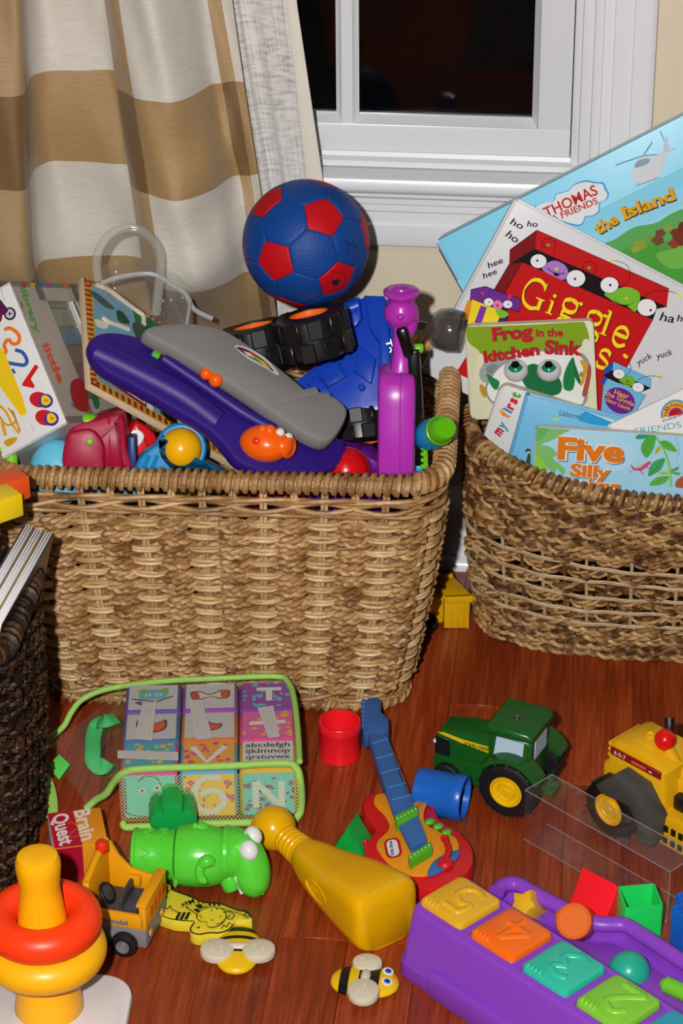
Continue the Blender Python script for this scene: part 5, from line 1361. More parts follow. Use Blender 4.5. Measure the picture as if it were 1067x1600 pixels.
def book_leafy():
    t, M, ar = book('board_book', 'light blue board book with orange words and a leafy vine, frontmost in the oval basket', (838, 667), (1067, 682), 2.588, .235, .11, .011, '#9bcbe2', '#9aa89a', True, .003)
    ar.tr = (820, 640, 4.320)
    ar.blob([(60, 110), (160, 118), (300, 125), (345, 130), (260, 160), (200, 200), (110, 235), (170, 250), (220, 300), (190, 330), (270, 400), (255, 440), (215, 400), (200, 430), (140, 390), (120, 440), (20, 440), (40, 250)], '#79b96a', 4)
    ar.blob([(70, 120), (150, 125), (130, 180), (70, 210)], '#5fae63'); ar.blob([(45, 300), (110, 330), (150, 420), (30, 440)], '#8cc84a'); ar.blob([(300, 130), (520, 140), (760, 300), (600, 420), (420, 300)], '#abd5e8', 3)
    # vine
    ar.stroke([(875, 175), (920, 235), (955, 310), (978, 400), (985, 470), (985, 520)], 15, '#7fc04a', sm=6)
    for p, c in (([(880, 170), (830, 175), (785, 240), (790, 290), (822, 325), (865, 270), (882, 210)], '#4fa83e'), ([(745, 190), (775, 165), (865, 165), (820, 190), (775, 200)], '#2f9a78'), ([(915, 212), (975, 215), (1028, 280), (970, 275), (930, 250)], '#57ad42'), ([(878, 300), (885, 258), (912, 245), (915, 270)], '#b5b83a'),
                 ([(832, 445), (850, 370), (900, 335), (945, 330), (920, 400), (870, 435)], '#3f9f5c'), ([(840, 505), (890, 455), (970, 448), (950, 490), (890, 512)], '#5fb04a'), ([(905, 425), (960, 408), (968, 430), (925, 436)], '#a8c84a'), ([(985, 408), (1035, 383), (1035, 400), (1000, 415)], '#3f9a5a'), ([(988, 418), (1045, 420), (1040, 440), (1000, 432)], '#62b04a')):
        ar.blob(p, c, 4); a, b_ = p[0], p[len(p) // 2]; ar.stroke([a, b_], 3, '#2f7a3a')
    # pink lizard
    ar.stroke([(712, 370), (735, 398), (780, 402), (820, 370), (848, 350)], [6, 18, 24, 24, 16], '#c8407a'); ar.stroke([(775, 400), (800, 440)], 7, '#c8407a'); ar.stroke([(815, 385), (852, 400)], 7, '#c8407a')
    for x, y in ((750, 390), (770, 380), (790, 372), (810, 358)): ar.ell(x, y, 8, 7, '#c8a85a')
    for i in range(2): ar.stroke([(706 + i * 14, 405 + i * 3), (714 + i * 10, 425)], 2.5, '#4a3a6a')
    ar.blob([(1020, 480), (1055, 450), (1090, 440), (1090, 520), (1020, 520)], '#a85a3a', 3); ar.stroke([(1010, 170), (1040, 260), (1025, 330)], 2, '#5a8aa0', sm=4)
    for off, c, b_ in (((6, 7), '#4a7a9a', .075), ((0, 0), '#ece6d6', .072), ((0, 0), '#d9761a', .045)):
        dx, dy = off
        ar.text('Five', (218 + dx, 325 + dy), (668 + dx, 350 + dy), 140, c, b_); ar.text('Silly', (303 + dx, 440 + dy), (575 + dx, 462 + dy), 78, c, b_); ar.text('Monkeys', (205 + dx, 530 + dy), (645 + dx, 560 + dy), 84, c, b_)
    ar.obj('cover_print', t)
book_leafy()
# ------------------------------------------------------------------ dark basket's contents
def build_dark_contents():
    gold = ink('#b8922e'); cov = [ink('#4a4258'), ink('#8a7a3a'), ink('#2c2118')]  # last cover's dark brown paints in the shadow beside the third book's pages
    g0, g1 = Pz(40, 818, .287), Pz(2, 905, .275)
    a = (g1 - g0); a.z = 0; a.normalize()
    labs = ['thick board book with white page edges, leftmost of three in the dark basket', 'thick board book with white page edges, in the middle of three in the dark basket', 'white-edged board book with a golden cover against the dark basket rim']
    corners = [((40, 819), (54, 828)), ((54, 829), (69, 839)), ((70, 839), (84, 850))]
    wht = mat('white_page_edges', '#e4e2e6', .6, bump=.3, bscale=1200, var=.05, vscale=400)
    O0 = Pz(40, 819, .340); u = Vector((.945, -.19, -.26)).normalized(); Ld = Vector((-.20, -.975, -.09)); Ld = (Ld - u * u.dot(Ld)).normalized(); th = .0088
    for i in range(3):
        O = O0 + u * (i * (th + .0018)) - Vector((0, 0, .0)); M = frame(O, u, -Ld)
        t = thing('board_book', labs[i], 'book', M, None)
        n = 3; d = th / n
        for k in range(n): one('board_page', bx(k * d + .0001, (k + 1) * d - .0001, -.165, 0, -.17, 0, .0010, 1), wht, t)
        one('front_cover', bx(-.0012, 0, -.165, .0005, -.17, .0006, .0004, 1), cov[0] if i == 0 else cov[1], t); one('back_cover', bx(th, th + .0012, -.165, .0005, -.17, .0006, .0004, 1), cov[i], t)
    # red plastic tub at the frame's edge
    c = Vector((-.340, 2.165, 0)); o = thing('red_tub', 'glossy red plastic tub edge inside the near end of the dark basket', 'tub', T(c.x - .035, c.y - .0, 0))
    one('tub_wall', ring_of([(0, .15), (0, .263), (.002, .265), (.004, .263), (.004, .15)], rrect(.079, .09, .02, 5)), plastic('glossy_red', '#c40f1a', .2), o); one('tub_floor', prism(rrect(.078, .089, .02, 5), .148, .152), plastic('glossy_red', '#c40f1a', .2), o)
    # two wooden blocks lying on a tall book at the basket's far left
    Mb = T(-.432, 2.283, 0) @ rotz(-4)
    t = thing('board_book', 'upright board book under the orange and yellow blocks at the left edge', 'book', Mb)
    one('front_cover', bx(-.11, .075, -.0125, -.011, 0.04, .360, .0005, 1), cov[0], t); one('back_cover', bx(-.11, .075, .011, .0125, 0.04, .360, .0005, 1), cov[1], t)
    for k in range(4): one('board_page', bx(-.109, .074, -.011 + k * .0055, -.0058 + k * .0055, 0.041, .3595, .0008, 1), wht, t)
    def blk(px, z, col, nm, lab, yaw, sx, sy, sz):
        c = Pz(px[0], px[1], z); o = one('wooden_block', rbox(sx, sy, sz, .0022, 2), plastic(nm, col, .35), None, T(*c) @ rotz(yaw)); tag(o, lab, 'block')
    blk((9, 762), .3735, '#e0521c', 'block_orange', 'orange painted block at the left edge, behind the yellow block', 38, .042, .030, .026)
    blk((-6, 790), .3735, '#e6c415', 'block_yellow', 'yellow painted block at the left edge, in front of the orange block', 38, .046, .032, .026)
build_dark_contents()

# ------------------------------------------------------------------ clear bag of cloth blocks
def build_block_bag():
    A = Pz(190, 1284); B = Pz(467, 1277); ux = (B - A); W_ = ux.length; M = frame(A, ux, Vector((0, 0, 1)).cross(ux)); s = W_ / 3; hz = .062; dy = s * .93
    yaw = M.to_3x3()
    def cloth(n, c): return mat('cloth_' + n, c, .8, bump=.25, bscale=900, var=.06, vscale=120)
    spec = {  # (col, row from the front): side colour, top colour, dots, art, label
     (0, 2): ('#5a4a9a', '#b9b7b4', None, 'owl', 'cloth block with a teal owl on a branch, at the back left of the bag'),
     (1, 2): ('#8a3a9a', '#bab8b6', None, 'core', 'cloth block showing a red bitten apple picture at the back of the bag'),
     (2, 2): ('#7a2a8a', '#8c3a98', '#4fb0b8', 'T', 'purple cloth block with teal dots and a white letter T'),
     (0, 1): ('#3a6a9a', '#b6b4b2', None, 'fox', 'cloth block with an orange fox picture beside the white care tag'),
     (1, 1): ('#c86a1c', '#b9b6b4', None, 'bird', 'cloth block with a red bird picture in the middle of the bag'),
     (2, 1): ('#c83a7a', '#cf5a92', '#d8a83a', 'bar', 'pink cloth block with yellow dots and a white bar'),
     (0, 0): ('#c84a8a', '#3f9aa8', '#c8a83a', 'plain', 'teal cloth block with ochre dots and a doodled front face'),
     (1, 0): ('#5a9ac0', '#d8952a', '#c83a6a', 'V', 'orange cloth block with a white V on top and a white 6 in front'),
     (2, 0): ('#c89a2a', '#c4c2bf', None, 'abc', 'cloth block with the printed alphabet on top and N in front')}
    f2 = lambda x, y: (60 + x / 2.425, 1040 + y / 2.425)
    K = '#2c2326'; Wt = '#cfcdc9'
    for (i, j), (sc_, tc, dots, art, lab) in spec.items():
        x0 = i * s; y0 = j * dy; t = thing('cloth_block', lab, 'cloth block', M @ T(x0 + s / 2, y0 + dy / 2, 0), None)
        one('cushion', rbox(s - .0015, dy - .0015, hz, .007, 4), cloth(sc_.strip('#'), sc_), t, T(0, 0, hz / 2 + .001))
        Mt = M @ T(x0 + s / 2, y0 + dy / 2, hz + .0012); q = (s - .0015) / 2 - .004; r = (dy - .0015) / 2 - .004
        ar = Art(Mt, clip=(-q, q, -r, r)); ar.px = False; c_ = lambda c: cloth(c.strip('#'), c)
        ar.poly([(-q, -r), (q, -r), (q, r), (-q, r)], c_(tc)); rnd = random.Random(i * 7 + j)
        if dots:
            for k in range(26): ar.ell(rnd.uniform(-q, q), rnd.uniform(-r, r), rnd.uniform(.0015, .004), rnd.uniform(.0015, .004), c_(dots), n=12)
        if art == 'T': ar.stroke([(-.012, .010), (.016, .010)], .007, c_(Wt)); ar.stroke([(.002, .010), (.002, -.014)], .007, c_(Wt))
        if art == 'bar': ar.stroke([(-.020, 0), (.020, .002)], .007, c_(Wt))
        if art == 'V': ar.stroke([(-.018, .016), (-.002, -.014), (.018, .016)], .007, c_(Wt))
        if art == 'abc':
            for k, ln in enumerate(('abcdefgh', 'ijklmnop', 'qrstuvwx', 'yz')): y = .014 - k * .0115; w = .024 if k < 3 else .007; ar.text(ln, (-w, y), (w, y), .0085, ink('#2a2628', .6), .015)
        if art == 'owl':
            ar.blob([(-.016, .004), (-.012, .014), (.008, .016), (.016, .006), (.010, -.004), (-.012, -.004)], c_('#5aa8b0')); ar.blob([(-.018, .012), (-.010, .018), (-.006, .010)], c_('#7aa83a')); ar.blob([(.006, .015), (.016, .018), (.016, .008)], c_('#7aa83a'))
            for x in (-.006, .006): ar.ell(x, .005, .0036, .003, c_(Wt)); ar.ell(x, .005, .0015, .0013, c_(K))
            ar.stroke([(-.024, -.003), (.004, -.010), (.022, .001)], .0022, c_(K)); ar.blob([(-.02, -.012), (-.014, -.008), (-.012, -.016)], c_('#7a2a6a'))
        if art == 'core': ar.blob([(-.022, .008), (-.012, .010), (0, .004), (.012, .012), (.022, .010), (.020, -.004), (.010, -.006), (0, -.002), (-.012, -.008), (-.020, -.006)], c_(K)); ar.blob([(-.020, .006), (-.012, .008), (0, .002), (.012, .010), (.020, .008), (.018, -.003), (.010, -.004), (0, -.001), (-.012, -.006), (-.018, -.005)], c_('#c8bfae')); ar.blob([(-.021, .006), (-.014, .007), (-.012, -.006), (-.019, -.005)], c_('#b83a22')); ar.blob([(.012, .011), (.021, .009), (.019, -.003), (.013, -.004)], c_('#c04a26'))
        if art == 'fox': ar.blob([(-.016, .012), (-.008, .008), (.006, .008), (.016, .013), (.016, -.004), (.006, -.012), (-.008, -.012), (-.016, -.004)], c_(K)); ar.blob([(-.014, .009), (-.008, .007), (.006, .007), (.014, .010), (.014, -.003), (.005, -.010), (-.007, -.010), (-.014, -.003)], c_('#c84e22')); ar.ell(-.004, 0, .004, .004, c_(Wt)); ar.ell(-.004, 0, .0016, .0016, c_(K))
        if art == 'bird': ar.blob([(-.014, .004), (-.006, .010), (.004, .004), (.014, .002), (.010, -.008), (-.004, -.011), (-.012, -.004)], c_(K)); ar.blob([(-.012, .004), (-.006, .008), (.004, .002), (.012, .001), (.009, -.007), (-.004, -.009), (-.011, -.003)], c_('#c8432a')); ar.ell(-.007, .004, .0014, .0014, c_(K))
        ar.g.obj('top_picture', t, T(0, 0, hz + .0012))
        if j == 0:
            Mf = M @ T(x0 + s / 2, y0 - .0004 + .00075, hz / 2 + .001) @ rotx(90); q = (s - .0015) / 2 - .004; r = hz / 2 - .004
            br = Art(Mf, clip=(-q, q, -r, r)); br.px = False; fc = ['#5ccbb9', '#f0b432', '#52c2c4'][i]; dc = [None, '#c8427a', '#7a2a7a'][i]
            br.poly([(-q, -r), (q, -r), (q, r), (-q, r)], c_(fc))
            if dc:
                for k in range(30): br.ell(rnd.uniform(-q, q), rnd.uniform(-r, r), rnd.uniform(.0012, .0042), rnd.uniform(.0012, .0042), c_(dc), n=12)
            if i == 0:
                br.stroke([(-.026, .024), (-.026, -.010), (-.024, -.022), (.0, -.026), (.012, -.018), (.02, -.024)], .0012, c_(K), sm=5); br.stroke([(-.012, .020), (-.004, .026), (.008, .024), (.014, .012), (.024, .004)], .0012, c_(K), sm=5)
                for x, y in ((-.008, .008), (.008, .011)): br.ell(x, y, .0038, .0038, c_(Wt)); br.ell(x, y, .0018, .0018, c_(K))
            if i == 1:
                br.stroke([(.013, .022), (-.002, .024), (-.014, .012), (-.016, -.006), (-.008, -.019), (.006, -.020), (.015, -.010), (.013, .002), (.002, .007), (-.010, .001)], .0075, c_(Wt), sm=6)
            if i == 2: br.stroke([(-.014, -.017), (-.014, .017)], .007, c_(Wt)); br.stroke([(-.014, .017), (.014, -.017)], .007, c_(Wt)); br.stroke([(.014, -.017), (.014, .017)], .007, c_(Wt)); 
            br.g.obj('front_picture', t, T(0, -dy / 2 + .00035, hz / 2 + .001) @ rotx(90))
    # ---- the bag itself
    pip = mat('lime_piping', '#9ccb5c', .6, bump=.4, bscale=1500, var=.08, vscale=200); strap = mat('green_webbing', '#3fae62', .55, bump=.5, bscale=1300, var=.1, vscale=300)
    film = clear('bag_film', '#c9c4bc', .05, .14)
    net, nt, b = newmat('lime_net'); L = nt.links; out = nt.nodes['Material Output']; b.inputs['Base Color'].default_value = lin('#c6d68c'); b.inputs['Roughness'].default_value = .5
    tc = node(nt, 'ShaderNodeTexCoord'); mp = node(nt, 'ShaderNodeMapping'); mp.inputs['Scale'].default_value = (1, 1, .9); mp.inputs['Rotation'].default_value = (0, .5, 0); L.new(tc.outputs['Object'], mp.inputs[0])
    sx = node(nt, 'ShaderNodeSeparateXYZ'); L.new(tc.outputs['Object'], sx.inputs[0]); sa = node(nt, 'ShaderNodeMath', operation='ADD'); L.new(sx.outputs[0], sa.inputs[0]); L.new(sx.outputs[1], sa.inputs[1]); cb = node(nt, 'ShaderNodeCombineXYZ'); L.new(sa.outputs[0], cb.inputs[0]); L.new(sx.outputs[2], cb.inputs[1]); rt = node(nt, 'ShaderNodeMapping'); rt.inputs['Rotation'].default_value = (0, 0, .785); L.new(cb.outputs[0], rt.inputs[0])
    vo = node(nt, 'ShaderNodeTexVoronoi', feature='DISTANCE_TO_EDGE', voronoi_dimensions='2D'); vo.inputs['Scale'].default_value = 330; vo.inputs['Randomness'].default_value = .1; L.new(rt.outputs[0], vo.inputs['Vector'])
    lt = node(nt, 'ShaderNodeMath', operation='LESS_THAN'); lt.inputs[1].default_value = .075; L.new(vo.outputs['Distance'], lt.inputs[0])
    tr = node(nt, 'ShaderNodeBsdfTransparent'); mx = node(nt, 'ShaderNodeMixShader'); L.new(lt.outputs[0], mx.inputs[0]); L.new(tr.outputs[0], mx.inputs[1]); L.new(b.outputs[0], mx.inputs[2]); L.new(mx.outputs[0], out.inputs[0])
    t = thing('block_bag', 'clear zip bag edged in lime piping around nine cloth blocks', 'bag', M)
    Mi = M.inverted(); loc = lambda x, y, z: tuple(Mi @ Pz(x, y, z))
    H2 = hz + .0065
    back = [(72, 1162, .006), (80, 1152, .012), (100, 1134, .022), (112, 1112, .035), (130, 1092, .045), (170, 1076, .056), (250, 1065, .064), (340, 1060, .066), (430, 1057, .066), (450, 1066, .066), (459, 1090, .066), (465, 1140, .066), (468, 1190, .066)]
    one('piping', tube(smooth_path([loc(*p) for p in back], 6), .0035, 10), pip, t)
    fr = [(135, 1263, .004), (150, 1250, .015), (166, 1240, .028), (178, 1222, .045), (196, 1206, .062), (235, 1201, .066), (350, 1197, .066), (440, 1193, .066), (462, 1199, .064), (469, 1220, .05), (471, 1255, .02), (466, 1274, .006), (445, 1283, .004), (330, 1287, .004), (215, 1292, .004), (196, 1292, .004), (192, 1286, .006)]
    P = smooth_path([loc(*p) for p in fr], 6); one('piping', tube(P, .0042, 10), pip, t)
    one('net_front', grid(lambda u, v: (W_ * u, -.006 - .002 * math.sin(PI * u), .004 + (hz - .001) * v), 20, 8), net, t)
    one('net_side', grid(lambda u, v: (W_ + .004, -.004 + 3 * dy * u, .004 + (hz - .001) * v), 16, 8), net, t)
    one('film_top', grid(lambda u, v: (W_ * u, -.004 + (3 * dy + .006) * v, H2 - .0015 + .0012 * math.sin(9 * u + 4 * v)), 20, 14), film, t)
    a0, a1 = Vector(loc(72, 1162, .005)), Vector(loc(135, 1264, .004)); b0, b1 = Vector((0, 3 * dy, H2 - .002)), Vector((0, 0, H2 - .002))
    def flap(u, v):
        p = a0.lerp(a1, v).lerp(b0.lerp(b1, v), u); p.z = a0.z + (b0.z - a0.z) * u ** 1.6 + .003 * math.sin(9 * v + 5 * u) * (1 - u) + .002; return tuple(p)
    one('film_flap', grid(flap, 16, 12), film, t)
    # webbing handle, pull tag, loose strap
    w = [(180, 1122, .070), (165, 1126, .074), (152, 1132, .062), (146, 1150, .056), (145, 1172, .052), (146, 1190, .046), (158, 1200, .040), (168, 1190, .044)]
    pts = smooth_path([loc(*p) for p in w], 6); 
    one('webbing_handle', tube(pts, .0085, 12, flat=.22, up0=(0, -.5, .85)), strap, t)
    o = G(); cc = Vector(loc(148, 1150, .050)); o.add(torus(.014, .0008, 30, 6), mat('black_elastic', '#141414', .6), T(*cc) @ rotx(55)); o.obj('elastic_loop', t)
    g = G(); c = loc(92, 1199, .010); g.add(prism([(-.012, 0), (0, .016), (.0125, .002), (.001, -.0175)], 0, .003, .001), plastic('lime_tag', '#55c552', .4), T(*c) @ rotx(24)); g.obj('pull_tag', t)
    pts = smooth_path([loc(*p) for p in ((68, 1205, .018), (76, 1222, .014), (80, 1250, .010), (78, 1276, .006))], 6); one('loose_strap', tube(pts, [.003 + .006 * i / len(pts) for i in range(len(pts))], 10, flat=.2, up0=(0, -.4, .9)), pip, t)
    # sewn care labels on the blocks, under the film
    lab = mat('care_label', '#c2bfba', .7); 
    def care(quad, nm):
        ar = Art(M @ T(0, 0, hz + .0035)); q = [f2(*p) for p in quad]; ar.poly(q, lab); a, b_, c, d = [Vector(p) for p in q]
        for k in range(3):
            s0 = a.lerp(b_, .25 + .25 * k); s1 = d.lerp(c, .25 + .25 * k); p0, p1 = s0.lerp(s1, .1), s0.lerp(s1, .9)
            ar.stroke([p0, p1], .7, ink('#a5a19e', .6))
        ar.g.obj(nm, t, T(0, 0, hz + .0035))
    care([(395, 148), (448, 135), (430, 285), (362, 278)], 'care_label'); care([(568, 130), (620, 130), (660, 275), (600, 282)], 'care_label'); care([(830, 160), (890, 152), (915, 270), (872, 275)], 'care_label'); care([(300, 322), (300, 352), (530, 360), (530, 328)], 'care_label')
build_block_bag()

# ------------------------------------------------------------------ cups, guitar, tractor
def build_cups():
    c = Pz(531, 1180); r = .0232; h = .047
    rp = plastic('cup_red', '#ea1a24', .3)
    t = thing('stacking_cup', 'red plastic stacking cup standing open end up beside the blue guitar neck', 'cup', T(*c))
    one('cup_wall', lathe([(0, 0), (r - .001, 0), (r, .001), (r + .0002, h - .012), (r + .0008, h - .011), (r + .0008, h - .001), (r, h), (r - .003, h), (r - .0035, h - .001), (r - .0035, .014), (0, .014)], 44), rp, t)
    one('nesting_step', lathe([(0, .024), (.0105, .024), (.0115, .023), (.0115, .014), (0, .014)], 30), rp, t)
    bp = plastic('cup_blue', '#195cb8', .3); r = .0252; h = .054
    c = Pz(652, 1234, r); A = Vector((math.cos(math.radians(-19)), math.sin(math.radians(-19)), 0)); e = Vector((0, 0, 1)); M = Matrix((e.cross(A) * -1, e, A)).transposed().to_4x4(); M = Matrix((e, A.cross(e), A)).transposed().to_4x4(); M.translation = c
    t = thing('stacking_cup', 'blue plastic stacking cup lying on its side between guitar and tractor', 'cup', M)
    one('cup_wall', lathe([(0, 0), (r - .0012, 0), (r, .0012), (r, h - .012), (r + .0005, h - .011), (r + .0005, h - .001), (r - .0002, h), (r - .0028, h), (r - .0035, h - .001), (r - .0035, .012), (0, .012)], 44), bp, t)
    one('rim_band', torus(r - .0002, .0008, 44, 8), bp, t, T(0, 0, h - .0115)); one('nesting_step', lathe([(0, .02), (.012, .02), (.0125, .012), (0, .012)], 30), bp, t)
build_cups()

def build_guitar():
    Z0 = .026; O = Pz(660, 1320, Z0); M = T(*O); f = px_local(M, 480, 1070, 2.6675)
    red = plastic('guitar_red', '#c4161c', .35); org = plastic('guitar_orange', '#d98a15', .38); blu = mat('guitar_blue', '#2e5f9e', .5, bump=.2, bscale=500); gr = plastic('guitar_green', '#4fa824', .35)
    t = thing('toy_guitar', 'red and orange toy guitar with blue neck lying on the floor', 'guitar', M)
    body = sm2(f([(228, 492), (240, 458), (272, 442), (318, 442), (350, 468), (400, 495), (452, 482), (500, 464), (530, 485), (541, 530), (575, 570), (640, 608), (688, 668), (694, 738), (655, 792), (580, 835), (500, 845), (440, 825), (360, 775), (268, 738), (236, 690), (246, 645), (278, 606), (262, 570), (238, 540)]), 5)
    one('body', prism(body, -Z0 + .0005, -.0002, .006, .004), red, t)
    for i in range(4): q = f([(258 + i * 4, 640 + i * 22)])[0]; one('side_rib', sphere(.003, .003, .006, 12, 8), red, t, T(q[0] - .004, q[1], -.007))
    face = sm2(f([(277, 492), (288, 464), (320, 458), (350, 480), (395, 508), (440, 498), (492, 476), (500, 490), (485, 545), (500, 590), (560, 620), (615, 640), (632, 680), (610, 720), (560, 770), (500, 798), (420, 795), (345, 755), (292, 690), (295, 655), (330, 620), (342, 590), (320, 545), (290, 515)]), 5)
    one('face_plate', prism(face, -.001, .0022, .0012), org, t)
    pk = sm2(f([(503, 798), (510, 760), (535, 730), (580, 705), (634, 690), (632, 715), (600, 750), (560, 780)], .002), 5); one('pick_guard', prism(pk, .001, .0032, .001), plastic('guard_blue', '#3566a6', .4), t)
    # neck, raised fretboard and head
    nk = f([(254, 205), (322, 190), (338, 235), (360, 300), (383, 365), (410, 430), (436, 490), (500, 648), (432, 680), (362, 540), (320, 420), (285, 310)], .009)
    one('neck', prism(nk, -.006, .009, .0012), blu, t)
    hd = f([(236, 75), (250, 52), (290, 47), (310, 65), (308, 108), (340, 140), (341, 188), (322, 205), (292, 212), (256, 206), (240, 215), (230, 200), (232, 120)], .009); one('headstock', prism(hd, -.010, .0092, .003), blu, t)
    for i in range(6): q = f([(236 - i * .6, 66 + i * 20)], .008)[0]; one('tuning_knob', sphere(.0032, .0042, .0036, 12, 8), blu, t, T(q[0], q[1], .006))
    st = plastic('string_blue', '#4a78b2', .4)
    for i in range(6):
        a, b_ = f([(262 + i * 11, 190 - i * 2), (440 + i * 11.5, 668 - i * 4.5)], .0095); one('string', tube([(a[0], a[1], .0096), (b_[0], b_[1], .0096)], .0006, 6), st, t)
    for y, x0, x1 in ((245, 268, 338), (308, 286, 360), (368, 308, 383), (430, 332, 408), (480, 352, 432)):
        a, b_ = f([(x0, y), (x1, y - 20)], .0095); one('fret', tube([(a[0], a[1], .0095), (b_[0], b_[1], .0095)], .0009, 6), st, t)
    for nm, q in (('bridge', [(364, 545), (456, 500), (464, 535), (374, 584)]), ('bridge', [(420, 712), (512, 652), (522, 682), (430, 738)])):
        p = f(q, .012); one(nm, prism(p, .0, .0125, .0015), gr, t); a, b_, c, d = [Vector(k) for k in p]
        for i in range(6):
            u = (i + .5) / 6; m_ = a.lerp(b_, u).lerp(d.lerp(c, u), .45); one('bridge_stud', sphere(.0011, n=8, m=6), plastic('pale_green', '#a8d890', .4), t, T(m_[0], m_[1], .0125))
    for x, y in ((511, 568), (546, 588), (581, 612)): q = f([(x, y)], .004)[0]; one('button', sphere(.0062, .0046, .0035, 18, 10), gr, t, T(q[0], q[1], .003) @ rotz(25))
    # little wavy black motif round the buttons
    ar = Art(M, z=.0024); ar.tr = (480, 1070, 2.6675); ar.stroke([(482, 572), (500, 578), (520, 600), (540, 605), (560, 628), (585, 626)], 2.5, '#3a1a10', sm=4); ar.obj('squiggle', t); ar = Art(M, z=.0024); ar.tr = (480, 1070, 2.6675)
    # oval maker's badge
    def rr(cx, cy, w, h, r, ang):
        c, d = math.cos(math.radians(ang)), math.sin(math.radians(ang)); return [(cx + x * c - y * d, cy + x * d + y * c) for x, y in rrect(w, h, r, 6)]
    ar.poly(rr(357, 688, 68, 82, 22, -12), '#b01a22'); ar.poly(rr(357, 688, 46, 68, 17, -12), '#d6d6d8'); ar.text('little tikes', (362, 718), (352, 658), 15, '#28407a', .03)
    ar.obj('badge', t)
    a, b_ = f([(576, 738), (572, 650)], .006); g = G(); g.add(lathe([(.0085, 0), (.009, .003), (.006, .006), (0, .0065)], 24), red, T(a[0], a[1], .002)); pts = smooth_path([(a[0], a[1], .007), (a[0] + .004, a[1] + (b_[1] - a[1]) * .5, .009), (b_[0], b_[1], .009)], 6); g.add(tube(pts, .0035, 10), red); g.add(sphere(.0044, n=14, m=10), red, T(b_[0], b_[1], .009)); g.obj('tremolo_lever', t)
build_guitar()

def wheel(parent, M, r, w, hubr, tyre, hub, lugs=0, rings=True):
    """toy wheel about the z axis; hub dish towards +z"""
    g = G(); g.add(lathe([(hubr, -w / 2), (r * .86, -w / 2), (r * .96, -w * .42), (r, -w * .25), (r, w * .25), (r * .96, w * .42), (r * .86, w / 2), (hubr, w * .46)], 44, closed=True), tyre)
    for i in range(lugs):
        a = 2 * PI * i / lugs; g.add(rbox(r * .07, r * .16, w * .45, .0008, 1), tyre, Matrix.Rotation(a, 4, 'Z') @ T(r * .99, 0, -w * .24) @ rotx(25)); g.add(rbox(r * .07, r * .16, w * .45, .0008, 1), tyre, Matrix.Rotation(a + PI / lugs, 4, 'Z') @ T(r * .99, 0, w * .24) @ rotx(-25))
    ty = g.obj('wheel', parent, M)
    h = w * .40
    one('hub', lathe([(0, h + .0025), (hubr * .16, h + .0025), (hubr * .2, h + .001), (hubr * .45, h + .0008), (hubr * .5, h + .002), (hubr * .56, h + .002), (hubr * .6, h - .001), (hubr * .84, h), (hubr * .9, h + .002), (hubr, h + .002), (hubr * 1.01, h - .003), (hubr * 1.01, -w * .4), (0, -w * .4)], 36), hub, ty)
    return ty
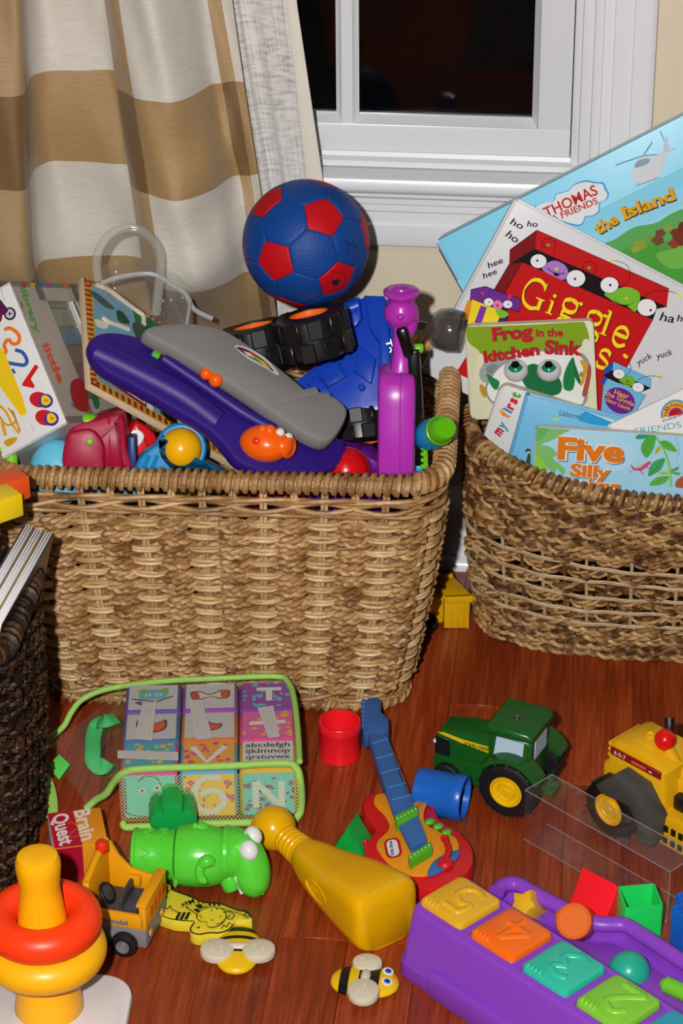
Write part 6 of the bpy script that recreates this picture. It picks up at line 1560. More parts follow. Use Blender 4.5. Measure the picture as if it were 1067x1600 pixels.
def build_tractor():
    gr = plastic('tractor_green', '#15521a', .3); blk = mat('tractor_tyre', '#101011', .5); yel = plastic('tractor_yellow', '#e0b008', .35)
    fw = Vector((-.89, .45, 0)).normalized(); sd = Vector((0, 0, 1)).cross(fw)             # x forward, y to the tractor's left = near side
    hubc = Pz(787, 1226, .0345)
    M = frame(hubc - Vector((0, 0, .0345)) - sd * .036, fw, sd)
    t = thing('toy_tractor', 'green toy tractor with yellow hubs standing on the wooden floor', 'tractor', M @ S(.95, .95, .95))
    M = M @ S(.95, .95, .95)
    def loft_yz(secs, m_, nm, n=6, bev=.35):
        rings = []
        for x, y0, y1, z0, z1, r in secs:
            p = rrect(y1 - y0, z1 - z0, r, n); rings.append([(x, (y0 + y1) / 2 + a, (z0 + z1) / 2 + b) for a, b in p])
        return one(nm, loft(rings), m_, t)
    loft_yz([(.094, -.020, .020, .022, .066, .010), (.091, -.023, .023, .019, .072, .010), (.06, -.024, .024, .018, .079, .011), (.018, -.024, .024, .018, .081, .010)], gr, 'hood')
    loft_yz([(.096, -.021, .021, .012, .040, .006), (.090, -.024, .024, .010, .044, .006), (-.02, -.026, .026, .012, .046, .006), (-.026, -.023, .023, .015, .042, .006)], gr, 'chassis')
    loft_yz([(.024, -.028, .028, .040, .092, .008), (.020, -.029, .029, .040, .097, .009), (-.022, -.029, .029, .040, .097, .009), (-.028, -.027, .027, .040, .092, .008)], gr, 'cab')
    loft_yz([(.029, -.031, .031, .096, .102, .004), (.024, -.034, .034, .095, .108, .006), (-.024, -.034, .034, .095, .108, .006), (-.031, -.031, .031, .096, .102, .004)], gr, 'cab_roof')
    one('roof_screw', lathe([(.0045, 0), (.004, .0012), (.002, .0012), (.0015, .0002), (0, .0002)], 20), mat('steel', '#777777', .3, metal=1), t, T(.0, .004, .108))
    # windows: near side, rear, front
    win = plastic('window_sticker', '#b3c8d8', .25)
    one('side_window', prism([(.017, .068), (-.018, .068), (-.020, .093), (.014, .093)], .0, .0006), win, t, Matrix(((1, 0, 0, 0), (0, 0, 1, .0291), (0, 1, 0, 0), (0, 0, 0, 1))))
    one('side_window', prism([(.017, .068), (-.018, .068), (-.020, .093), (.014, .093)], .0, .0006), win, t, Matrix(((1, 0, 0, 0), (0, 0, 1, -.0297), (0, 1, 0, 0), (0, 0, 0, 1))))
    one('rear_window', bx(-.0288, -.0276, -.017, .017, .066, .091, .0004, 1), win, t)
    one('front_window', bx(.0232, .0246, -.018, .018, .083, .093, .0004, 1), win, t)
    # grille patch and the yellow stripe with its lettering on the near side of the hood
    g = G(); g.add(bx(.074, .0925, .0228, .0245, .044, .068, .0008, 1), blk); g.add(bx(.0905, .0950, -.017, .021, .044, .064, .001, 1), blk); g.obj('grille', t)
    one('headlight', sphere(.003, .004, .003, 12, 8), plastic('lamp_white', '#c8ccd0', .2), t, T(.093, .0215, .060))
    Ms = M @ frame((0.02, .0243, .064), (1, 0, 0), (0, 0, 1)) @ roty(180)
    ar = Art(M @ frame((.070, .0246, .064), (-1, 0, 0), (0, 0, 1))); ar.px = False
    ar.poly([(-.020, .010), (-.012, .0125), (.012, .0095), (.050, .0085), (.051, .0), (.044, .0), (.010, .004)], '#d8b414'); ar.text('JOHN DEERE', (.014, .0022), (.049, .0022), .0046, '#151515', .02); ar.g.obj('side_stripe', t, M.inverted() @ ar.M)
    # fenders
    for s_ in (1, -1):
        secs = []
        for i in range(13):
            a = math.radians(30 + 125 * i / 12); r0, r1 = .0365, .0415; x, z = math.cos(a), math.sin(a)
            secs.append([(-.007 + x * r0, s_ * .022, .0345 + z * r0), (-.007 + x * r0, s_ * .047, .0345 + z * r0), (-.007 + x * r1, s_ * .046, .0345 + z * r1), (-.007 + x * r1, s_ * .022, .0345 + z * r1)][::s_])
        one('fender', loft(secs[::-1]), gr, t)
    W90 = Matrix(((1, 0, 0, 0), (0, 0, 1, 0), (0, -1, 0, 0), (0, 0, 0, 1)))            # wheel axis z -> y
    wheel(t, T(-.007, .038, .0347) @ W90, .0345, .023, .0195, blk, yel, 14); wheel(t, T(-.007, -.036, .0347) @ W90 @ rotx(180), .0345, .023, .018, blk, yel, 14)
    wheel(t, T(.075, .026, .018) @ W90, .018, .014, .010, blk, yel, 10); wheel(t, T(.075, -.026, .018) @ W90 @ rotx(180), .018, .014, .010, blk, yel, 10)
    g = G(); g.add(bx(-.05, -.02, -.013, .013, .018, .024, .002), gr); g.add(lathe([(.007, 0), (.007, .004), (.0045, .006), (.0045, .010), (.006, .012), (0, .013)], 20), gr, T(-.041, 0, .024)); g.obj('hitch', t)
build_tractor()

# ------------------------------------------------------------------ yellow loader at the right edge
def build_loader():
    yel = plastic('loader_yellow', '#dda50c', .4); gry = mat('loader_grey', '#43423f', .5, bump=.1); blk = mat('loader_tyre', '#0f0f10', .45); red = plastic('loader_red', '#d01512', .22); mar = plastic('label_maroon', '#8a141c', .3)
    fw = Vector((.68, -.73, 0)).normalized(); hubc = Pz(964, 1257, .034)
    near = Vector((-.73, -.68, 0)).normalized(); M = frame(hubc - Vector((0, 0, .034)) - near * .030, fw, -near)   # x forward, y to the far side, z up
    t = thing('toy_loader', 'yellow toy loader truck with grey fender and red ball lever at the right edge', 'toy truck', M)
    def box(nm, x0, x1, y0, y1, z0, z1, m_=None, r=.003): return one(nm, bx(x0, x1, y0, y1, z0, z1, r), m_ or yel, t)
    P = [(-.036, .060), (-.034, .052), (-.034, .104), (-.026, .112), (.012, .112), (.040, .104), (.044, .05), (.04, .034), (-.036, .034)]
    XZ = Matrix(((1, 0, 0, 0), (0, 0, 1, 0), (0, 1, 0, 0), (0, 0, 0, 1)))
    one('body', prism([(-.024, .030), (.056, .030), (.060, .060), (.056, .096), (.034, .108), (-.010, .108), (-.020, .101), (-.022, .075), (-.028, .072), (-.028, .055)], -.024, .034, .005), yel, t, XZ)
    box('engine_cover', .004, .030, -.012, .022, .106, .112, None, .002)
    one('filler_ring', lathe([(.006, 0), (.006, .002), (.0045, .0024), (.004, .0005), (0, .0005)], 22), yel, t, T(.012, .004, .112))
    for i in range(3): box('rear_louvre', -.0255, -.020, -.02, .03, .080 + i * .007, .084 + i * .007, None, .001)
    one('maroon_label', bx(-.016, .053, -.0268, -.0240, .090, .099, .0004, 1), mar, t)
    ar = Art(M @ frame((-.016, -.0269, .090), (1, 0, 0), (0, 0, 1))); ar.px = False; ar.text('4-9-7', (.005, .0022), (.022, .0022), .0052, '#cfc4bc', .02); ar.poly([(.030, .003), (.050, .003), (.050, .0065), (.030, .0065)], '#c8642a'); ar.poly([(.054, .003), (.058, .003), (.058, .005), (.054, .005)], '#d8d4d0'); ar.g.obj('label_print', t, M.inverted() @ ar.M)
    # angular grey fender over the near wheel
    F_ = [(-.016, .060), (.008, .084), (.040, .080), (.064, .050), (.062, .020), (.044, .016), (.044, .034), (.032, .056), (-.008, .053)]
    one('fender', prism(F_, .022, .049, .002), gry, t, Matrix(((1, 0, 0, 0), (0, 0, -1, 0), (0, 1, 0, 0), (0, 0, 0, 1))))
    W90 = Matrix(((1, 0, 0, 0), (0, 0, -1, 0), (0, 1, 0, 0), (0, 0, 0, 1)))             # wheel axis z -> -y (near side)
    wheel(t, T(0, -.032, .034) @ W90, .034, .026, .0185, blk, yel, 12); wheel(t, T(0, .040, .034) @ W90 @ rotx(180), .034, .024, .0185, blk, yel, 12)
    # front frame with grille, arm with red ball, exhaust
    box('front_frame', .046, .185, -.026, .030, .010, .050, None, .004)
    for i in range(5): box('grille_slot', .062 + i * .010, .068 + i * .010, -.0275, -.024, .016, .024, blk, .0008); 
    for i in range(5): box('grille_slot', .062 + i * .010, .068 + i * .010, -.0275, -.024, .030, .038, blk, .0008)
    wheel(t, T(.165, -.034, .026) @ W90, .026, .020, .014, blk, yel, 12); wheel(t, T(.165, .040, .026) @ W90 @ rotx(180), .026, .020, .014, blk, yel, 12)
    box('seat_pedestal', .060, .080, -.012, .018, .05, .068, blk, .003); box('seat_back', .046, .052, -.012, .018, .066, .092, blk, .003)
    c = M.inverted() @ Pz(1039, 1156, .118); g = G(); g.add(sphere(.0115, n=24, m=16), red, T(c.x, c.y, c.z)); ba = g.obj('lever_ball', t)
    one('ball_ring', torus(.0116, .0006, 30, 6), red, t, T(c.x, c.y, c.z) @ roty(60))
    one('lever_arm', tube([(c.x + .004, c.y, c.z - .008), (c.x + .022, c.y + .006, c.z - .034), (c.x + .028, c.y + .008, .05)], .006, 10), yel, t)
    one('arm_disc', cyl(.014, .008, 28, .002), yel, t, T(c.x + .026, c.y + .004, c.z - .05) @ W90)
    e = M.inverted() @ Pz(1040, 1142, .115); one('exhaust', tube(smooth_path([(e.x, e.y + .006, e.z - .012), (e.x, e.y + .006, e.z), (e.x - .004, e.y + .010, e.z + .010)], 5), .0055, 12), blk, t)
    box('roll_bar', .052, .058, .026, .032, .05, .11, blk, .002)
build_loader()

# ------------------------------------------------------------------ folded clear plastic packaging
def build_packaging():
    cl = clear('packaging_film', '#c8c4cc', .014, .05); edge = clear('packaging_edge', '#cfc8d8', .18, .1)
    A = Pz(818, 1312); d0 = Pz(823, 1230, .064); d1 = Pz(1049, 1357, .064); L = (d1 - d0); ln = L.length; L.normalize()
    w = Pz(870, 1208, .064) - d0; M = frame(A, L, Vector((0, 0, 1)).cross(L)); wd = .042; h = .064
    t = thing('clear_packaging', 'folded clear plastic packaging tray lying between tractor and red block', 'packaging', M)
    th = .0005
    one('top_flange', bx(0, ln, 0, wd, h - th, h), cl, t); one('side_panel', bx(0, ln, -th, 0, 0, h), cl, t); one('bottom_flange', bx(0, ln, 0, wd * .9, .0004, .0004 + th), cl, t); one('end_panel', bx(ln, ln + th, 0, wd, 0, h), cl, t)
    g = G()
    for a, b in (((0, 0, h), (ln, 0, h)), ((0, wd, h), (ln, wd, h)), ((0, 0, .0012), (ln, 0, .0012)), ((0, 0, h), (0, wd, h)), ((ln, 0, h), (ln, wd, h)), ((ln, 0, 0.001), (ln, 0, h)), ((0, wd * .9, .0014), (ln, wd * .9, .0014))): g.add(tube([a, b], .00065, 6), edge)
    g.obj('crease', t)
build_packaging()
# ------------------------------------------------------------------ toys on the floor in front
XZ90 = Matrix(((1, 0, 0, 0), (0, 0, -1, 0), (0, 1, 0, 0), (0, 0, 0, 1)))        # prism outline x,z; extruded towards -y
def build_yellow_bottle():
    yel = plastic('bottle_yellow', '#dda306', .22)
    A = Pz(427, 1294, .0245); B = Pz(597, 1424, .034); ax = (B - A); ax.z = 0; L = ax.length + .012; ax.normalize()
    M = frame(Vector((A.x, A.y, 0)), ax, Vector((0, 0, 1)).cross(ax))
    t = thing('skittle_toy', 'big yellow plastic skittle with ball head and ribbed neck lying on its side', 'toy', M)
    def ring(x, w, h, zc, e, n=36):
        o = []
        for i in range(n):
            a = 2 * PI * i / n; c, s = math.cos(a), math.sin(a)
            o.append((x, w / 2 * math.copysign(abs(c) ** (2 / e), c), zc + h / 2 * math.copysign(abs(s) ** (2 / e), s)))
        return o
    rings = []
    for i in range(1, 12):
        a = PI * i / 13; rings.append(ring(-.0245 * math.cos(a), .049 * math.sin(a), .049 * math.sin(a), .0245, 2))
    x = .0215
    for i in range(5):
        for dx, r in ((0, .0125), (.002, .0148), (.004, .0155), (.006, .0148)): rings.append(ring(x + dx, 2 * r + i * .001, 2 * r + i * .001, .0248, 2))
        x += .0072
    for (xx, w, h, e) in ((.058, .035, .035, 2.1), (.064, .040, .0385, 2.3), (.078, .047, .043, 2.7), (.10, .054, .049, 3.2), (.125, .062, .056, 3.6), (.15, .069, .062, 4), (.175, .074, .066, 4.4), (L - .012, .077, .068, 4.6), (L - .005, .075, .066, 4.6), (L - .001, .069, .060, 4.4), (L + .001, .058, .05, 4)):
        rings.append(ring(xx, w, h, max(.0248, h / 2 + .0005), e))
    one('shell', loft(rings), yel, t)
    # pressed oval on the near side
    pts = [(.122 + .021 * math.cos(q), -.0305 - .00022 * 10 * math.cos(q), .029 + .0095 * math.sin(q)) for q in [2 * PI * i / 40 for i in range(40)]]
    one('pressed_oval', tube(pts, .0012, 6, True), yel, t)
    g = G(); [g.add(tube([(.112 + .004 * i, -.0296 - .0004 * i, .0255), (.113 + .004 * i, -.0297 - .0004 * i, .0325)], .0006, 5), yel) for i in range(6)]; g.obj('pressed_marks', t)
build_yellow_bottle()

NUM = {'5': [[(.82, 1), (.45, 1), (.22, .98), (.18, .6), (.5, .66), (.82, .45), (.76, .12), (.45, 0), (.14, .12)]], '4': [[(.64, 0), (.64, .98)], [(.64, .98), (.12, .34)], [(.12, .34), (.92, .34)]],
       '3': [[(.15, .88), (.45, 1), (.8, .80), (.5, .55)], [(.5, .55), (.86, .3), (.5, 0), (.12, .12)]], '2': [[(.15, .76), (.42, 1), (.8, .8), (.58, .42), (.14, 0)], [(.14, 0), (.9, 0)]], '1': [[(.3, .8), (.5, 1)], [(.5, 1), (.5, 0)]]}
def build_counting_toy():
    pur = plastic('toy_purple', '#8540bc', .38)
    Z = .080; C = lambda L, z=Z: [Pz(620 + x / 2.387, 1340 + y / 2.387, z) for x, y in L]
    a, b, c = C([(48, 178), (238, 56), (705, 606)]); ex = (c - a); ex.z = 0; ex.normalize(); ey = Vector((0, 0, 1)).cross(ex); M = frame(Vector((a.x, a.y, 0)), ex, ey)
    W_ = (M.inverted() @ b).y; L = .40
    t = thing('counting_toy', 'purple plastic counting toy with five bright numbered buttons in a row', 'toy', M)
    # body sides lean out to a stepped foot
    def sec(pt, z): return [(x, y, z) for x, y in pt]
    def rr(x0, x1, y0, y1, r): return [(p[0] + (x0 + x1) / 2, p[1] + (y0 + y1) / 2) for p in rrect(x1 - x0, y1 - y0, r, 6)]
    rings = [sec(rr(-.006, L, -.012, W_ + .004, .012), .0008), sec(rr(-.007, L, -.013, W_ + .005, .013), .003), sec(rr(-.006, L, -.012, W_ + .004, .012), .018), sec(rr(-.005, L, -.011, W_ + .004, .012), .0185), sec(rr(-.004, L, -.009, W_ + .003, .012), .03), sec(rr(0, L, -.001, W_, .010), Z - .006), sec(rr(.001, L, .0005, W_ - .001, .010), Z - .002), sec(rr(.005, L - .004, .004, W_ - .004, .009), Z)]
    one('body', loft(rings), pur, t)
    one('foot_step', bx(.040, L, -.018, .0, .0008, .032, .006), pur, t)
    one('base_seam', ring_of([(.0008, .0185), (.0, .0192), (.0008, .0199)], ccw(rr(-.0062, L, -.0122, W_ + .0042, .0125))), pur, t)
    lip = rr(.002, L - .002, .002, W_ - .002, .010); one('top_lip', ring_of([(0, Z - .003), (.0008, Z + .001), (.003, Z + .0018), (.006, Z + .0008), (.007, Z - .001)], ccw(lip)), pur, t)
    cols = [('yellow', '#dca722', '5'), ('orange', '#ee6a12', '4'), ('teal', '#2cb89c', '3'), ('lime', '#7cc234', '2'), ('blue', '#2496b4', '1')]
    f = px_local(M @ T(0, 0, Z), 620, 1340, 2.387)
    q0 = [Vector(p) for p in f([(93, 172), (257, 84), (402, 156), (236, 258)])]; step = Vector(f([(283, 290)])[0]) - q0[0]
    x0 = min(p.x for p in q0); x1 = max(p.x for p in q0); bw = (x1 - x0); px0, px1 = x0, x1
    pitch = step.x; bw = pitch * .85; y0, y1 = W_ * .09, W_ * .91; cx0 = (f([(248, 170)])[0])[0]
    for i, (nm, col, num) in enumerate(cols):
        cx = cx0 + pitch * i; m_ = plastic('button_' + nm, col, .3)
        ou = [(x + cx, y + (y0 + y1) / 2) for x, y in rrect(bw, y1 - y0, .008, 6)]
        bt = one('number_button', prism(ou, Z - .004, Z + .0065, .004, .001), m_, t, None, 40, nm + ' button with a raised numeral')
        nw, nh = bw * .58, (y1 - y0) * .60; g = G()
        for L in NUM[num]:
            q = [(cx + bw * .04 - (px_ - .5) * nw, (y0 + y1) / 2 + (y1 - y0) * .05 - (py - .5) * nh) for px_, py in L]
            P3 = [(x_, y_, Z + .0060) for x_, y_ in q]
            g.add(tube(smooth_path(P3, 6) if len(P3) > 3 else P3, 0.0043, 12, flat=.55, up0=(0, 0, 1)), m_)
        g.obj('numeral', bt, None, 50)
        for r in range(4): xx = cx - bw * .38 + r * bw * .085; one('finger_rib', tube(smooth_path([(xx, y0 + .003, Z + .004), (xx, y0 + .007, Z + .0078), (xx, y0 + .012, Z + .0066)], 4), .0014, 8), m_, bt)
        one('well_rim', ring_of([(-.0022, Z + .0002), (-.0014, Z + .0012), (-.0004, Z + .0004)], ccw(ou)), pur, t)
    # the tray behind with its rail
    rail = smooth_path([M.inverted() @ Pz(620 + x / 2.387, 1340 + y / 2.387, .030) for x, y in [(372, 128), (400, 104), (450, 100), (520, 138), (620, 190), (700, 232), (765, 248), (845, 250), (905, 282), (1067, 388), (1200, 470)]], 6)
    one('tray_rail', tube(rail, .0085, 14, flat=.9), pur, t)
    wall = [[(p.x, p.y - .003, .002), (p.x, p.y + .005, .002), (p.x, p.y + .005, .028), (p.x, p.y - .003, .028)] for p in rail]; one('tray_wall', loft(wall), pur, t)
    fl = [(p.x, p.y) for p in rail] + [(rail[-1].x, W_ - .004), (rail[0].x, W_ - .004)]; one('tray_floor', prism(fl, .001, .012), pur, t)
    one('tray_step', prism([(p.x, p.y - .016) for p in rail[8:]] + [(rail[-1].x, W_), (rail[8].x, W_)], .012, .017, .003), pur, t)
    for k in range(3): x = .16 + k * .075; one('tray_divider', bx(x, x + .006, W_ - .002, W_ + .022, .012, .026, .003), pur, t)
    # shapes lying in the tray
    D = lambda x, y, z: Pz(620 + x / 2.387, 1340 + y / 2.387, z)
    yl = plastic('shape_yellow', '#dca722', .3); Z0 = .0175
    c = D(492, 182, .024); st = []
    for i in range(10): a = PI / 2 + PI * i / 5; r = .0165 if i % 2 == 0 else .0105; st.append((r * math.cos(a), r * math.sin(a)))
    o = one('star_shape', prism(st, -.014, .014, .0025), yl, None, T(c.x, c.y, c.z) @ frame((0, 0, 0), ex, ey + Vector((0, 0, 1.1))).to_3x3().to_4x4()); tag(o, 'yellow star shaped piece tucked behind the yellow numbered button', 'shape block')
    orm = plastic('shape_orange', '#d9641c', .35); A = (view_dir(-.35, .25, .9)).normalized(); c = D(662, 238, .036); e = A.orthogonal().normalized(); Mo = Matrix((e, A.cross(e), A)).transposed().to_4x4(); Mo.translation = c
    tt = thing('cylinder_shape', 'orange round cylinder piece leaning on the purple tray edge', 'shape block', Mo); one('cylinder', lathe([(0, .003), (.015, .003), (.0158, .0042), (.017, .0042), (.0183, .003), (.0183, -.018), (.017, -.020), (0, -.020)], 36), orm, tt); c2 = Mo.inverted() @ D(716, 305, .030); one('foot_peg', sphere(.008, n=14, m=10), orm, tt, T(.006, -.015, -.010))
    tm = plastic('shape_teal', '#25a48a', .3); c = D(868, 398, .026); tt = thing('dome_shape', 'teal half ball piece in the tray behind the teal button', 'shape block', T(c.x, c.y, 0))
    one('dome', lathe([(.021 * math.cos(a), .017 + .021 * math.sin(a)) for a in [PI / 2 * i / 10 for i in range(10)]] + [(0, .038)], 36), tm, tt); one('dome_foot', cyl(.021, .0175, 36, .001), tm, tt, T(0, 0, .0004 + .0170 - .0175 + .0001))
    lm = plastic('shape_lime', '#6cb82e', .3); c = D(1045, 492, .034); o = thing('bar_shape', 'lime green rounded bar piece in the tray at the right edge', 'shape block', T(c.x, c.y, c.z) @ rotz(-38)); one('bar', tube([(-.014, 0, 0), (-.0125, 0, 0), (.03, 0, 0), (.032, 0, 0)], [.006, .0085, .0085, .006], 16), lm, o); one('bar_end', sphere(.0068, n=14, m=10), lm, o, T(-.012, 0, 0))
build_counting_toy()

def build_loose_shapes():
    # red triangular prism, green open cube, blue cross, green wedge, green star prism
    red = plastic('shape_red', '#f01c28', .3); D = lambda x, y, z=0: Pz(620 + x / 2.387, 1340 + y / 2.387, z)
    p0, p1 = D(775, 238), D(640, 165); h = .052; a = Vector(D(690, 35, h)); b = Vector(D(825, 105, h))
    e = (b - a); e.z = 0; ln = e.length; e.normalize(); M = frame(Vector(((a.x + b.x) / 2, (a.y + b.y) / 2, 0)), e, Vector((0, 0, 1)).cross(e))
    tri = [(-.027, .0005), (.027, .0005), (0, h)]
    t = one('prism_shape', prism([(p[0] * 1.0, p[1]) for p in tri], -ln / 2, ln / 2, .002), red, None, M @ Matrix(((0, 0, 1, 0), (1, 0, 0, 0), (0, 1, 0, 0), (0, 0, 0, 1)))); tag(t, 'bright red triangular prism block standing beside the green open cube', 'shape block')
    grn = plastic('shape_green', '#1cc455', .25); c0, c1 = D(822, 245), D(985, 300); hz = .046
    q = [Vector(D(*p, hz)) for p in ((812, 105), (962, 96), (996, 178), (858, 190))]; c = sum(q, Vector()) / 4; ux = (q[2] - q[3]); s = ((q[2] - q[3]).length + (q[1] - q[0]).length) / 2; M = frame(Vector((c.x, c.y, 0)), ux, Vector((0, 0, 1)).cross(ux)); dp = ((q[0] - q[3]).length + (q[1] - q[2]).length) / 2
    t = thing('cube_shape', 'green open topped plastic cube block between red prism and blue cross', 'shape block', M); ou = ccw(rrect(s, dp, .003, 4))
    one('cube_wall', ring_of([(0, .001), (0, hz - .001), (.0006, hz), (.0022, hz), (.003, hz - .001), (.0042, .010)], ou), grn, t); one('cube_floor', prism(rrect(s - .004, dp - .004, .002, 4), .0005, .010, .001), grn, t)
    blu = plastic('shape_blue', '#1a5cc4', .3); c = D(1068, 318); w = .0105; r = .026
    cr = [(w, r), (-w, r), (-w, w), (-r, w), (-r, -w), (-w, -w), (-w, -r), (w, -r), (w, -w), (r, -w), (r, w), (w, w)]
    t = thing('cross_shape', 'blue plus shaped block standing at the right edge by the green cube', 'shape block', T(c.x + .014, c.y + .004, 0) @ rotz(28)); one('cross', ring_of([(0, .0005), (0, .044), (.0006, .045), (.0022, .045), (.0028, .044), (.0028, .008)], ccw(cr)), blu, t); one('cross_floor', prism(inset(ccw(cr), .002), .0005, .009), blu, t)
    gm = plastic('wedge_green', '#149a40', .3); E = lambda x, y, z=0: Pz(480 + x / 2.6675, 1070 + y / 2.6675, z)
    a = E(176, 578, .038); M = frame(Vector((a.x, a.y - .004, 0)), Vector((.93, -.36, 0)), Vector((.36, .93, 0)))
    t = thing('wedge_shape', 'green triangular wedge block between the yellow skittle and the guitar', 'shape block', M); one('wedge', prism([(-.021, .0005), (.025, .0005), (.0, .040)], -.010, .024, .0025), gm, t, XZ90 @ S(1, 1, -1)); one('wedge_groove', tube([(-.016, -.0115, .012), (.019, -.0115, .012)], .0012, 6), gm, t)
    # star prism behind the alligator
    gs = plastic('star_green', '#129c42', .33); F_ = lambda x, y, z=0: Pz(180 + x / 4.446, 1230 + y / 4.446, z); c = F_(408, 200, .022)
    pts = []
    for i in range(5):
        a = math.radians(90 + 72 * i)
        for da, rr_ in ((-27, .0245), (-11, .0265), (11, .0265), (27, .0245)): pts.append((rr_ * .98 * math.cos(a + math.radians(da)), rr_ * math.sin(a + math.radians(da))))
        a2 = a + math.radians(36); pts.append((.0180 * math.cos(a2), .0180 * math.sin(a2)))
    M = T(c.x - .001, c.y + .002, .0232) @ rotz(4)
    t = thing('star_prism', 'dark green star shaped block with a hollow end behind the alligator toy', 'shape block', M)
    one('star', prism(pts, -.022, .020, .003), gs, t, XZ90 @ T(0, 0, 0))
    s5 = [((.0075 if i % 2 == 0 else .0033) * math.cos(PI / 2 + PI * i / 5), (.0075 if i % 2 == 0 else .0033) * math.sin(PI / 2 + PI * i / 5)) for i in range(10)]
    one('star_mark', prism(s5, .0, .001), plastic('dark_star', '#0a3a1c', .5), t, T(0, -.0205, -.012) @ XZ90)
build_loose_shapes()

def build_alligator():
    grn = plastic('alligator_green', '#52c634', .24); k = .68e-3 / 4.446 * 1.02; wt = plastic('alligator_white', '#d8d8d8', .25)
    O = Pz(180 + 125 / 4.446, 1230 + 463 / 4.446, .0335); U = Vector((1, -.06, 0)).normalized(); M = frame(O, U, CY)     # x along the toy, y up the image, z to the viewer
    t = thing('alligator_toy', 'bright green plastic alligator toy with white eyes lying on its side', 'toy', M)
    g_ = lambda x, y: ((x - 125) * k, (463 - y) * k)
    XA = Matrix(((0, 0, 1, 0), (0, 1, 0, 0), (-1, 0, 0, 0), (0, 0, 0, 1)))           # lathe axis -> x
    R = lambda L: lathe([(r * k, x * k) for r, x in L], 48)
    one('base', R([(0, 0), (168, 0), (176, 6), (178, 26), (170, 32), (172, 50), (168, 150), (172, 270), (176, 276), (176, 284), (0, 290)]), grn, t, XA)
    g = G()                                       # moulded zigzag on the base
    for i in range(16):
        a0, a1 = 2 * PI * i / 16, 2 * PI * (i + .5) / 16; a2 = 2 * PI * (i + 1) / 16
        for (p, q, x0, x1) in ((a0, a1, 70, 130), (a1, a2, 130, 70), (a0, a1, 230, 180), (a1, a2, 180, 230)):
            g.add(tube([(x0 * k, 171 * k * math.sin(p), 171 * k * math.cos(p)), ((x0 + x1) / 2 * k, 171 * k * math.sin((p + q) / 2), 171 * k * math.cos((p + q) / 2)), (x1 * k, 171 * k * math.sin(q), 171 * k * math.cos(q))], .0007, 5), grn)
    g.obj('zigzag', t)
    one('belly', R([(0, 282), (160, 282), (196, 300), (209, 360), (212, 440), (206, 520), (190, 580), (170, 615), (150, 630), (0, 632)]), grn, t, XA)
    hd = g_(800, 400)
    one('head', R([(0, 600), (175, 606), (184, 616), (184, 640), (176, 648), (172, 690), (160, 740), (130, 775), (80, 792), (0, 796)]), grn, t, XA @ T(0, .004, 0))
    # snout bends down with ridges
    pts = smooth_path([g_(810, 380) + (.004,), g_(870, 440) + (.004,), g_(912, 520) + (.004,), g_(922, 600) + (.004,), g_(905, 660) + (.004,), g_(885, 700) + (.004,)], 6); n = len(pts)
    rr = [(.0215 - .003 * (i / n)) if i < n * .6 else .0197 - .0125 * ((i / n - .6) / .4) ** 1.8 for i in range(n)]
    one('snout', tube(pts, rr, 22), grn, t)
    for i in range(5):
        a = Vector(pts[int(n * (.30 + .12 * i))]); one('snout_ridge', tube(smooth_path([a + Vector((.006, .012, .012)), a + Vector((.013, .004, .009)), a + Vector((.015, -.006, .004))], 5), .0017, 8), grn, t)
    # lower jaw and teeth
    pts = smooth_path([g_(775, 500) + (.003,), g_(770, 570) + (.003,), g_(782, 640) + (.003,), g_(800, 690) + (.003,)], 6); n = len(pts); one('lower_jaw', tube(pts, [.0105 * (1 - .45 * abs(2 * i / n - 1) ** 2) for i in range(n)], 16), grn, t)
    for i in range(9):
        u = i / 8; p = Vector(g_(826, 590)).lerp(Vector(g_(862, 690)), u); one('tooth', sphere(.0022, .0022, .0026, 10, 8), wt, t, T(p.x, p.y, .0150 - .004 * u))
    one('nostril', torus(.0022, .0008, 16, 8), grn, t, T(*g_(790, 515), .020))
    for (x, y, z, s) in ((912, 400, .0225, 1), (928, 318, .006, .96)):
        one('eye', sphere(.0098 * s, .0112 * s, .0092 * s, 22, 14), wt, t, T(*g_(x, y), z) @ rotz(20))
    # arm in relief, small hand on top, pointed foot
    arm = smooth_path([g_(620, 470) + (.029,), g_(660, 462) + (.030,), g_(700, 480) + (.029,)], 4); one('arm', tube(smooth_path([g_(600, 500) + (.0315,), g_(640, 470) + (.0325,), g_(690, 480) + (.031,)], 4), [.005, .0058, .0066, .007, .0074, .007, .006, .005, .0035], 14), grn, t)
    one('arm', tube(smooth_path([g_(600, 490) + (.031,), g_(592, 545) + (.031,), g_(610, 592) + (.029,), g_(640, 588) + (.029,)], 5), .0052, 12), grn, t)
    g = G(); g.add(sphere(.008, .007, .007, 16, 10), grn, T(*g_(585, 275), .006)); [g.add(sphere(.0034, .0045, .0034, 10, 8), grn, T(*g_(545 + 26 * i, 262 + 6 * i), .010)) for i in range(3)]; g.obj('hand', t)
    one('foot', tube([g_(432, 550) + (.018,), g_(430, 610) + (.016,), g_(420, 660) + (.013,)], [.0045, .004, .0018], 12), grn, t)
build_alligator()

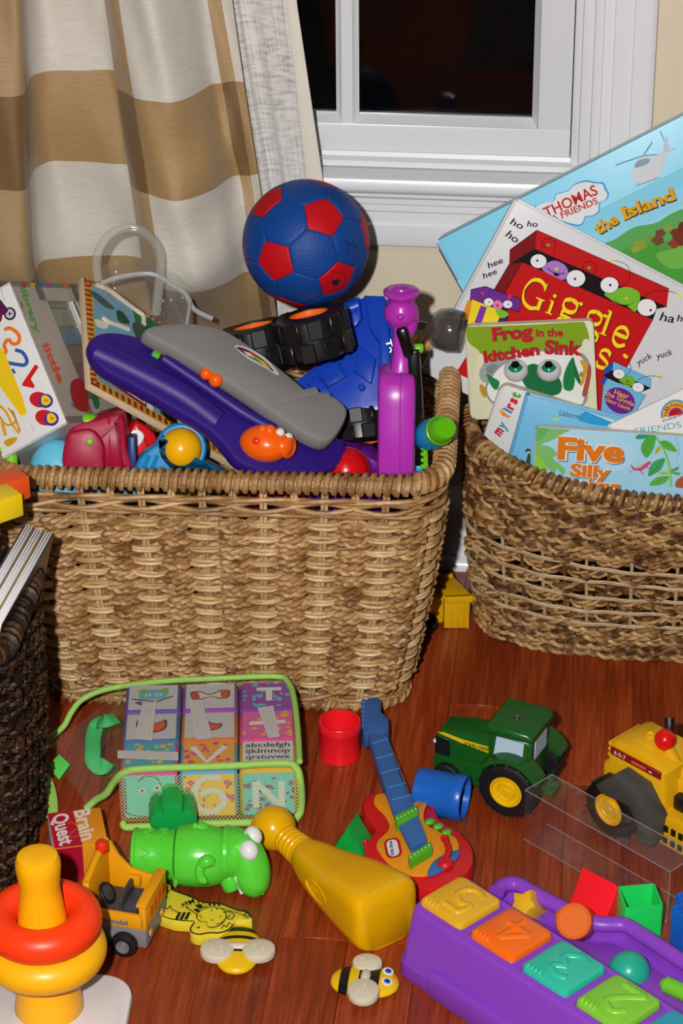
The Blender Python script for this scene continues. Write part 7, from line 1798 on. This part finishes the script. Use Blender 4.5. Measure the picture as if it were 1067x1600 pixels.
def build_stacker():
    yel = plastic('stacker_yellow', '#f5ae0c', .35); red = plastic('ring_red', '#f83c10', .38); yr = plastic('ring_yellow', '#f2b010', .36); wh = mat('stacker_white', '#d9d3d2', .4, var=.01)
    c = Pz(77, 1574, .013); M = T(c.x, c.y, 0); t = thing('ring_stacker', 'yellow post of a stacking toy on a white base at the lower left', 'toy', M)
    one('base_plate', prism([(x - .008, y - .012) for x, y in rrect(.172, .132, .034, 10)], .001, .013, .004, .003), wh, t, rotz(-3))
    one('post', lathe([(0, .0128), (.0325, .0128), (.0335, .015), (.0318, .028), (.0295, .042), (.0285, .055), (.0265, .085), (.0236, .118), (.0210, .140), (.0192, .156), (.0193, .162), (.0205, .171), (.0214, .181), (.0212, .188), (.019, .1935), (.015, .195), (.006, .1952), (0, .1952)], 56), yel, t)
    g = G(); g.add(tube([(0, -.0297, .04), (0, -.0267, .085), (0, -.0238, .118), (0, -.021, .145), (0, -.0194, .165)], .00035, 5), yel); g.obj('mould_line', t)
    t2 = one('stacking_ring', torus(.0425, .0172, 64, 22, 1.02), yr, None, T(c.x, c.y, .0835)); tag(t2, 'fat yellow plastic ring under the red ring on the stacking post', 'ring')
    t2 = one('stacking_ring', torus(.0405, .0165, 64, 22, 1.02), red, None, T(c.x, c.y, .1178)); tag(t2, 'orange red plastic ring uppermost on the yellow stacking post', 'ring')
build_stacker()

def build_card_box():
    f = lambda x, y, z: Pz(60 + x / 5.335, 1240 + y / 5.335, z); h = .045
    q = [f(*p, h) for p in ((40, 172), (485, 115), (578, 405), (130, 462))]; ux = q[1] - q[0]; M = frame(Vector((q[3].x, q[3].y, 0)), q[2] - q[3], Vector((0, 0, 1)).cross(q[2] - q[3])); w = ((q[1] - q[0]).length + (q[2] - q[3]).length) / 2; d = ((q[0] - q[3]).length + (q[1] - q[2]).length) / 2
    card = mat('box_orange', '#dd8a1a', .35); t = thing('card_box', 'small red and orange box of quiz cards beside the dark basket', 'box', M)
    one('box_sleeve', bx(0, w, 0, d, .0005, h, .0012, 2), card, t)
    one('card_edges', bx(-.0006, .0008, .002, d - .002, .003, h - .003, .0003, 1), mat('white_card_edges', '#d0c8cc', .6), t)
    ar = Art(M @ T(0, 0, h), clip=(.0003, w - .0003, .0003, d - .0003)); ar.tr = (60, 1240, 5.335)
    ar.poly([(30, 165), (282, 140), (375, 455), (120, 470)], '#b01430'); ar.poly([(30, 165), (60, 163), (150, 470), (120, 470)], '#cf3048')
    ar.text('Brain', (300, 148), (362, 400), 128, '#dccfc4', .03); ar.text('Quest', (115, 188), (182, 440), 128, '#dccfc4', .03)
    ar.stroke([(250, 255), (280, 240), (340, 300), (345, 340), (290, 365), (260, 345), (330, 280), (290, 250)], 3, '#d8961a', sm=5)
    ar.g.obj('top_print', t, T(0, 0, h))
    br = Art(M @ T(0, -.0002, 0) @ rotx(90), clip=(.0004, w - .0004, .0004, h - .0004)); br.px = False; br.poly([(0, 0), (w * .52, 0), (w * .52, h), (0, h)], '#a31230'); 
    br.text('1000 Questions', (w * .56, h * .25), (w * .95, h * .25), .004, '#c22a1c', .01); br.text('& Answers', (w * .56, h * .12), (w * .85, h * .12), .004, '#c22a1c', .01); br.g.obj('front_print', t, T(0, -.0002, 0) @ rotx(90))
build_card_box()

def build_dumper():
    yel = plastic('dumper_yellow', '#dd960c', .33); gry = plastic('dumper_grey', '#77747c', .4); dk = plastic('dumper_dark', '#3c3d42', .4); blk = plastic('dumper_tyre', '#121214', .5); red = plastic('beacon_red', '#d8310c', .3)
    O = Pz(76 + 825 / 5.335, 1255 + 1262 / 5.335, 0); X = Vector((-.965, .262, 0)).normalized(); M = frame(O, X, Vector((0, 0, 1)).cross(X))   # x forward, y to the viewer's side (negative is away)
    t = thing('toy_dumper', 'yellow and grey toy work truck with red beacon behind the stacking rings', 'toy truck', M); W_ = .064; L = .066
    B = lambda nm, x0, x1, y0, y1, z0, z1, m_, r=.002: one(nm, bx(x0, x1, y0, y1, z0, z1, r), m_, t)
    B('chassis', .0, L, -W_, 0, .006, .030, gry, .003); B('bed_floor', .004, L - .004, -W_ + .003, -.003, .028, .033, dk, .001)
    B('side_wall', .0, L, -.0055, .0006, .029, .046, yel)
    one('side_wall', prism([(0, .029), (L, .029), (L, .086), (L - .010, .086), (L - .018, .070), (L - .030, .0575), (L - .046, .0535), (.004, .052), (0, .050)], 0, .006, .002), yel, t, T(0, -W_ + .0055, 0) @ XZ90)
    B('tail_board', -.0008, .0075, -W_, .0006, .029, .060, yel, .0025); B('tail_rail', -.0015, .010, -W_, .001, .056, .061, yel, .002)
    one('cab_wall', prism([(0, .029), (W_, .029), (W_, .088), (W_ * .80, .088), (W_ * .12, .080), (0, .074)], -.0035, .0035, .0015), yel, t, T(L - .004, 0, 0) @ Matrix(((0, 0, 1, 0), (-1, 0, 0, 0), (0, 1, 0, 0), (0, 0, 0, 1))))
    one('windshield_frame', tube([(L - .004, -.002, .076), (L - .004, -W_ * .45, .083), (L - .004, -W_ * .95, .088)], .0042, 10), yel, t)
    one('beacon', lathe([(0, 0), (.0062, 0), (.0068, .002), (.0066, .009), (.005, .0115), (0, .012)], 24), red, t, T(L - .006, -W_ + .018, .085))
    B('seat', .014, .030, -.050, -.014, .033, .044, dk, .003); B('seat', .029, .034, -.050, -.014, .040, .054, dk, .003); B('seat_clip', .024, .038, -W_ + .005, -W_ + .012, .042, .053, yel, .001)
    one('steering_wheel', torus(.0095, .0022, 28, 10), blk, t, T(L - .018, -.022, .052) @ roty(-55)); one('steering_disc', cyl(.0085, .002, 24), dk, t, T(L - .018, -.022, .052) @ roty(-55))
    rst = ink('#c23018')
    for i in range(4): y = -.012 - i * .012; one('rear_stripe', prism([(y, .036), (y - .005, .036), (y - .007, .050), (y - .002, .050)], 0, .0006), rst, t, T(-.0008, 0, 0) @ Matrix(((0, 0, -1, 0), (1, 0, 0, 0), (0, 1, 0, 0), (0, 0, 0, 1))))
    for y in (-.012, -.046): one('rear_lamp', lathe([(.0042, 0), (.0038, .0012), (0, .0012)], 18), yel, t, T(-.0002, y, .019) @ roty(-90))
    ar = Art(M @ T(0, .0008, 0) @ frame((.030, 0, .0335), (-1, 0, 0), (0, 0, 1))); ar.px = False; ar.text('playmobil', (-.022, 0), (.011, 0), .0055, '#1c62a0', .03); ar.g.obj('side_lettering', t, M.inverted() @ ar.M)
    WY = Matrix(((1, 0, 0, 0), (0, 0, 1, 0), (0, -1, 0, 0), (0, 0, 0, 1)))
    for x in (.022, .054):
        wheel(t, T(x, .0065, .0135) @ WY, .0135, .010, .007, blk, gry); wheel(t, T(x, -W_ - .0055, .0135) @ WY @ rotx(180), .0135, .010, .007, blk, gry)
build_dumper()

def build_foam_figure():
    Zt = .0135; O = Pz(300, 1420, Zt); M = T(*O); f = px_local(M, 180, 1360, 3.556); K = ink('#16130c', .5); foam = mat('yellow_foam', '#dcc52c', .6, bump=.15, bscale=700, var=.03)
    out = f([(255, 82), (268, 68), (292, 66), (312, 84), (316, 104), (360, 122), (430, 148), (480, 172), (520, 178), (590, 184), (640, 204), (690, 222), (722, 222), (742, 240), (757, 262), (755, 276), (700, 278), (668, 282), (655, 305), (630, 335), (580, 352), (520, 352), (465, 360), (430, 352), (414, 332), (430, 300), (442, 288), (380, 284), (330, 280), (290, 268), (240, 248), (228, 236), (246, 206), (250, 150), (262, 118)])
    t = thing('foam_figure', 'flat yellow foam character outlined in black with the printed name Max', 'toy', M)
    out = sm2(out, 3); one('foam_slab', prism(out, -Zt + .0005, 0, .0006), foam, t)
    ar = Art(M); ar.tr = (180, 1360, 3.556)
    S_ = lambda L, w=4.5, sm=4: ar.stroke(L, w, K, sm=sm)
    o2 = [(255, 82), (268, 70), (292, 68), (310, 86), (314, 106), (360, 125), (430, 151), (480, 175), (520, 181), (590, 187), (640, 207), (690, 225), (720, 225), (740, 242), (754, 262)]; S_(o2, 8, 2)
    S_([(228, 238), (246, 206), (250, 150), (258, 122), (255, 84)], 5); S_([(232, 240), (290, 265), (345, 276), (400, 282), (440, 284)], 6); S_([(440, 290), (418, 325), (432, 348), (470, 356), (520, 348), (580, 348), (630, 330), (656, 300)], 8, 5)
    S_([(268, 128), (312, 108)], 5, 0); S_([(262, 140), (300, 122)], 4, 0); S_([(285, 98), (300, 96)], 4, 0); S_([(280, 108), (294, 106)], 4, 0); S_([(262, 140), (295, 152)], 5)
    S_([(243, 212), (265, 205), (290, 216), (305, 198), (310, 215)], 5); S_([(243, 228), (262, 222), (278, 232)], 5); S_([(310, 215), (340, 232), (362, 238)], 5)
    for x in (352, 378, 404): ar.poly([(x, 234), (x + 16, 236), (x - 4, 278), (x - 22, 276)], K)
    ar.poly([(388, 208), (402, 202), (470, 242), (455, 250)], K); ar.poly([(400, 208), (408, 206), (460, 240), (452, 243)], '#dcc52c'); ar.poly([(452, 178), (470, 172), (515, 206), (496, 212)], K); ar.poly([(464, 182), (472, 178), (506, 204), (497, 207)], '#dcc52c')
    ar.poly([(432, 222), (452, 214), (480, 232), (462, 240)], K); ar.poly([(440, 196), (470, 192), (490, 210), (470, 220)], K)
    for x in (530, 555, 580): ar.poly([(x - 14, 180), (x - 2, 181), (x + 4, 204), (x - 10, 202)], K)
    # face
    fc = [(448, 262), (462, 236), (500, 216), (550, 208), (600, 222), (618, 250), (610, 285), (580, 312), (540, 324), (512, 318), (505, 292), (470, 288)]; ar.blob(fc, K); ar.blob([(535 + (x - 535) * .93, 265 + (y - 265) * .92) for x, y in fc], '#dcc52c')
    for x, y in ((538, 228), (586, 262), (540, 282), (565, 220)): ar.ell(x, y, 5, 4, K)
    S_([(455, 262), (475, 255), (480, 275)], 4); S_([(560, 305), (590, 298), (600, 280)], 4); S_([(600, 240), (630, 235), (660, 250), (650, 275), (620, 272), (640, 255)], 5); S_([(590, 330), (605, 310), (618, 322), (630, 300), (645, 305)], 5); S_([(450, 325), (470, 320), (460, 330)], 4); S_([(590, 215), (640, 232), (700, 250), (720, 270)], 4); S_([(705, 232), (730, 245), (715, 255), (742, 265), (725, 272)], 5)
    ar.text('Max', (432, 162), (362, 196), 26, K, .02)
    ar.g.obj('black_print', t)
build_foam_figure()

def build_bees():
    yel = plastic('bee_yellow', '#dfb30e', .3); blk = plastic('bee_black', '#121110', .35); crm = mat('bee_wing_cream', '#c9bfa6', .5, bump=.15, var=.05)
    def body(t, L, w, h, bands, M0):
        """squashed pill along x cut into coloured bands; each band its own piece"""
        n = 44; prof = []
        for i in range(n + 1): u = -1 + 2 * i / n; prof.append((u, max(0.0, 1 - abs(u) ** 2.6) ** .5))
        edges = [-1.0] + [b[0] for b in bands]
        for k, (u1, m_, nm) in enumerate(bands):
            u0 = edges[k]; us = [u0 + (u1 - u0) * i / 10 for i in range(11)]; r = [(max(1e-8, max(0, 1 - abs(u) ** 2.6) ** .5), u) for u in us]
            g = G(); v, fc = lathe(r, 32); g.add(([(p[2] * L / 2, p[0] * w / 2, max(-h * .42, p[1] * h / 2)) for p in v], fc), m_); o = g.obj(nm, t, M0)
    f = lambda x, y, z=.008: Pz(380 + x / 3.557, 1280 + y / 3.557, z)
    def wing(t, M, cx, cy, rx, ry, ang, z0, z1, holes):
        pts = [(rx * math.cos(a), ry * math.sin(a)) for a in [2 * PI * i / 36 for i in range(36)]]; Mw = T(cx, cy, 0) @ rotz(ang)
        o = one('wing', prism(pts, z0, z1, .0025, .0015), crm, t, M @ Mw if M else Mw)
        for hx, hy in holes: one('wing_dimple', torus(.0014, .0005, 14, 6), crm, o, T(hx, hy, z1))
    a, b = f(485, 885), f(870, 915); ux = b - a; L = ux.length; c = (a + b) / 2; M = frame(Vector((c.x, c.y, .0068)), ux, Vector((0, 0, 1)).cross(ux))
    t = thing('toy_bee', 'small toy bee with blue eyes and cream wings, nearest the purple toy', 'toy', M)
    body(t, L, .046, .0155, [(-.72, yel, 'body_band'), (-.45, blk, 'body_band'), (-.18, yel, 'body_band'), (-.02, blk, 'body_band'), (.12, yel, 'body_band'), (.42, blk, 'body_band'), (1.0, yel, 'head')], T())
    q = lambda x, y: tuple((M.inverted() @ f(x, y, .012))[:2])
    w1, w2 = q(690, 804), q(668, 962); wing(t, None, w1[0], w1[1], .0150, .0128, 0, .001, .0095, [(-.006, .003), (.006, .001), (0, -.004)]); wing(t, None, w2[0], w2[1], .0158, .0172, 10, .001, .0100, [(.004, -.006), (-.005, -.002), (.002, .006)])
    wc = q(680, 880); one('wing_bridge', sphere(.006, .013, .0072, 18, 12), crm, t, T(wc[0], wc[1], .0035))
    for x, y in ((805, 850), (799, 907)):
        p = q(x, y); e = one('eye', lathe([(.0056, 0), (.0054, .0008), (0, .001)], 22), ink('#dcdcdc'), t, T(p[0], p[1], .0058) @ roty(12)); one('iris', lathe([(.0034, 0), (.0032, .0006), (0, .0008)], 18), ink('#1f4fb0'), e, T(0, 0, .0008)); one('pupil', lathe([(.0014, 0), (0, .0005)], 12), ink('#101010'), e, T(0, 0, .0016))
    p = q(856, 885); one('nose', sphere(.003, .005, .002, 14, 8), ink('#e08020'), t, T(p[0] - .002, p[1], .0035))
    f2 = lambda x, y, z=.008: Pz(180 + x / 3.556, 1360 + y / 3.556, z)
    a, b = f2(668, 590, .004), f2(692, 325, .004); ux = b - a; L = ux.length; c = (a + b) / 2; M = frame(Vector((c.x, c.y, .0072)), ux, Vector((0, 0, 1)).cross(ux))
    t = thing('toy_bee', 'small toy bee with spread cream wings lying beside the foam figure', 'toy', M)
    body(t, L * .99, .045, .0165, [(-.32, yel, 'head'), (.0, blk, 'body_band'), (.22, yel, 'body_band'), (.36, blk, 'body_band'), (.56, yel, 'body_band'), (.80, blk, 'body_band'), (1.0, yel, 'body_band')], T())
    q = lambda x, y: tuple((M.inverted() @ f2(x, y, .012))[:2])
    w1, w2 = q(566, 450), q(798, 450); wing(t, None, w1[0], w1[1], .0172, .0160, 80, .001, .0100, [(.004, .004), (-.004, -.002), (-.005, .007)]); wing(t, None, w2[0], w2[1], .0168, .0155, 95, .001, .0100, [(.004, -.004), (-.004, .003), (.002, .008)])
    wc = q(682, 432); one('wing_bridge', sphere(.0065, .018, .0072, 18, 12), crm, t, T(wc[0], wc[1], .0038))
build_bees()

def build_bed_truck():
    yel = plastic('dump_yellow', '#d6a404', .35); blk = plastic('dump_tyre', '#0b0b0c', .4)
    f = lambda x, y, z: Pz(650 + x / 9.7, 870 + y / 9.7, z); h = .047; O = f(430, 600, h); e = f(860, 560, h) - O; ex = Vector((e.x, e.y * .4, 0)).normalized(); M = frame(Vector((O.x, O.y, 0)), ex, Vector((0, 0, 1)).cross(ex)); w = (M.inverted() @ f(860, 560, h)).x
    t = thing('toy_dump_truck', 'small yellow toy dump truck tipped on its side between the two baskets', 'toy truck', M)
    P = lambda nm, poly, y0, y1, b=.001: one(nm, prism(poly, -y1, -y0, b), yel, t, XZ90)
    P('bed_panel', [(0, .002), (w * .80, .0005), (w * .88, .003), (w * .90, h - .006), (w, h - .004), (w, h), (0, h)], 0, .003)
    one('bed_flange', bx(.002, w, -.003, .001, h - .009, h, .001), yel, t); one('bed_flange', bx(w * .80, w * .87, -.002, .001, .0005, .010, .0008), yel, t)
    one('bed_panel', prism([(-.002, 0), (w * .95, 0), (w * .42, .052), (-.004, .040)], h - .0035, h, .001), yel, t); one('bed_flange', bx(-.004, w * .44, .046, .052, h - .003, h + .003, .001), yel, t)
    for i in range(3): x = w * (.25 + .2 * i); one('bed_rib', bx(x, x + .0015, -.0006, .0006, .004, h - .010, .0004, 1), yel, t); one('bed_rib', bx(x * .8, x * .8 + .0015, .004, .040 - i * .010, h - .0006, h + .0006, .0004, 1), yel, t)
    one('chassis', bx(-.034, .0, .001, .034, .008, h - .002, .003), yel, t); one('cab', bx(-.058, -.034, .002, .034, .004, h - .002, .004), yel, t)
    for x, y, z in ((-.020, -.004, .009), (-.013, .036, .034), (-.050, -.004, .009), (-.050, .036, .034)):
        ty = one('wheel', lathe([(.003, -.006), (.0105, -.006), (.012, -.004), (.012, .004), (.0105, .006), (.003, .006)], 28, closed=True), blk, t, T(x, y, max(z, .0125)) @ rotx(65 if y > 0 else 40)); one('hub', lathe([(0, .005), (.0035, .0045), (.0035, -.0045), (0, -.005)], 16), blk, ty)
build_bed_truck()
